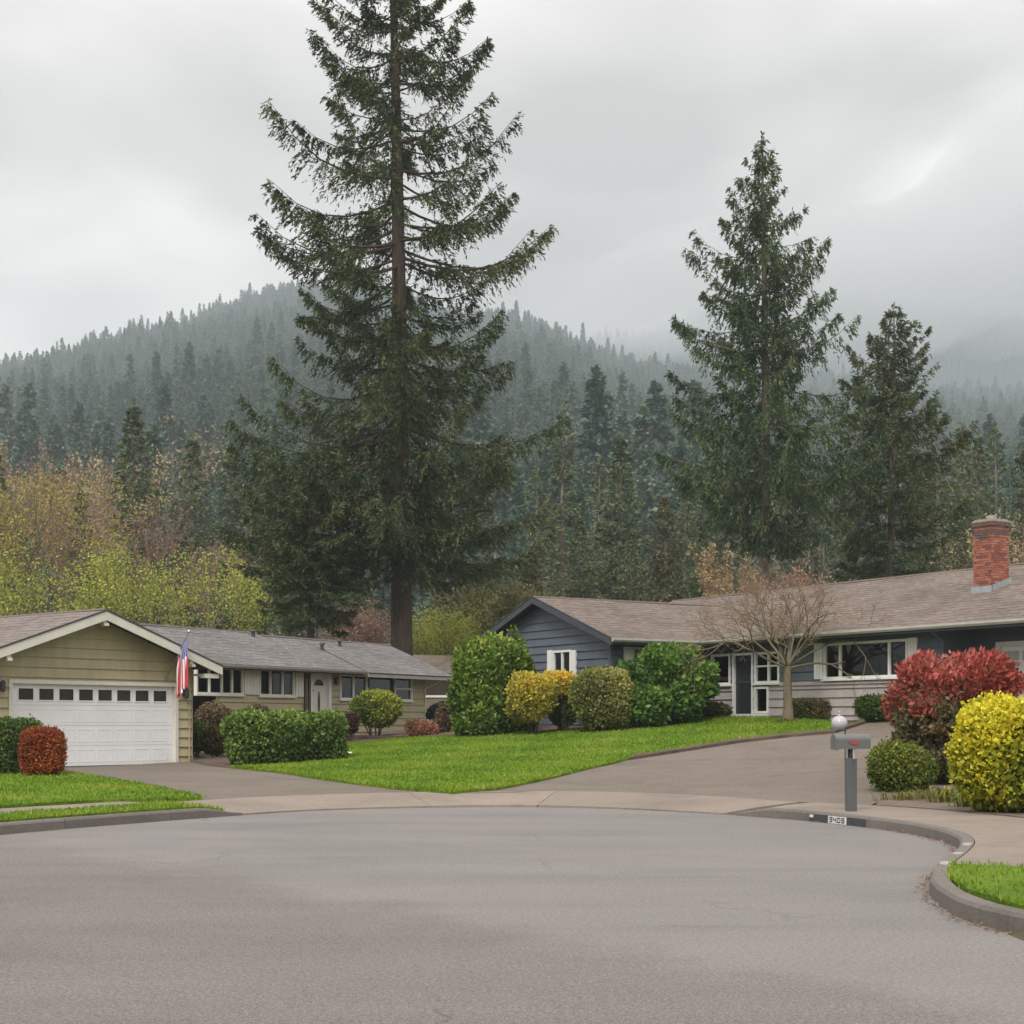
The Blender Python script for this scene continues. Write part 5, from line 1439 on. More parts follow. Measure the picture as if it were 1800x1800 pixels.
def conifer_mesh(seed, H, zr, rr, whorl, per, leaf, matf, matb, trunk_r, e_top=35, e_mid=-4, e_low=-16, sag=0.10, upc=0.16, droop=0.35, hang=0.2, twd=7.0, k_leaf=7, lean=(0, 0), gap=0.0, jit=(0.6, 1.06), tlmax=1.7, bias=None, dead=0.0, qmin=0.10, tlk=0.27):
    """one conifer: trunk with limbs, and crown of needle sprays.
    zr/rr: crown radius table over height (local), whorl spacing, branches per whorl"""
    rg = np.random.default_rng(seed)
    zr = np.array(zr, float); rr = np.array(rr, float)
    segs = []; Ps, Ds, Ss, Ls, Ws, Ts = [], [], [], [], [], []
    NS = 14
    tz = np.linspace(0, H, NS + 1)
    def tr_xy(z):
        t = z / H
        return np.array([lean[0] * t + 0.10 * math.sin(seed + t * 5), lean[1] * t + 0.10 * math.cos(seed * 1.7 + t * 4)])
    def tr_r(z): return trunk_r * (1 - z / H) ** 0.75 * (1 + 0.5 * math.exp(-z / 1.2)) + 0.012
    for a, b in zip(tz[:-1], tz[1:]):
        segs.append((*tr_xy(a), a, *tr_xy(b), b, tr_r(a), tr_r(b)))
    z = zr.min(); az = rg.uniform(0, 6.28)
    while z < H - 0.25:
        nb = max(3, int(round((per(z) if callable(per) else per) * rg.uniform(0.7, 1.3))))
        az0 = az
        for i in range(nb):
            if rg.random() < gap: continue
            zb = z + rg.uniform(-0.5, 0.5) * (whorl(z) if callable(whorl) else whorl) * 0.7
            if zb > H - 0.15: continue
            s = (H - zb) / (H - zr.min())
            a = az0 + i * 2 * math.pi / nb + rg.normal(0, 0.28)
            jj = jit(zb) if callable(jit) else jit
            L = np.interp(zb, zr, rr) * rg.uniform(*jj)
            if bias is not None: L *= bias(a, zb)
            if L < 0.12: continue
            e0 = math.radians(np.interp(s, [0, 0.25, 0.6, 1], [e_top, (e_top + e_mid) / 2, e_mid, e_low]) + rg.normal(0, 5))
            T = np.array([math.cos(a), math.sin(a), 0]); N = np.array([-math.sin(a), math.cos(a), 0])
            bend = rg.normal(0, 0.10) * L
            sg_ = sag * L * rg.uniform(0.5, 1.5); up_ = upc * L * rg.uniform(0.5, 1.4)
            xy = tr_xy(zb)
            def B(q):
                q = np.atleast_1d(q)[:, None]
                return np.array([[xy[0], xy[1], zb]]) + T * (L * q * math.cos(e0)) + N * bend * q ** 2 + np.array([[0, 0, 1.0]]) * (L * math.sin(e0) * q - sg_ * np.sin(q * math.pi * 0.8) + up_ * q ** 3)
            br = max(0.012, min(0.11, 0.010 * L + 0.01) * (trunk_r / 0.5) ** 0.4)
            pts = B(np.linspace(0, 1, 6))
            for j in range(5): segs.append((*pts[j], *pts[j + 1], br * (1 - j / 5.5), br * (1 - (j + 1) / 5.5)))
            if rg.random() < dead: continue
            nt = int(max(4, L * twd * rg.uniform(0.7, 1.3))); qm = qmin(zb) if callable(qmin) else qmin; tk = tlk(zb) if callable(tlk) else tlk
            q = np.concatenate([rg.uniform(qm, 1.0, nt), rg.uniform(0.82, 1.0, max(3, nt // 4))]); nt = len(q)
            sd2 = np.where(rg.random(nt) < 0.5, -1.0, 1.0)[:, None]
            A = np.radians(rg.uniform(15, 75, nt))[:, None]
            td = N * sd2 * np.cos(A) + T * np.sin(A) + np.array([[0, 0, 1.0]]) * (-droop * rg.uniform(-0.35, 1.3, nt))[:, None]
            td = unit(td)
            tl = np.clip(L * (tk * (1 - q) + 0.055) * rg.uniform(0.5, 1.3, nt), 0.2, tlmax)
            bp = B(q)
            kk = np.maximum(3, (k_leaf * np.sqrt(tl / 0.8)).astype(int))
            idx = np.repeat(np.arange(nt), kk)
            m = len(idx)
            u = rg.uniform(0.02, 1.0, m)
            P = bp[idx] + td[idx] * (tl[idx] * u)[:, None]
            P[:, 2] -= hang * tl[idx] * u ** 1.6
            dv = td[idx] * 0.8 + rg.normal(0, 0.36, (m, 3)) + np.array([[0, 0, -hang * 0.9]]) * u[:, None]
            D = unit(dv)
            S = unit(np.cross(D, rg.normal(0, 1, (m, 3)) * 0.7 + np.array([[0, 0, 1.0]])))
            Ps.append(P); Ds.append(D); Ss.append(S)
            Ls.append(leaf[0] * rg.uniform(0.6, 1.35, m)); Ws.append(leaf[1] * rg.uniform(0.6, 1.3, m))
            bt = rg.normal(0.42, 0.16); tw_t = rg.normal(0, 0.17, nt)
            Ts.append(np.clip(bt + tw_t[idx] + rg.normal(0, 0.09, m) + 0.22 * (u - 0.5), 0, 1))
        az += 2.4 + rg.normal(0, 0.3)
        z += (whorl(z) if callable(whorl) else whorl) * rg.uniform(0.75, 1.25)
    # leader tip
    m = 26
    P = np.stack([np.full(m, tr_xy(H)[0]), np.full(m, tr_xy(H)[1]), rg.uniform(H - 0.9, H, m)], 1)
    D = unit(np.stack([rg.normal(0, 1, m), rg.normal(0, 1, m), rg.uniform(0.4, 1.6, m)], 1)); S = unit(np.cross(D, rg.normal(0, 1, (m, 3))))
    Ps.append(P); Ds.append(D); Ss.append(S); Ls.append(np.full(m, leaf[0] * 0.9)); Ws.append(np.full(m, leaf[1])); Ts.append(rg.uniform(0.3, 0.7, m))
    V, Q = leaf_quads(np.concatenate(Ps), np.concatenate(Ds), np.concatenate(Ss), np.concatenate(Ls), np.concatenate(Ws))
    crown = mesh_np('crown', V, Q, matf, np.concatenate(Ts))
    V, Q = tubes(segs, 7)
    trunk = mesh_np('trunk', V, Q, matb, smooth=True)
    return trunk, crown

def plant_tree(name, meshes, loc, label, cat='tree', group=None, scale=1.0, rz=0.0, sz=None):
    t = thing(name, loc, label, cat, group)
    t.scale = (scale, scale, sz or scale); t.rotation_euler = (0, 0, rz)
    link('trunk', meshes[0], t); link('crown', meshes[1], t)
    return t

def gz2(x, y): return hh(x, y) - 0.05
def zof(py, Y): return CZ - (py - HZ) / F * Y

# --- the tall fir behind the khaki house
Yb = 76.0; k = Yb / F; bx = (712 - 900) * k; g0 = gz2(bx, Yb)
tab = [(975, 4.2), (955, 6.0), (930, 7.0), (890, 7.7), (820, 7.5), (740, 7.7), (680, 7.2), (620, 5.7), (570, 4.6), (530, 5.8), (470, 7.9), (400, 7.8), (340, 7.0), (290, 7.2), (230, 5.4), (160, 5.2), (100, 5.3), (40, 3.9), (0, 3.7), (-60, 3.0), (-160, 1.8), (-260, 0.5)]
zt = [zof(p, Yb) - g0 for p, _ in tab]; rt = [r for _, r in tab]
Hb = zof(-275, Yb) - g0
ZD = zof(610, Yb) - g0
big = conifer_mesh(11, Hb, zt, rt, lambda z: 0.72 if z < ZD else 0.95, lambda z: 6.2 if z < ZD else 6.0, (0.23, 0.033), M['fir'], M['bark'], 0.56, e_top=30, e_mid=-6, e_low=-12, sag=0.12, upc=0.27, droop=0.6, hang=0.5, twd=13.5, k_leaf=16, lean=(-0.75, 0.0), gap=0.06, tlmax=1.6, jit=lambda z: (0.6, 1.15) if z < ZD else (0.5, 1.03), qmin=lambda z: 0.12 if z < ZD else 0.22, tlk=lambda z: 0.24 if z < ZD else 0.19)
plant_tree('fir_tree', big, (bx, Yb, g0), 'towering dark fir with bare lower trunk behind the khaki house', 'tree')
# --- dense fir to its left
Y2 = 73.0; k = Y2 / F; x2 = (548 - 900) * k; g2 = gz2(x2, Y2)
tab = [(1075, 2.0), (1050, 3.2), (1000, 3.7), (940, 3.7), (890, 3.0), (850, 2.0), (815, 0.9), (790, 0.2)]
m2 = conifer_mesh(23, zof(790, Y2) - g2, [zof(p, Y2) - g2 for p, _ in tab], [r for _, r in tab], 0.45, 7, (0.24, 0.035), M['fir'], M['bark'], 0.22, droop=0.4, hang=0.3, twd=13, k_leaf=13, e_low=-18)
plant_tree('fir_tree', m2, (x2, Y2, g2), 'dense bushy dark fir left of the towering fir trunk', 'tree')
# --- pendulous spruce behind the blue house
Y3 = 80.0; k = Y3 / F; x3 = (1342 - 900) * k; g3 = gz2(x3, Y3)
tab = [(950, 2.0), (925, 3.4), (890, 4.2), (850, 4.6), (800, 5.3), (740, 4.4), (690, 4.5), (620, 4.1), (560, 3.7), (500, 3.6), (440, 3.1), (400, 2.3), (350, 1.65), (300, 0.85), (262, 0.3), (240, 0.1)]
m3 = conifer_mesh(37, zof(232, Y3) - g3, [zof(p, Y3) - g3 for p, _ in tab], [r * 1.08 for _, r in tab], 0.80, 6.4, (0.23, 0.033), M['spruce'], M['bark_grey'], 0.34, e_top=38, e_mid=2, e_low=-8, sag=0.12, upc=0.20, droop=0.95, hang=0.8, twd=13, k_leaf=17, tlmax=1.8, jit=(0.5, 1.15), qmin=0.08, tlk=0.25)
plant_tree('spruce_tree', m3, (x3, Y3, g3), 'tall spruce with hanging branches behind the blue house roof', 'tree')
# --- the shorter fir beside it
Y4 = 85.0; k = Y4 / F; x4 = (1568 - 900) * k; g4 = gz2(x4, Y4)
tab = [(1010, 2.2), (960, 3.7), (900, 4.2), (850, 4.0), (790, 3.9), (740, 3.5), (690, 2.9), (650, 2.6), (610, 1.5), (570, 0.65), (545, 0.15)]
m4 = conifer_mesh(41, zof(535, Y4) - g4, [zof(p, Y4) - g4 for p, _ in tab], [r * 1.08 for _, r in tab], 0.58, 6.4, (0.23, 0.033), M['fir'], M['bark_grey'], 0.28, e_top=42, e_mid=12, e_low=-8, sag=0.08, upc=0.20, droop=0.45, hang=0.4, twd=12.5, k_leaf=14, tlmax=1.3, jit=(0.5, 1.15), tlk=0.22)
plant_tree('fir_tree', m4, (x4, Y4, g4), 'shorter fir with upswept branches right of the hanging spruce', 'tree')

# --- middle-distance conifers: four kinds of mesh, every tree its own object
def cone_tab(H, R, n=9, base=0.08, p=0.85):
    zs = np.linspace(base * H, H, n); return zs, R * ((H - zs) / (H * (1 - base))) ** p
kinds = {}
kinds['full'] = conifer_mesh(51, 20, *cone_tab(20, 3.7), 0.6, 6, (0.36, 0.075), M['mid_fir'], M['bark_grey'], 0.24, droop=0.4, hang=0.35, twd=7, k_leaf=9, e_mid=5)
kinds['slim'] = conifer_mesh(52, 20, *cone_tab(20, 2.6), 0.6, 5, (0.36, 0.075), M['mid_fir'], M['bark_grey'], 0.22, droop=0.4, hang=0.35, twd=7, k_leaf=9, e_mid=8, gap=0.12)
kinds['thin'] = conifer_mesh(53, 20, *cone_tab(20, 2.9, base=0.2, p=0.7), 0.8, 4.5, (0.36, 0.075), M['mid_fir'], M['bark_grey'], 0.22, droop=0.35, hang=0.3, twd=5.5, k_leaf=8, e_mid=14, e_low=2, upc=0.3, gap=0.15)
kinds['olive'] = conifer_mesh(54, 20, *cone_tab(20, 4.2, p=0.8), 0.6, 6, (0.36, 0.075), M['olive_fir'], M['bark_grey'], 0.26, droop=0.4, hang=0.4, twd=7, k_leaf=9, e_mid=0)
GR_M = 'conifers standing behind the houses'
mids = [
 # px, top row, depth, kind, width factor, label
 (238, 706, 128, 'full', 1.0, 'tall dark conifer rising above the bare reddish maple'),
 (336, 764, 132, 'full', 0.95, 'conifer right of the tall dark one, second from the reddish maple'),
 (405, 784, 138, 'slim', 1.1, 'slim conifer third in the row left of the towering fir'),
 (466, 758, 140, 'full', 0.85, 'conifer closest to the left side of the towering fir'),
 (-6, 790, 110, 'full', 0.9, 'dark conifer cut by the left picture edge above yellow leaves'),
 (140, 850, 120, 'slim', 1.0, 'small conifer behind the golden trees near the left edge'),
 (520, 850, 120, 'full', 0.8, 'conifer half hidden behind the dense bushy dark fir'),
 (992, 708, 142, 'slim', 0.95, 'slender tall conifer just right of the towering fir'),
 (945, 820, 125, 'thin', 1.0, 'thin conifer with pale trunk beside the towering fir branches'),
 (1088, 763, 124, 'full', 1.05, 'broad conifer with pale bare trunk in the middle gap'),
 (1052, 806, 130, 'thin', 1.0, 'thin conifer left of the broad one in the middle gap'),
 (1168, 868, 112, 'olive', 0.95, 'olive brown conifer low in the middle gap'),
 (1205, 812, 138, 'full', 0.9, 'grey green conifer behind the hanging spruce left side'),
 (1262, 800, 145, 'slim', 1.1, 'conifer half hidden by the hanging spruce left branches'),
 (1020, 905, 104, 'full', 1.0, 'low full conifer left of the olive brown one'),
 (935, 960, 98, 'olive', 1.0, 'low olive conifer behind the blue gable peak'),
 (1108, 930, 100, 'full', 0.95, 'low green conifer above the long brown roof'),
 (1235, 915, 102, 'full', 1.0, 'low conifer behind the tan budding shrub'),
 (1425, 870, 112, 'slim', 1.1, 'conifer glimpsed between spruce and shorter fir'),
 (1486, 862, 104, 'full', 0.9, 'dark conifer filling the gap left of the shorter fir'),
 (1648, 690, 108, 'thin', 0.95, 'thin upright conifer right of the shorter fir'),
 (1692, 744, 112, 'full', 0.85, 'dark conifer in the right group, third from the picture edge'),
 (1722, 760, 118, 'full', 0.8, 'conifer behind the chimney, left of the sparse spindly one'),
 (1752, 744, 122, 'thin', 0.8, 'sparse spindly conifer above the chimney'),
 (1796, 778, 118, 'slim', 1.0, 'conifer cut by the right picture edge'),
 (1630, 880, 98, 'full', 1.0, 'low dark conifer left of the chimney behind brown roof'),
 (1690, 910, 96, 'full', 1.0, 'low bushy conifer just left of the brick chimney'),
 (1545, 930, 97, 'full', 1.0, 'low conifer below the shorter fir trunk'),
 (280, 990, 97, 'full', 0.85, 'small green conifer between the two yellow green trees'),
 (395, 985, 100, 'full', 0.9, 'small conifer left of the dense bushy dark fir'),
 (640, 1010, 104, 'full', 1.1, 'low conifer seen behind the trunk of the dense fir'),
 (770, 985, 100, 'full', 1.0, 'low conifer right of the towering fir trunk'),
 (850, 970, 102, 'slim', 1.3, 'low conifer above the clipped evergreen dome'),
]
for i, (px, pt, Y, kd, wf, lab) in enumerate(mids):
    x = (px - 900) / F * Y; g = gz2(x, Y); H = zof(pt, Y) - g
    plant_tree('conifer_tree', kinds[kd], (x, Y, g), lab, 'tree', GR_M, H / 20 * wf * 1.12, i * 1.7, H / 20)

# --- forested hills
far = {}
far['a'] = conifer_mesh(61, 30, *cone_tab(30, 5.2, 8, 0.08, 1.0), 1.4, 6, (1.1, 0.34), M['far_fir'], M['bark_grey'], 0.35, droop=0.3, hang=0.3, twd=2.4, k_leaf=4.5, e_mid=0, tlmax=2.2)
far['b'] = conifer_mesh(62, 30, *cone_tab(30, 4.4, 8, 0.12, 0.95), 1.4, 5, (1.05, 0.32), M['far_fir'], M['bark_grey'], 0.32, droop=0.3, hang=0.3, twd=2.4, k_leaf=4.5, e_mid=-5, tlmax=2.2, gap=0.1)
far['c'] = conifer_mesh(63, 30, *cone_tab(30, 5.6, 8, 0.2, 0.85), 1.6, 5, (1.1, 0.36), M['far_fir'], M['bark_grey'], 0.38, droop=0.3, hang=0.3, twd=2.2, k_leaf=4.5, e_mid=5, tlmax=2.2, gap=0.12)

def hill(name, pxs, tops, Yr, Yb_, zb, label, treeh, back, pw=1.1, zcap=None):
    """polar grid: columns over px, rows from base distance to the ridge and down behind"""
    cols = np.linspace(min(pxs), max(pxs), 90); ty = np.interp(cols, pxs, tops); yr = np.interp(cols, pxs, Yr)
    rows = np.concatenate([np.linspace(0, 1, 34), [1.06, 1.15, 1.3]])
    V = []
    for r_ in rows:
        Y = Yb_ + (yr - Yb_) * np.minimum(r_, 1) + np.maximum(r_ - 1, 0) * back
        zt_ = CZ - (ty - HZ) / F * yr - treeh
        z = zb + (zt_ - zb) * np.minimum(r_, 1) ** pw - np.maximum(r_ - 1, 0) * 90
        x = (cols - 900) / F * Y
        z = z + (9 * np.sin(x * 0.008 + Y * 0.012) + 5 * np.sin(x * 0.023 - Y * 0.010)) * np.minimum(r_, 1) * (r_ < 0.97)
        V.append(np.stack([x, Y, z], 1))
    V = np.concatenate(V); nc = len(cols)
    q = np.arange((len(rows) - 1) * nc).reshape(-1, nc)[:, :-1].ravel()
    o = link(name, mesh_np(name, V, np.stack([q, q + 1, q + nc + 1, q + nc], 1), M['forest_floor'], smooth=True))
    tag(o, label, 'hill', None, 'structure')
    return V.reshape(len(rows), nc, 3)
HN_px = [-500, -200, 0, 100, 200, 300, 400, 470, 600, 700, 800, 900, 1000, 1100, 1250, 1500, 1800, 2300]
HN_t = [720, 680, 640, 612, 583, 556, 527, 512, 498, 520, 552, 566, 592, 628, 652, 668, 684, 700]
HN_y = [1650, 1700, 1780, 1830, 1880, 1900, 1930, 1940, 1950, 1900, 1780, 1700, 1720, 1850, 2000, 2100, 2150, 2200]
GN_ = hill('hill', HN_px, HN_t, HN_y, 175.0, 2.0, 'forested hill with a conifer crest behind the houses', 27.0, 320, 1.12)
HF_px = [600, 900, 1050, 1250, 1500, 1800, 2400]
HF_t = [760, 660, 585, 540, 520, 540, 570]
HF_y = [3500, 3500, 3460, 3430, 3400, 3360, 3320]
GF_ = hill('hill', HF_px, HF_t, HF_y, 2500.0, 210.0, 'blue distant forested mountainside fading into low cloud', 26.0, 500, 1.0)

def forest(name, grid, n, label, lo, hi, smin, smax, vis=None):
    nr, nc, _ = grid.shape
    rows_used = 34
    # sample rows with a density that grows towards the viewer only as the area does
    r_ = lo + (hi - lo) * RNG.uniform(0, 1, n) ** 0.62; c_ = RNG.uniform(0, nc - 1.001, n)
    fr = r_ * (rows_used - 1); i = fr.astype(int); j = c_.astype(int); a = (fr - i)[:, None]; b = (c_ - j)[:, None]
    P = grid[i, j] * (1 - a) * (1 - b) + grid[np.minimum(i + 1, nr - 1), j] * a * (1 - b) + grid[i, j + 1] * (1 - a) * b + grid[np.minimum(i + 1, nr - 1), j + 1] * a * b
    P[:, 2] -= 0.6
    me = bpy.data.meshes.new(name); me.vertices.add(n); me.vertices.foreach_set('co', P.astype(np.float32).ravel())
    clump = 0.5 + 0.5 * np.sin(P[:, 0] * 0.021 + 1.3) * np.sin(P[:, 1] * 0.027)
    for nm, ty, vals in (('scl', 'FLOAT', RNG.uniform(smin, smax, n) ** 1.0 * (0.62 + 0.55 * clump) * np.where(RNG.random(n) < 0.12, 1.35, 1.0)), ('rz', 'FLOAT', RNG.uniform(0, 6.28, n)), ('vr', 'INT', RNG.integers(0, 3, n))):
        at_ = me.attributes.new(nm, ty, 'POINT'); at_.data.foreach_set('value', vals.astype(np.float32 if ty == 'FLOAT' else np.int32))
    me.update()
    o = link(name, me)
    tag(o, label, 'forest', None, 'stuff')
    ng = bpy.data.node_groups.new(name + '_scatter', 'GeometryNodeTree')
    ng.interface.new_socket('Geometry', in_out='INPUT', socket_type='NodeSocketGeometry'); ng.interface.new_socket('Geometry', in_out='OUTPUT', socket_type='NodeSocketGeometry')
    N, Lk = ng.nodes, ng.links
    gi, go = N.new('NodeGroupInput'), N.new('NodeGroupOutput')
    iop = N.new('GeometryNodeInstanceOnPoints'); jn = N.new('GeometryNodeJoinGeometry')
    for ob in FAR_OBS:
        oi = N.new('GeometryNodeObjectInfo'); oi.inputs['Object'].default_value = ob; oi.inputs['As Instance'].default_value = True
        Lk.new(oi.outputs['Geometry'], jn.inputs[0])
    iop.inputs['Pick Instance'].default_value = True
    def named(nm, ty):
        a_ = N.new('GeometryNodeInputNamedAttribute'); a_.data_type = ty; a_.inputs['Name'].default_value = nm; return a_.outputs[0]
    cx = N.new('ShaderNodeCombineXYZ'); Lk.new(named('rz', 'FLOAT'), cx.inputs[2])
    Lk.new(gi.outputs[0], iop.inputs['Points']); Lk.new(jn.outputs[0], iop.inputs['Instance'])
    Lk.new(named('vr', 'INT'), iop.inputs['Instance Index']); Lk.new(cx.outputs[0], iop.inputs['Rotation']); Lk.new(named('scl', 'FLOAT'), iop.inputs['Scale'])
    Lk.new(iop.outputs[0], go.inputs[0])
    md = o.modifiers.new('scatter', 'NODES'); md.node_group = ng
    return o
FAR_OBS = []
for k_, (trk, crn) in far.items():
    FAR_OBS.append(bpy.data.objects.new('far_conifer_source', crn))
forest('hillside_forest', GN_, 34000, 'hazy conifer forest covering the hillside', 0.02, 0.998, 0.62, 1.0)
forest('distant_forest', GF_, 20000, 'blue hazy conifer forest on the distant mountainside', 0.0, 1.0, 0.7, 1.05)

# crest trees of the near hill, each its own object
crest = GN_[33]; cols = np.linspace(min(HN_px), max(HN_px), 90)
rg = np.random.default_rng(5)
px = -20.0; keys = list(far)
while px < 1075:
    if not (520 < px < 770):
        p = np.array([np.interp(px, cols, crest[:, i]) for i in range(3)])
        kx = keys[rg.integers(0, 3)]; H = rg.uniform(22, 38) if px < 760 else rg.uniform(28, 50)
        t = thing('crest_conifer', (float(p[0]), float(p[1]), float(p[2]) - 1.0), ('hazy conifer on the hill crest left of the towering fir' if px < 600 else 'hazy conifer on the hill crest right of the towering fir'), 'tree', 'conifers along the crest of the near hill')
        t.scale = (H / 30 * rg.uniform(0.9, 1.25),) * 2 + (H / 30,); t.rotation_euler = (0, 0, rg.uniform(0, 6))
        link('trunk', far[kx][0], t); link('crown', far[kx][1], t)
    px += rg.uniform(12, 30)
# ------------------------------------------------------------------ broadleaf trees, shrubs, undergrowth
def branch_skel(seed, base, trunk_h, trunk_r, H, spread, levels, nsplit, first_dirs=None, ang=(22, 50), shrink=0.72, wig=0.12, up=0.12, lean=(0, 0), flat=0.0, limb=0.55, child=0.62, sidep=0.42):
    """recursive skeleton -> segments and tip list"""
    rg = np.random.default_rng(seed); segs = []; tips = []
    def grow(p, d, L, r, lev):
        n = 3; q = np.array(p)
        for i in range(n):
            d = d + rg.normal(0, wig, 3) + np.array([0, 0, up * (0.3 if lev < 2 else 1)]); d[2] *= (1 - flat * (lev > 0)); d = d / np.linalg.norm(d)
            q2 = q + d * L / n; r2 = r * (1 - 0.22 / n * (i + 1) * 1.2)
            segs.append((*q, *q2, r * (1 - 0.22 * i / n), r * (1 - 0.22 * (i + 1) / n)))
            if lev >= levels - 2: tips.append((*q2, *d, lev))
            if lev < levels and lev >= 1 and i < n - 1 and rg.random() < sidep: side(q2, d, L * 0.6, r * 0.5, lev + 1)
            q = q2
        if lev < levels:
            k = max(2, int(round(nsplit + rg.normal(0, 0.5))))
            a0 = rg.uniform(0, 6.28)
            for j in range(k): side(q, d, L * shrink * rg.uniform(0.75, 1.15), r * child, lev + 1, a0 + j * 6.28 / k)
    def side(q, d, L, r, lev, a=None):
        a = rg.uniform(0, 6.28) if a is None else a + rg.normal(0, 0.4); t = math.radians(rg.uniform(*ang))
        u = np.cross(d, [0.3, 0.2, 1.0]); u = u / (np.linalg.norm(u) + 1e-9); w = np.cross(d, u)
        nd_ = d * math.cos(t) + (u * math.cos(a) + w * math.sin(a)) * math.sin(t)
        grow(q, nd_ / np.linalg.norm(nd_), L, max(r, 0.0035), lev)
    p = np.array([0, 0, -0.1]); d = np.array([lean[0], lean[1], 1.0]); d /= np.linalg.norm(d)
    n = 4
    for i in range(n):
        p2 = p + (d + rg.normal(0, 0.03, 3)) * (trunk_h + 0.1) / n
        f0 = 1 + 0.5 * math.exp(-i * 1.2); f1 = 1 + 0.5 * math.exp(-(i + 1) * 1.2)
        segs.append((*p, *p2, trunk_r * f0 * (1 - 0.05 * i), trunk_r * f1 * (1 - 0.05 * (i + 1)))); p = p2
    L0 = (H - trunk_h) * 0.40
    for az, el, lf in (first_dirs or [(rg.uniform(0, 6.28), rg.uniform(35, 75), 1.0) for _ in range(5)]):
        e_ = math.radians(el); grow(p - np.array([0, 0, rg.uniform(0, 0.25) * trunk_h * 0.3]), np.array([math.cos(az) * math.cos(e_) * spread, math.sin(az) * math.cos(e_) * spread, math.sin(e_)]), L0 * lf, trunk_r * limb, 1)
    return np.array(segs), np.array(tips)

def leaves_at(tips, n, size, spread, rg, droop=0.0, keep=1.0):
    sel = rg.choice(len(tips), max(8, int(len(tips) * keep)), replace=False); i = sel[rg.integers(0, len(sel), n)]; P = tips[i, :3] + rg.normal(0, spread, (n, 3))
    D = unit(tips[i, 3:6] * 0.4 + rg.normal(0, 0.7, (n, 3)) + np.array([[0, 0, -droop]])); S = unit(np.cross(D, rg.normal(0, 1, (n, 3))))
    t = np.clip(0.5 + 0.25 * np.sin(i * 12.9898) + rg.normal(0, 0.16, n), 0, 1)
    V, Q = leaf_quads(P, D, S, size * rg.uniform(0.6, 1.3, n), size * 0.33 * rg.uniform(0.7, 1.2, n))
    return V, Q, t

def leafy_tree(name, seed, loc, H, label, mleaf, mbark, nleaf, lsize, lspread, trunk_h=None, trunk_r=0.15, spread=1.0, levels=4, nsplit=2.4, group=None, **kw):
    th = trunk_h if trunk_h is not None else H * 0.22
    segs, tips = branch_skel(seed, loc, th, trunk_r, H, spread, levels, nsplit, **kw)
    s = H / max(1e-3, segs[:, 5].max()); segs[:, :6] *= s; tips[:, :3] *= s
    t = thing(name, loc, label, 'tree', group)
    V, Q = tubes(segs, 5); link('trunk', mesh_np('trunk', V, Q, mbark, smooth=True), t)
    rg = np.random.default_rng(seed + 1)
    V, Q, tt = leaves_at(tips, nleaf, lsize, lspread * 0.8, rg, keep=0.45); link('crown', mesh_np('crown', V, Q, mleaf, tt), t)
    return t

M['bark_pale'] = barkmat('pale_mossy_bark', (0.14, 0.115, 0.07), (0.25, 0.20, 0.135))
M['gold_leaf'] = leafmat('spring_gold_leaf', [(0, (0.208, 0.156, 0.039)), (0.5, (0.390, 0.312, 0.065)), (1, (0.572, 0.468, 0.104))], 0.35)
M['lime_leaf'] = leafmat('spring_lime_leaf', [(0, (0.189, 0.217, 0.043)), (0.5, (0.362, 0.406, 0.072)), (1, (0.580, 0.580, 0.116))], 0.35)
M['olive_leaf'] = leafmat('olive_leaf', [(0, (0.105, 0.105, 0.045)), (0.5, (0.210, 0.203, 0.075)), (1, (0.330, 0.300, 0.120))], 0.3)
M['bud_leaf'] = leafmat('tan_buds', [(0, (0.24, 0.13, 0.09)), (0.5, (0.36, 0.20, 0.14)), (0.8, (0.42, 0.26, 0.17)), (1, (0.46, 0.20, 0.16))], 0.25)
M['tan_leaf'] = leafmat('tan_catkins', [(0, (0.24, 0.17, 0.09)), (0.5, (0.38, 0.28, 0.15)), (1, (0.50, 0.38, 0.22))], 0.25)
M['pink_bud'] = leafmat('pinkish_buds', [(0, (0.20, 0.12, 0.09)), (1, (0.34, 0.22, 0.17))], 0.25)

def on_ground(px, Y): x = (px - 900) / F * Y; return (x, Y, gz2(x, Y))
def Hof(px, pt, Y): return zof(pt, Y) - on_ground(px, Y)[2]
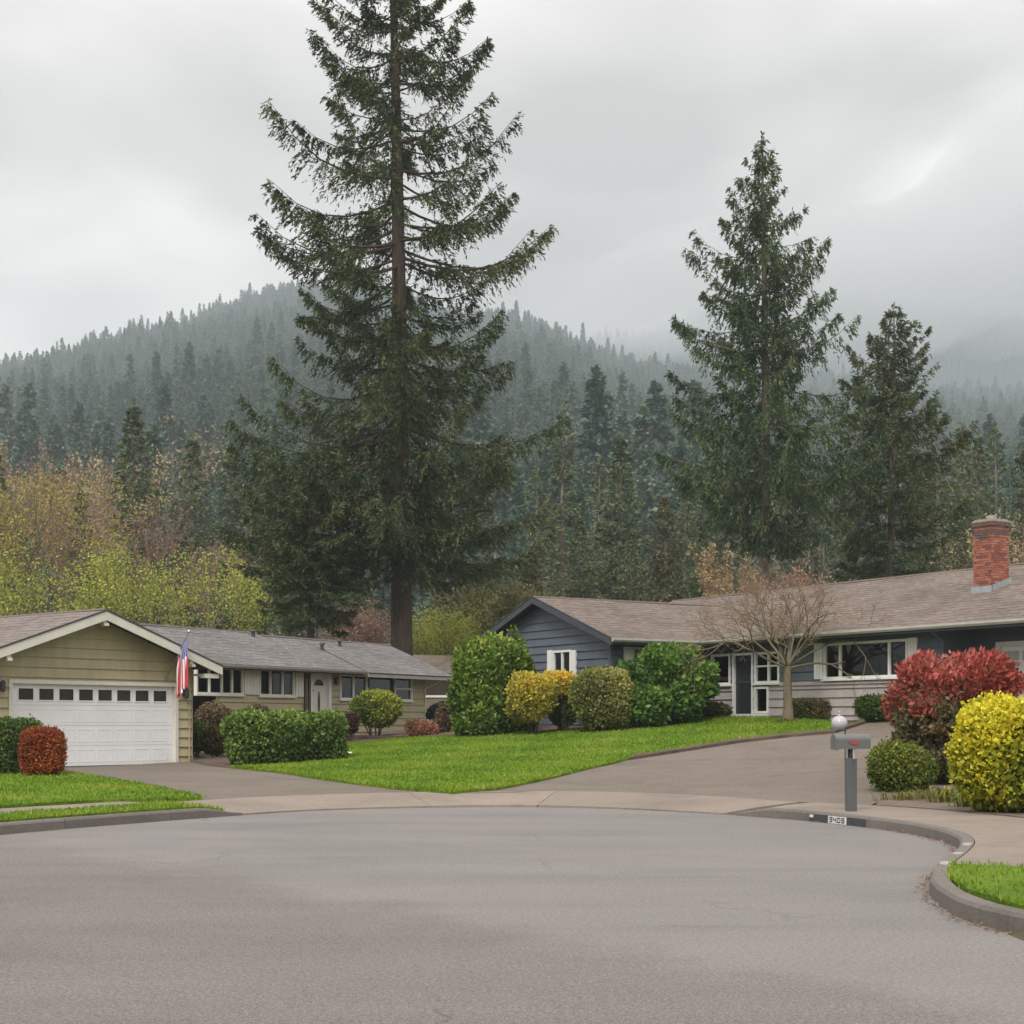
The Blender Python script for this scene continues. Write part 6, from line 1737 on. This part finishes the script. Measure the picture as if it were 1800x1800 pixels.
# spring trees behind the khaki house
for px, pt, Y, name, mleaf, mb_, nl, ls, lsp, sp, lab, kw in (
    (30, 800, 100, 'alder_tree', 'gold_leaf', 'bark_grey', 5600, 0.18, 0.55, 0.75, 'golden budding tree with pale trunks at the left edge', dict(trunk_r=0.16, levels=4)),
    (100, 818, 103, 'alder_tree', 'gold_leaf', 'bark_grey', 5600, 0.18, 0.55, 0.75, 'golden budding tree right of the pale trunks', dict(trunk_r=0.15, levels=4)),
    (70, 960, 92, 'maple_tree', 'lime_leaf', 'bark_green', 6500, 0.17, 0.5, 1.2, 'lime green spring tree behind the garage roof left part', dict(trunk_r=0.12, levels=4)),
    (190, 965, 90, 'maple_tree', 'lime_leaf', 'bark_green', 7500, 0.17, 0.5, 1.3, 'broad lime green spring tree above the garage ridge', dict(trunk_r=0.14, levels=4)),
    (318, 950, 90, 'maple_tree', 'lime_leaf', 'bark_green', 5600, 0.17, 0.42, 0.9, 'yellow green upright tree above the garage right rake', dict(trunk_r=0.12, levels=4)),
    (238, 870, 108, 'bare_maple_tree', 'pink_bud', 'twig_red', 2500, 0.16, 0.25, 0.8, 'bare reddish maple with fanned twigs left of the dark firs', dict(trunk_r=0.14, levels=5, nsplit=2.6, ang=(12, 30), wig=0.06)),
    (418, 930, 105, 'bare_maple_tree', 'pink_bud', 'twig_red', 3000, 0.2, 0.3, 0.8, 'small reddish leafless tree left of the dense dark fir', dict(trunk_r=0.10, levels=5, ang=(12, 32))),
    (140, 770, 150, 'bare_tree', 'pink_bud', 'twig_red', 4500, 0.34, 0.5, 0.7, 'pinkish bare tree crown high above the golden trees', dict(trunk_r=0.18, levels=5, ang=(12, 30))),
    (187, 725, 190, 'bare_tree', 'tan_leaf', 'twig', 4500, 0.42, 0.7, 0.7, 'pale tan bare tree just left of the tall dark conifer', dict(trunk_r=0.2, levels=5, ang=(12, 30))),
    (880, 1030, 92, 'willow_tree', 'olive_leaf', 'bark_green', 12000, 0.24, 0.45, 1.0, 'olive green brushy tree left of the blue gable peak', dict(trunk_r=0.1, levels=4)),
    (790, 1075, 90, 'willow_tree', 'lime_leaf', 'bark_green', 6500, 0.17, 0.45, 1.0, 'small light green tree right of the towering fir trunk', dict(trunk_r=0.08, levels=4)),
    (640, 1050, 92, 'bare_maple_tree', 'pink_bud', 'twig_red', 5000, 0.2, 0.35, 1.0, 'pinkish brushy small tree behind the khaki house roof', dict(trunk_r=0.08, levels=5)),
    (1252, 948, 74, 'willow_tree', 'tan_leaf', 'twig', 3200, 0.15, 0.12, 0.45, 'tan upright budding tree behind the blue house ridge', dict(trunk_r=0.07, levels=4, ang=(8, 20))),
    (1400, 985, 66, 'willow_tree', 'bud_leaf', 'twig', 2600, 0.12, 0.2, 1.0, 'twiggy tan tree top behind the brown roof ridge', dict(trunk_r=0.06, levels=5)),
    (1460, 820, 135, 'bare_tree', 'pink_bud', 'bark_grey', 300, 0.2, 0.3, 0.35, 'pale bare trunk between spruce and shorter fir', dict(trunk_r=0.16, levels=3, ang=(10, 25))),
    (1778, 900, 100, 'alder_tree', 'tan_leaf', 'bark_grey', 4500, 0.24, 0.5, 0.8, 'tan budding tree right of the brick chimney', dict(trunk_r=0.1, levels=4)),
):
    leafy_tree(name, int(px * 7 + pt) % 9973, on_ground(px, Y), Hof(px, pt, Y), lab, M[mleaf], M[mb_], nl, ls, lsp, spread=sp, **kw)

# ornamental tree on the front lawn
OX, OY = 7.95, 45.0; og = hh(OX, OY) + 0.03
fd = [(0.1, 38, 1.15), (3.05, 36, 1.2), (1.2, 62, 1.0), (2.2, 66, 1.05), (4.2, 42, 0.9), (5.4, 42, 0.9), (3.4, 12, 1.1), (6.1, 14, 1.1), (0.6, 72, 1.0), (2.7, 52, 1.1), (5.9, 55, 1.1)]
segs, tips = branch_skel(77, None, 1.55, 0.14, 4.9, 1.0, 6, 2.2, first_dirs=fd, ang=(16, 48), shrink=0.74, wig=0.10, up=0.02, limb=0.28, child=0.6, sidep=0.32)
sc_ = 4.95 / segs[:, 5].max(); hs = 2.85 / np.percentile(np.abs(segs[:, 3]), 97)
low = segs[:, 2] < 1.75
OT = thing('ornamental_tree', (OX, OY, og), 'spreading bare twiggy tree with tan buds on the front lawn', 'tree')
S2 = segs.copy(); fz = lambda z: np.where(z < 1.7, z, 1.7 + (z - 1.7) * (4.95 - 1.7) / (segs[:, 5].max() - 1.7))
S2[:, [0, 1, 3, 4]] *= np.clip(hs, 0.6, 2.2); S2[:, 2] = fz(S2[:, 2]); S2[:, 5] = fz(S2[:, 5])
V, Q = tubes(S2, 5); link('trunk', mesh_np('trunk', V, Q, M['bark_pale'], smooth=True), OT)
T2 = tips.copy(); T2[:, :2] *= np.clip(hs, 0.6, 2.2); T2[:, 2] = fz(T2[:, 2])
V, Q, tt = leaves_at(T2, 5500, 0.042, 0.05, np.random.default_rng(3)); link('buds', mesh_np('buds', V, Q, M['bud_leaf'], tt), OT)

# --- shrubs
def wob(P, ph, f):
    return (np.sin(P[:, 0] * f + ph) * np.sin(P[:, 1] * f * 1.1 + ph * 2) + np.sin(P[:, 2] * f * 1.2 + ph * 3) * np.sin(P[:, 0] * f * 0.7 - ph)) * 0.5
SEEDS = iter(range(200, 400))
def shrub(name, label, px0, px1, pt, pb, Y, mleaf, e=2.4, depth=None, leaf=0.07, n=9000, shell=0.30, amp=0.07, freq=5.0, tip=0.0, tipz=0.0, group=None, cat='shrub', profile=None, stems=7, core=True, out=0.55, aspect=0.36, skirt=0.0, jag=0.0, up=0.2, rough=0.035):
    rg = np.random.default_rng(next(SEEDS))
    cx = ((px0 + px1) / 2 - 900) / F * Y; zb = hh(cx, Y); zt_ = zof(pt, Y)
    zb = min(zof(pb, Y), zb + 0.35) if pb else zb
    zb = max(zb, hh(cx, Y) - 0.03)
    rx = (px1 - px0) / 2 / F * Y; h = zt_ - zb; ry = depth / 2 if depth else rx * 0.9
    z0 = zb + skirt * h; hz = (zt_ - z0) / 2
    root = thing(name, (cx, Y, hh(cx, Y)), label, cat, group)
    base = np.array([cx, Y, hh(cx, Y)])
    def field(U):
        f = (np.abs(U[:, 0]) ** e + np.abs(U[:, 1]) ** e + np.abs(U[:, 2]) ** e) ** (1 / e)
        if profile is not None: f = np.maximum(np.hypot(U[:, 0], U[:, 1]) / np.interp(U[:, 2], *profile), np.abs(U[:, 2]) * 0.999)
        return f / (1 + amp * wob(U * np.array([rx, ry, hz]) , rg_ph, freq) + amp * 0.6 * wob(U * np.array([rx, ry, hz]), rg_ph * 1.7 + 2, freq * 2.3))
    rg_ph = rg.uniform(0, 6)
    P = []; got = 0; Fv = []
    while got < n:
        U = rg.uniform(-1.08, 1.08, (n * 3, 3)); f = field(U)
        kx = (f < 1) & (f > 1 - shell * rg.uniform(0, 1, len(f)) ** 0.6)
        P.append(U[kx]); Fv.append(f[kx]); got += kx.sum()
    U = np.concatenate(P)[:n]; fv = np.concatenate(Fv)[:n]
    dims = np.array([rx, ry, hz])
    pos = U * dims + np.array([0, 0, z0 + hz - base[2]]) + rg.normal(0, rough, (n, 3))
    outv = unit(np.sign(U) * np.abs(U) ** (e - 1) / dims)
    D = unit(outv * out + rg.normal(0, 0.6, (n, 3)) + np.array([[0, 0, up]]))
    S = unit(np.cross(D, rg.normal(0, 1, (n, 3)) + outv * 0.8))
    L = leaf * rg.uniform(0.6, 1.35, n) * (1 + jag * (rg.random(n) < 0.05) * 1.3)
    V, Q = leaf_quads(pos - D * L[:, None] * 0.4, D, S, L, L * aspect)
    V[:, 2] = np.maximum(V[:, 2], -0.02)
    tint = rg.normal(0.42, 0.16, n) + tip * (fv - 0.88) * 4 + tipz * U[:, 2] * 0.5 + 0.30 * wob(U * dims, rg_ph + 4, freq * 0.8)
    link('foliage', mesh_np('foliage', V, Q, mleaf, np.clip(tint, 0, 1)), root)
    # woody stems
    segs = []
    for i in range(stems):
        a = rg.uniform(0, 6.28); r_ = rg.uniform(0.2, 0.75); q0 = np.array([math.cos(a) * rx * 0.16, math.sin(a) * ry * 0.16, -0.03]); q1 = np.array([math.cos(a) * rx * r_, math.sin(a) * ry * r_, h * rg.uniform(0.55, 0.85)])
        mid = (q0 + q1) / 2 + rg.normal(0, 0.05, 3); segs += [(*q0, *mid, 0.028, 0.02), (*mid, *q1, 0.02, 0.008)]
    Vs, Qs = tubes(segs, 5); link('stem', mesh_np('stem', Vs, Qs, M['stem_dark'], smooth=True), root)
    if core:  # solid dark shell standing in for the shaded inside of the foliage
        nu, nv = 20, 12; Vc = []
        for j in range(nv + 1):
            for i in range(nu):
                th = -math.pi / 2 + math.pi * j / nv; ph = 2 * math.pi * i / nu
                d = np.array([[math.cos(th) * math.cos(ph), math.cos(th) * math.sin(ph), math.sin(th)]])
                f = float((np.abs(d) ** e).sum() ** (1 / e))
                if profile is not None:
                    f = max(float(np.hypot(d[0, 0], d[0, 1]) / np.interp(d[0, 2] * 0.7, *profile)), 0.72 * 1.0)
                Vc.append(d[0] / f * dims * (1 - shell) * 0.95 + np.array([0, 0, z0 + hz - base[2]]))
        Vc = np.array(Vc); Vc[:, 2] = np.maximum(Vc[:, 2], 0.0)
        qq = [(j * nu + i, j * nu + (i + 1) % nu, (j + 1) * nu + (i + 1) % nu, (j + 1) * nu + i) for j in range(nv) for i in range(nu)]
        link('dark_core', mesh_np('dark_core', Vc, np.array(qq), M['core'], smooth=True), root)
    return root
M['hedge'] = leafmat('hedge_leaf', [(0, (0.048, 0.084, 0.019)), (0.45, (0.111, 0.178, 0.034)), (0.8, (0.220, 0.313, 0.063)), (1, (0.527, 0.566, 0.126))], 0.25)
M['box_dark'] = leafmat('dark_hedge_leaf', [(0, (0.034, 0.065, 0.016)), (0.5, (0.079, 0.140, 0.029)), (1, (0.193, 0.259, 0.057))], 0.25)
M['barberry'] = leafmat('orange_red_leaf', [(0, (0.135, 0.034, 0.020)), (0.45, (0.365, 0.088, 0.030)), (0.8, (0.540, 0.162, 0.047)), (1, (0.621, 0.270, 0.081))], 0.3)
M['bronze'] = leafmat('bronze_leaf', [(0, (0.063, 0.049, 0.031)), (0.5, (0.154, 0.105, 0.063)), (0.8, (0.238, 0.154, 0.091)), (1, (0.182, 0.210, 0.070))], 0.25)
M['mottled'] = leafmat('mottled_leaf', [(0, (0.049, 0.063, 0.025)), (0.5, (0.119, 0.126, 0.042)), (0.85, (0.238, 0.154, 0.049)), (1, (0.308, 0.210, 0.070))], 0.25)
M['chartreuse'] = leafmat('chartreuse_leaf', [(0, (0.078, 0.111, 0.019)), (0.5, (0.221, 0.273, 0.036)), (0.85, (0.429, 0.429, 0.058)), (1, (0.598, 0.520, 0.091))], 0.3)
M['thuja'] = leafmat('thuja_scale', [(0, (0.043, 0.081, 0.015)), (0.45, (0.118, 0.193, 0.027)), (0.8, (0.234, 0.324, 0.046)), (1, (0.404, 0.385, 0.076))], 0.2)
M['gold'] = leafmat('golden_leaf', [(0, (0.140, 0.140, 0.028)), (0.4, (0.379, 0.336, 0.056)), (0.75, (0.644, 0.519, 0.069)), (1, (0.850, 0.560, 0.069))], 0.3)
M['variegated'] = leafmat('variegated_leaf', [(0, (0.095, 0.115, 0.030)), (0.5, (0.230, 0.243, 0.068)), (0.85, (0.446, 0.419, 0.135)), (1, (0.594, 0.513, 0.203))], 0.3)
M['rhodo'] = leafmat('rhododendron_leaf', [(0, (0.042, 0.086, 0.019)), (0.5, (0.105, 0.207, 0.036)), (0.85, (0.228, 0.362, 0.063)), (1, (0.436, 0.517, 0.124))], 0.25)
M['pieris_red'] = leafmat('red_new_leaf', [(0, (0.10, 0.10, 0.04)), (0.2, (0.19, 0.075, 0.04)), (0.42, (0.37, 0.07, 0.055)), (0.72, (0.48, 0.125, 0.10)), (1, (0.55, 0.27, 0.19))], 0.3)
M['pieris_old'] = leafmat('old_pieris_leaf', [(0, (0.049, 0.045, 0.025)), (0.4, (0.119, 0.105, 0.049)), (0.7, (0.196, 0.161, 0.077)), (0.9, (0.392, 0.210, 0.070)), (1, (0.504, 0.336, 0.098))], 0.3)
M['yellow'] = leafmat('yellow_privet_leaf', [(0, (0.099, 0.131, 0.016)), (0.35, (0.262, 0.302, 0.023)), (0.65, (0.551, 0.498, 0.029)), (0.9, (0.765, 0.642, 0.040)), (1, (0.765, 0.733, 0.078))], 0.3)
M['mound'] = leafmat('green_mound_leaf', [(0, (0.040, 0.068, 0.014)), (0.5, (0.119, 0.161, 0.025)), (0.85, (0.258, 0.284, 0.043)), (1, (0.516, 0.378, 0.071))], 0.25)
M['teal'] = leafmat('teal_shrub_leaf', [(0, (0.03, 0.06, 0.05)), (1, (0.10, 0.16, 0.13))], 0.2)
M['wine'] = leafmat('wine_leaf', [(0, (0.04, 0.015, 0.02)), (1, (0.13, 0.05, 0.06))], 0.2)
M['azalea'] = leafmat('orange_pink_bloom', [(0, (0.12, 0.10, 0.05)), (0.4, (0.34, 0.15, 0.09)), (0.7, (0.46, 0.22, 0.17)), (0.9, (0.52, 0.28, 0.10)), (1, (0.5, 0.46, 0.40))], 0.3)
M['strap'] = leafmat('strap_leaf', [(0, (0.06, 0.075, 0.02)), (0.5, (0.17, 0.18, 0.045)), (1, (0.34, 0.27, 0.08))], 0.3)

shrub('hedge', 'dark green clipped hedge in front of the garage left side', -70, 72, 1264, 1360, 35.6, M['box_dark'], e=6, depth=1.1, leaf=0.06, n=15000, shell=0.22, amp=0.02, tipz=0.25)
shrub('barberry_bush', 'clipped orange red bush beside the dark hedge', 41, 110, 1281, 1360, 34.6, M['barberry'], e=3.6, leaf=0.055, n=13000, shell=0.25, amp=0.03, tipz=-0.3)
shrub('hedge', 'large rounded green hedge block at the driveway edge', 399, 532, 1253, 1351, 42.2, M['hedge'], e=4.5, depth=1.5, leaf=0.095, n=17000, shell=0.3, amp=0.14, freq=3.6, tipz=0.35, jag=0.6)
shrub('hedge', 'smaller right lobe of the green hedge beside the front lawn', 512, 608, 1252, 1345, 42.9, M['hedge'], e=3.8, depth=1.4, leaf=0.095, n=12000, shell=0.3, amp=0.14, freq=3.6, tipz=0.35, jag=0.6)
shrub('bronze_bush', 'bronze topped bush below the four light window', 342, 411, 1237, 1312, 48.0, M['bronze'], leaf=0.08, n=8000, amp=0.12, tipz=0.3)
shrub('mottled_bush', 'small round orange green bush near the garage corner', 352, 402, 1279, 1323, 46.0, M['mottled'], leaf=0.07, n=6000, amp=0.08)
shrub('dark_bush', 'dark green bush tucked beside the garage corner', 330, 362, 1268, 1318, 46.6, M['box_dark'], leaf=0.07, n=4500, amp=0.1)
shrub('bronze_bush', 'low bronze bush peeping over the large hedge', 424, 478, 1239, 1285, 50.0, M['bronze'], leaf=0.08, n=6000, amp=0.12)
shrub('round_bush', 'round yellow green bush on short stems by the khaki house', 616, 703, 1216, None, 55.5, M['chartreuse'], e=2.4, leaf=0.085, n=12000, shell=0.4, amp=0.16, tipz=0.35, skirt=0.26, core=True)
shrub('wine_bush', 'dark wine red bush behind the hedge right end', 603, 628, 1254, 1290, 53.0, M['wine'], leaf=0.07, n=3500, amp=0.12)
th_prof = ([-1, -0.9, -0.2, 0.35, 0.7, 0.9, 1.0], [0.86, 0.96, 1.0, 0.96, 0.80, 0.55, 0.2])
shrub('thuja_dome', 'broad clipped dark evergreen dome beside the blue gable', 793, 925, 1117, 1290, 48.8, M['thuja'], e=2.8, depth=2.2, leaf=0.15, n=20000, shell=0.32, amp=0.17, freq=3.4, jag=0.4, tipz=0.2, profile=th_prof, up=0.6, aspect=0.28)
shrub('thuja_cone', 'pointed evergreen cone merging with the dome at the gable', 862, 944, 1100, 1288, 49.3, M['thuja'], e=2.4, depth=1.4, leaf=0.11, n=14000, shell=0.3, amp=0.06, profile=([-1, -0.3, 0.2, 0.7, 1.0], [0.9, 1.0, 0.86, 0.42, 0.06]), up=0.7, aspect=0.28)
shrub('golden_bush', 'golden yellow bush left of the gable window', 892, 975, 1185, 1272, 46.9, M['gold'], e=2.6, leaf=0.085, n=9000, shell=0.5, amp=0.24, freq=4.0, tipz=0.15, skirt=0.08, jag=0.5)
shrub('golden_bush', 'dark based bush with golden orange top below the gable window', 952, 1026, 1183, 1226, 47.4, M['gold'], e=2.6, depth=1.0, leaf=0.085, n=5500, shell=0.6, amp=0.26, freq=4.0, tipz=0.6, skirt=0.48, core=False, stems=12)
shrub('dark_bush', 'lower half of the golden orange bush, shade put into dark leaves', 962, 1018, 1212, 1274, 47.6, M['box_dark'], leaf=0.07, n=5000, amp=0.1)  # shade side of the golden bush, painted as a separate dark-leaved bush
shrub('variegated_bush', 'boxy pale green clipped bush under the white shutter', 1004, 1112, 1178, 1278, 46.2, M['variegated'], e=3.2, depth=1.4, leaf=0.085, n=13000, shell=0.4, amp=0.15, freq=4.0, tipz=0.3, jag=0.4)
shrub('rhododendron', 'large glossy green rhododendron in front of the blue house', 1084, 1254, 1138, 1274, 47.4, M['rhodo'], e=2.0, depth=2.2, leaf=0.14, n=13000, shell=0.75, amp=0.45, freq=3.0, tipz=0.3, out=0.8, jag=0.4)
shrub('rhododendron', 'lower spreading part of green shrubs beside the boxy bush', 1086, 1180, 1205, 1274, 46.4, M['rhodo'], e=2.3, leaf=0.14, n=6000, shell=0.45, amp=0.15, out=0.8)
shrub('low_bush', 'low russet green bush left of the blue house door', 1206, 1288, 1236, 1266, 49.0, M['mottled'], e=2.2, depth=1.0, leaf=0.08, n=6000, amp=0.15)
shrub('hedge', 'low clipped green hedge right of the twiggy lawn tree', 1388, 1496, 1231, 1264, 45.6, M['mottled'], e=5, depth=0.9, leaf=0.06, n=9000, shell=0.3, amp=0.05)
shrub('dark_bush', 'rounded dark bush below the picture window', 1504, 1578, 1224, 1264, 43.4, M['box_dark'], leaf=0.07, n=7000, amp=0.10)
shrub('teal_bush', 'blue green feathery bush in front of the board fence', 752, 800, 1236, 1290, 64.0, M['teal'], leaf=0.10, n=5000, amp=0.12)
shrub('dark_bush', 'small dark spiky bush left of the evergreen dome', 768, 800, 1236, 1291, 53.0, M['bronze'], leaf=0.13, n=4000, amp=0.12, aspect=0.2)
shrub('azalea', 'low orange and pink flowering plants at the lawn edge', 712, 774, 1266, 1302, 52.2, M['azalea'], e=2.2, depth=1.0, leaf=0.07, n=5000, amp=0.25, shell=0.6, core=False, stems=12)
# red shrub with bronze lower part
shrub('pieris_bush', 'tall shrub with bright red new leaves on top', 1560, 1782, 1152, None, 31.0, M['pieris_red'], e=2.2, depth=2.3, leaf=0.125, n=11000, shell=0.7, amp=0.42, freq=2.8, skirt=0.40, tipz=0.2, out=0.8, aspect=0.24, jag=0.5, stems=16, core=False)
shrub('bronze_bush', 'bronze and gold lower shrub under the red leaves', 1572, 1738, 1225, 1382, 30.6, M['pieris_old'], e=2.4, depth=1.9, leaf=0.10, n=13000, shell=0.55, amp=0.22, freq=4.5, tip=0.3, aspect=0.3)
shrub('mound_bush', 'round dark green mound at the driveway edge', 1530, 1640, 1308, 1402, 28.9, M['mound'], e=2.3, leaf=0.055, n=13000, shell=0.32, amp=0.13, tipz=0.45)
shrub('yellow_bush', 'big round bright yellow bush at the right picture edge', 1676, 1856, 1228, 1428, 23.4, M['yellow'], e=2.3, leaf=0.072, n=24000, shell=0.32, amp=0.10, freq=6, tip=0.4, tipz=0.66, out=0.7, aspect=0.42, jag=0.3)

def strap_plant(name, label, px, py, Y, n, L, w, m, spread=0.7):
    rg = np.random.default_rng(int(px)); x = (px - 900) / F * Y; z = hh(x, Y)
    a = rg.uniform(0, 6.28, n); r = rg.uniform(0, spread * 0.35, n)
    base = np.stack([np.cos(a) * r * 1.6, np.sin(a) * r, np.full(n, 0.0)], 1)
    V, Q, T = [], [], []
    for i in range(n):
        d = np.array([math.cos(a[i]), math.sin(a[i]), 0]); ln = L * rg.uniform(0.5, 1.2); t_ = rg.uniform(0.2, 0.9); s = np.array([-d[1], d[0], 0]) * w
        p0 = base[i]; p1 = p0 + d * ln * 0.35 * t_ + np.array([0, 0, ln * 0.6]); p2 = p0 + d * ln * (0.5 + 0.4 * t_) + np.array([0, 0, ln * (0.8 - 0.5 * t_)])
        b = len(V); V += [p0 - s, p0 + s, p1 + s, p1 - s, p2 + s * 0.2, p2 - s * 0.2]; Q += [(b, b + 1, b + 2, b + 3), (b + 3, b + 2, b + 4, b + 5)]; T += [rg.uniform(0.2, 1)] * 2
    o = link(name, mesh_np(name, np.array(V), np.array(Q), m, T), None, (x, Y, z))
    tag(o, label, 'plant')
strap_plant('grass_clump', 'golden grassy clump in front of the green mound', 1590, 1400, 26.9, 220, 0.24, 0.006, M['strap'], 1.1)
strap_plant('grass_clump', 'short golden grass tuft right of the green mound', 1626, 1395, 27.2, 140, 0.28, 0.006, M['strap'], 0.8)
strap_plant('strap_leaf_plant', 'long green strap leaves beside the yellow bush base', 1664, 1405, 26.2, 60, 0.42, 0.014, M['mound'], 0.5)
strap_plant('strap_leaf_plant', 'small green strap leaves under the yellow bush', 1700, 1412, 24.9, 60, 0.36, 0.012, M['mound'], 0.5)
strap_plant('fern', 'small pale plant at the foot of the lawn tree', 1384, 1272, 44.6, 60, 0.22, 0.02, M['strap'], 0.6)
strap_plant('fern', 'little leafy plant by the blue house doorstep', 1298, 1262, 49.4, 60, 0.3, 0.02, M['strap'], 0.6)

# --- undergrowth in front of the forest, too dense to count
def undergrowth(n, label, m, rng_px, Yr, hmax, leaf, seed):
    rg = np.random.default_rng(seed); nb = 90
    P, T = [], []
    for i in range(nb):
        px = rg.uniform(*rng_px); Y = rg.uniform(*Yr); x = (px - 900) / F * Y; h = hmax * rg.uniform(0.45, 1.0); r = h * rg.uniform(0.45, 0.8); m_ = n // nb
        d = unit(rg.normal(0, 1, (m_, 3))); rad = rg.uniform(0.6, 1.0, m_)[:, None] ** 0.5
        p = d * rad * np.array([r, r * 0.8, h * 0.55]) + np.array([x, Y, hh(x, Y) + h * 0.45]); p += rg.normal(0, 0.12, p.shape)
        P.append(p); T.append(np.clip(rg.normal(0.45, 0.2) + rg.normal(0, 0.16, m_), 0, 1))
    P = np.concatenate(P); D = unit(rg.normal(0, 1, P.shape) + np.array([[0, 0, 0.3]])); S = unit(np.cross(D, rg.normal(0, 1, P.shape)))
    V, Q = leaf_quads(P, D, S, leaf * rg.uniform(0.6, 1.3, len(P)), leaf * 0.3)
    tag(link('undergrowth', mesh_np('undergrowth', V, Q, m, np.concatenate(T))), label, 'undergrowth', None, 'stuff')
undergrowth(38000, 'mixed green undergrowth below the conifers behind the houses', M['olive_leaf'], (-60, 1860), (93, 116), 5.5, 0.32, 9)
undergrowth(22000, 'dark green brush at the forest edge behind the houses', M['mid_fir'], (-60, 1860), (100, 125), 7.5, 0.36, 10)
# ------------------------------------------------------------------ air: haze box and the low cloud beyond it
def volume(name, mb, dens, col, label, cat, aniso=0.0):
    m = bpy.data.materials.new(name); m.use_nodes = True
    nd, lk = m.node_tree.nodes, m.node_tree.links; nd.clear()
    out = nd.new('ShaderNodeOutputMaterial'); pv = nd.new('ShaderNodeVolumePrincipled')
    pv.inputs['Color'].default_value = (*col, 1); pv.inputs['Density'].default_value = dens; pv.inputs['Anisotropy'].default_value = aniso
    lk.new(pv.outputs[0], out.inputs['Volume'])
    o = mb.build(name, m)
    tag(o, label, cat, None, 'stuff')
    return o
mb = MB(); mb.box(-1960, 1960, -52, 2440, -3.0, 640.0)
volume('haze', mb, 0.00030, (0.83, 0.925, 0.985), 'thin bluish morning haze in the valley air', 'haze')

# low cloud bank resting on the distant mountainside
CS = 1.74
xs_ = np.linspace(-120, 1500, 66); ys_ = np.linspace(1450, 2300, 34)
V = []
for top in (0, 1):
    for y in ys_:
        for x in xs_:
            fx = float(sstep(-120, 460, x)) * float(sstep(1500, 1150, x)) * float(sstep(1450, 1640, y)) * float(sstep(2300, 2000, y))
            zb = 455 - 45 * fx + (18 * math.sin(x * 0.012 + 0.5) + 12 * math.sin(x * 0.031 + y * 0.01) + 8 * math.sin(x * 0.07 + y * 0.03 + 1)) * fx
            V.append((x * CS, y * CS, zb * CS if not top else CS * (zb + 0.5 + 190 * fx ** 1.5 * (1 + 0.3 * math.sin(x * 0.017 + 2) * math.sin(y * 0.011)))))
nxx, nyy = len(xs_), len(ys_); n0 = nxx * nyy
idx = lambda i, j, t: t * n0 + j * nxx + i
Q = []
for j in range(nyy - 1):
    for i in range(nxx - 1):
        Q.append((idx(i, j, 0), idx(i, j + 1, 0), idx(i + 1, j + 1, 0), idx(i + 1, j, 0))); Q.append((idx(i, j, 1), idx(i + 1, j, 1), idx(i + 1, j + 1, 1), idx(i, j + 1, 1)))
for i in range(nxx - 1):
    for j, s_ in ((0, 0), (nyy - 1, 1)): Q.append((idx(i, j, 0), idx(i + 1, j, 0), idx(i + 1, j, 1), idx(i, j, 1)) if s_ == 0 else (idx(i + 1, j, 0), idx(i, j, 0), idx(i, j, 1), idx(i + 1, j, 1)))
for j in range(nyy - 1):
    for i, s_ in ((0, 0), (nxx - 1, 1)): Q.append((idx(i, j + 1, 0), idx(i, j, 0), idx(i, j, 1), idx(i, j + 1, 1)) if s_ == 0 else (idx(i, j, 0), idx(i, j + 1, 0), idx(i, j + 1, 1), idx(i, j, 1)))
mb = MB(); mb.poly(V, Q)
volume('cloud', mb, 0.004, (0.80, 0.80, 0.81), 'low grey cloud bank resting on the distant mountainside', 'cloud')
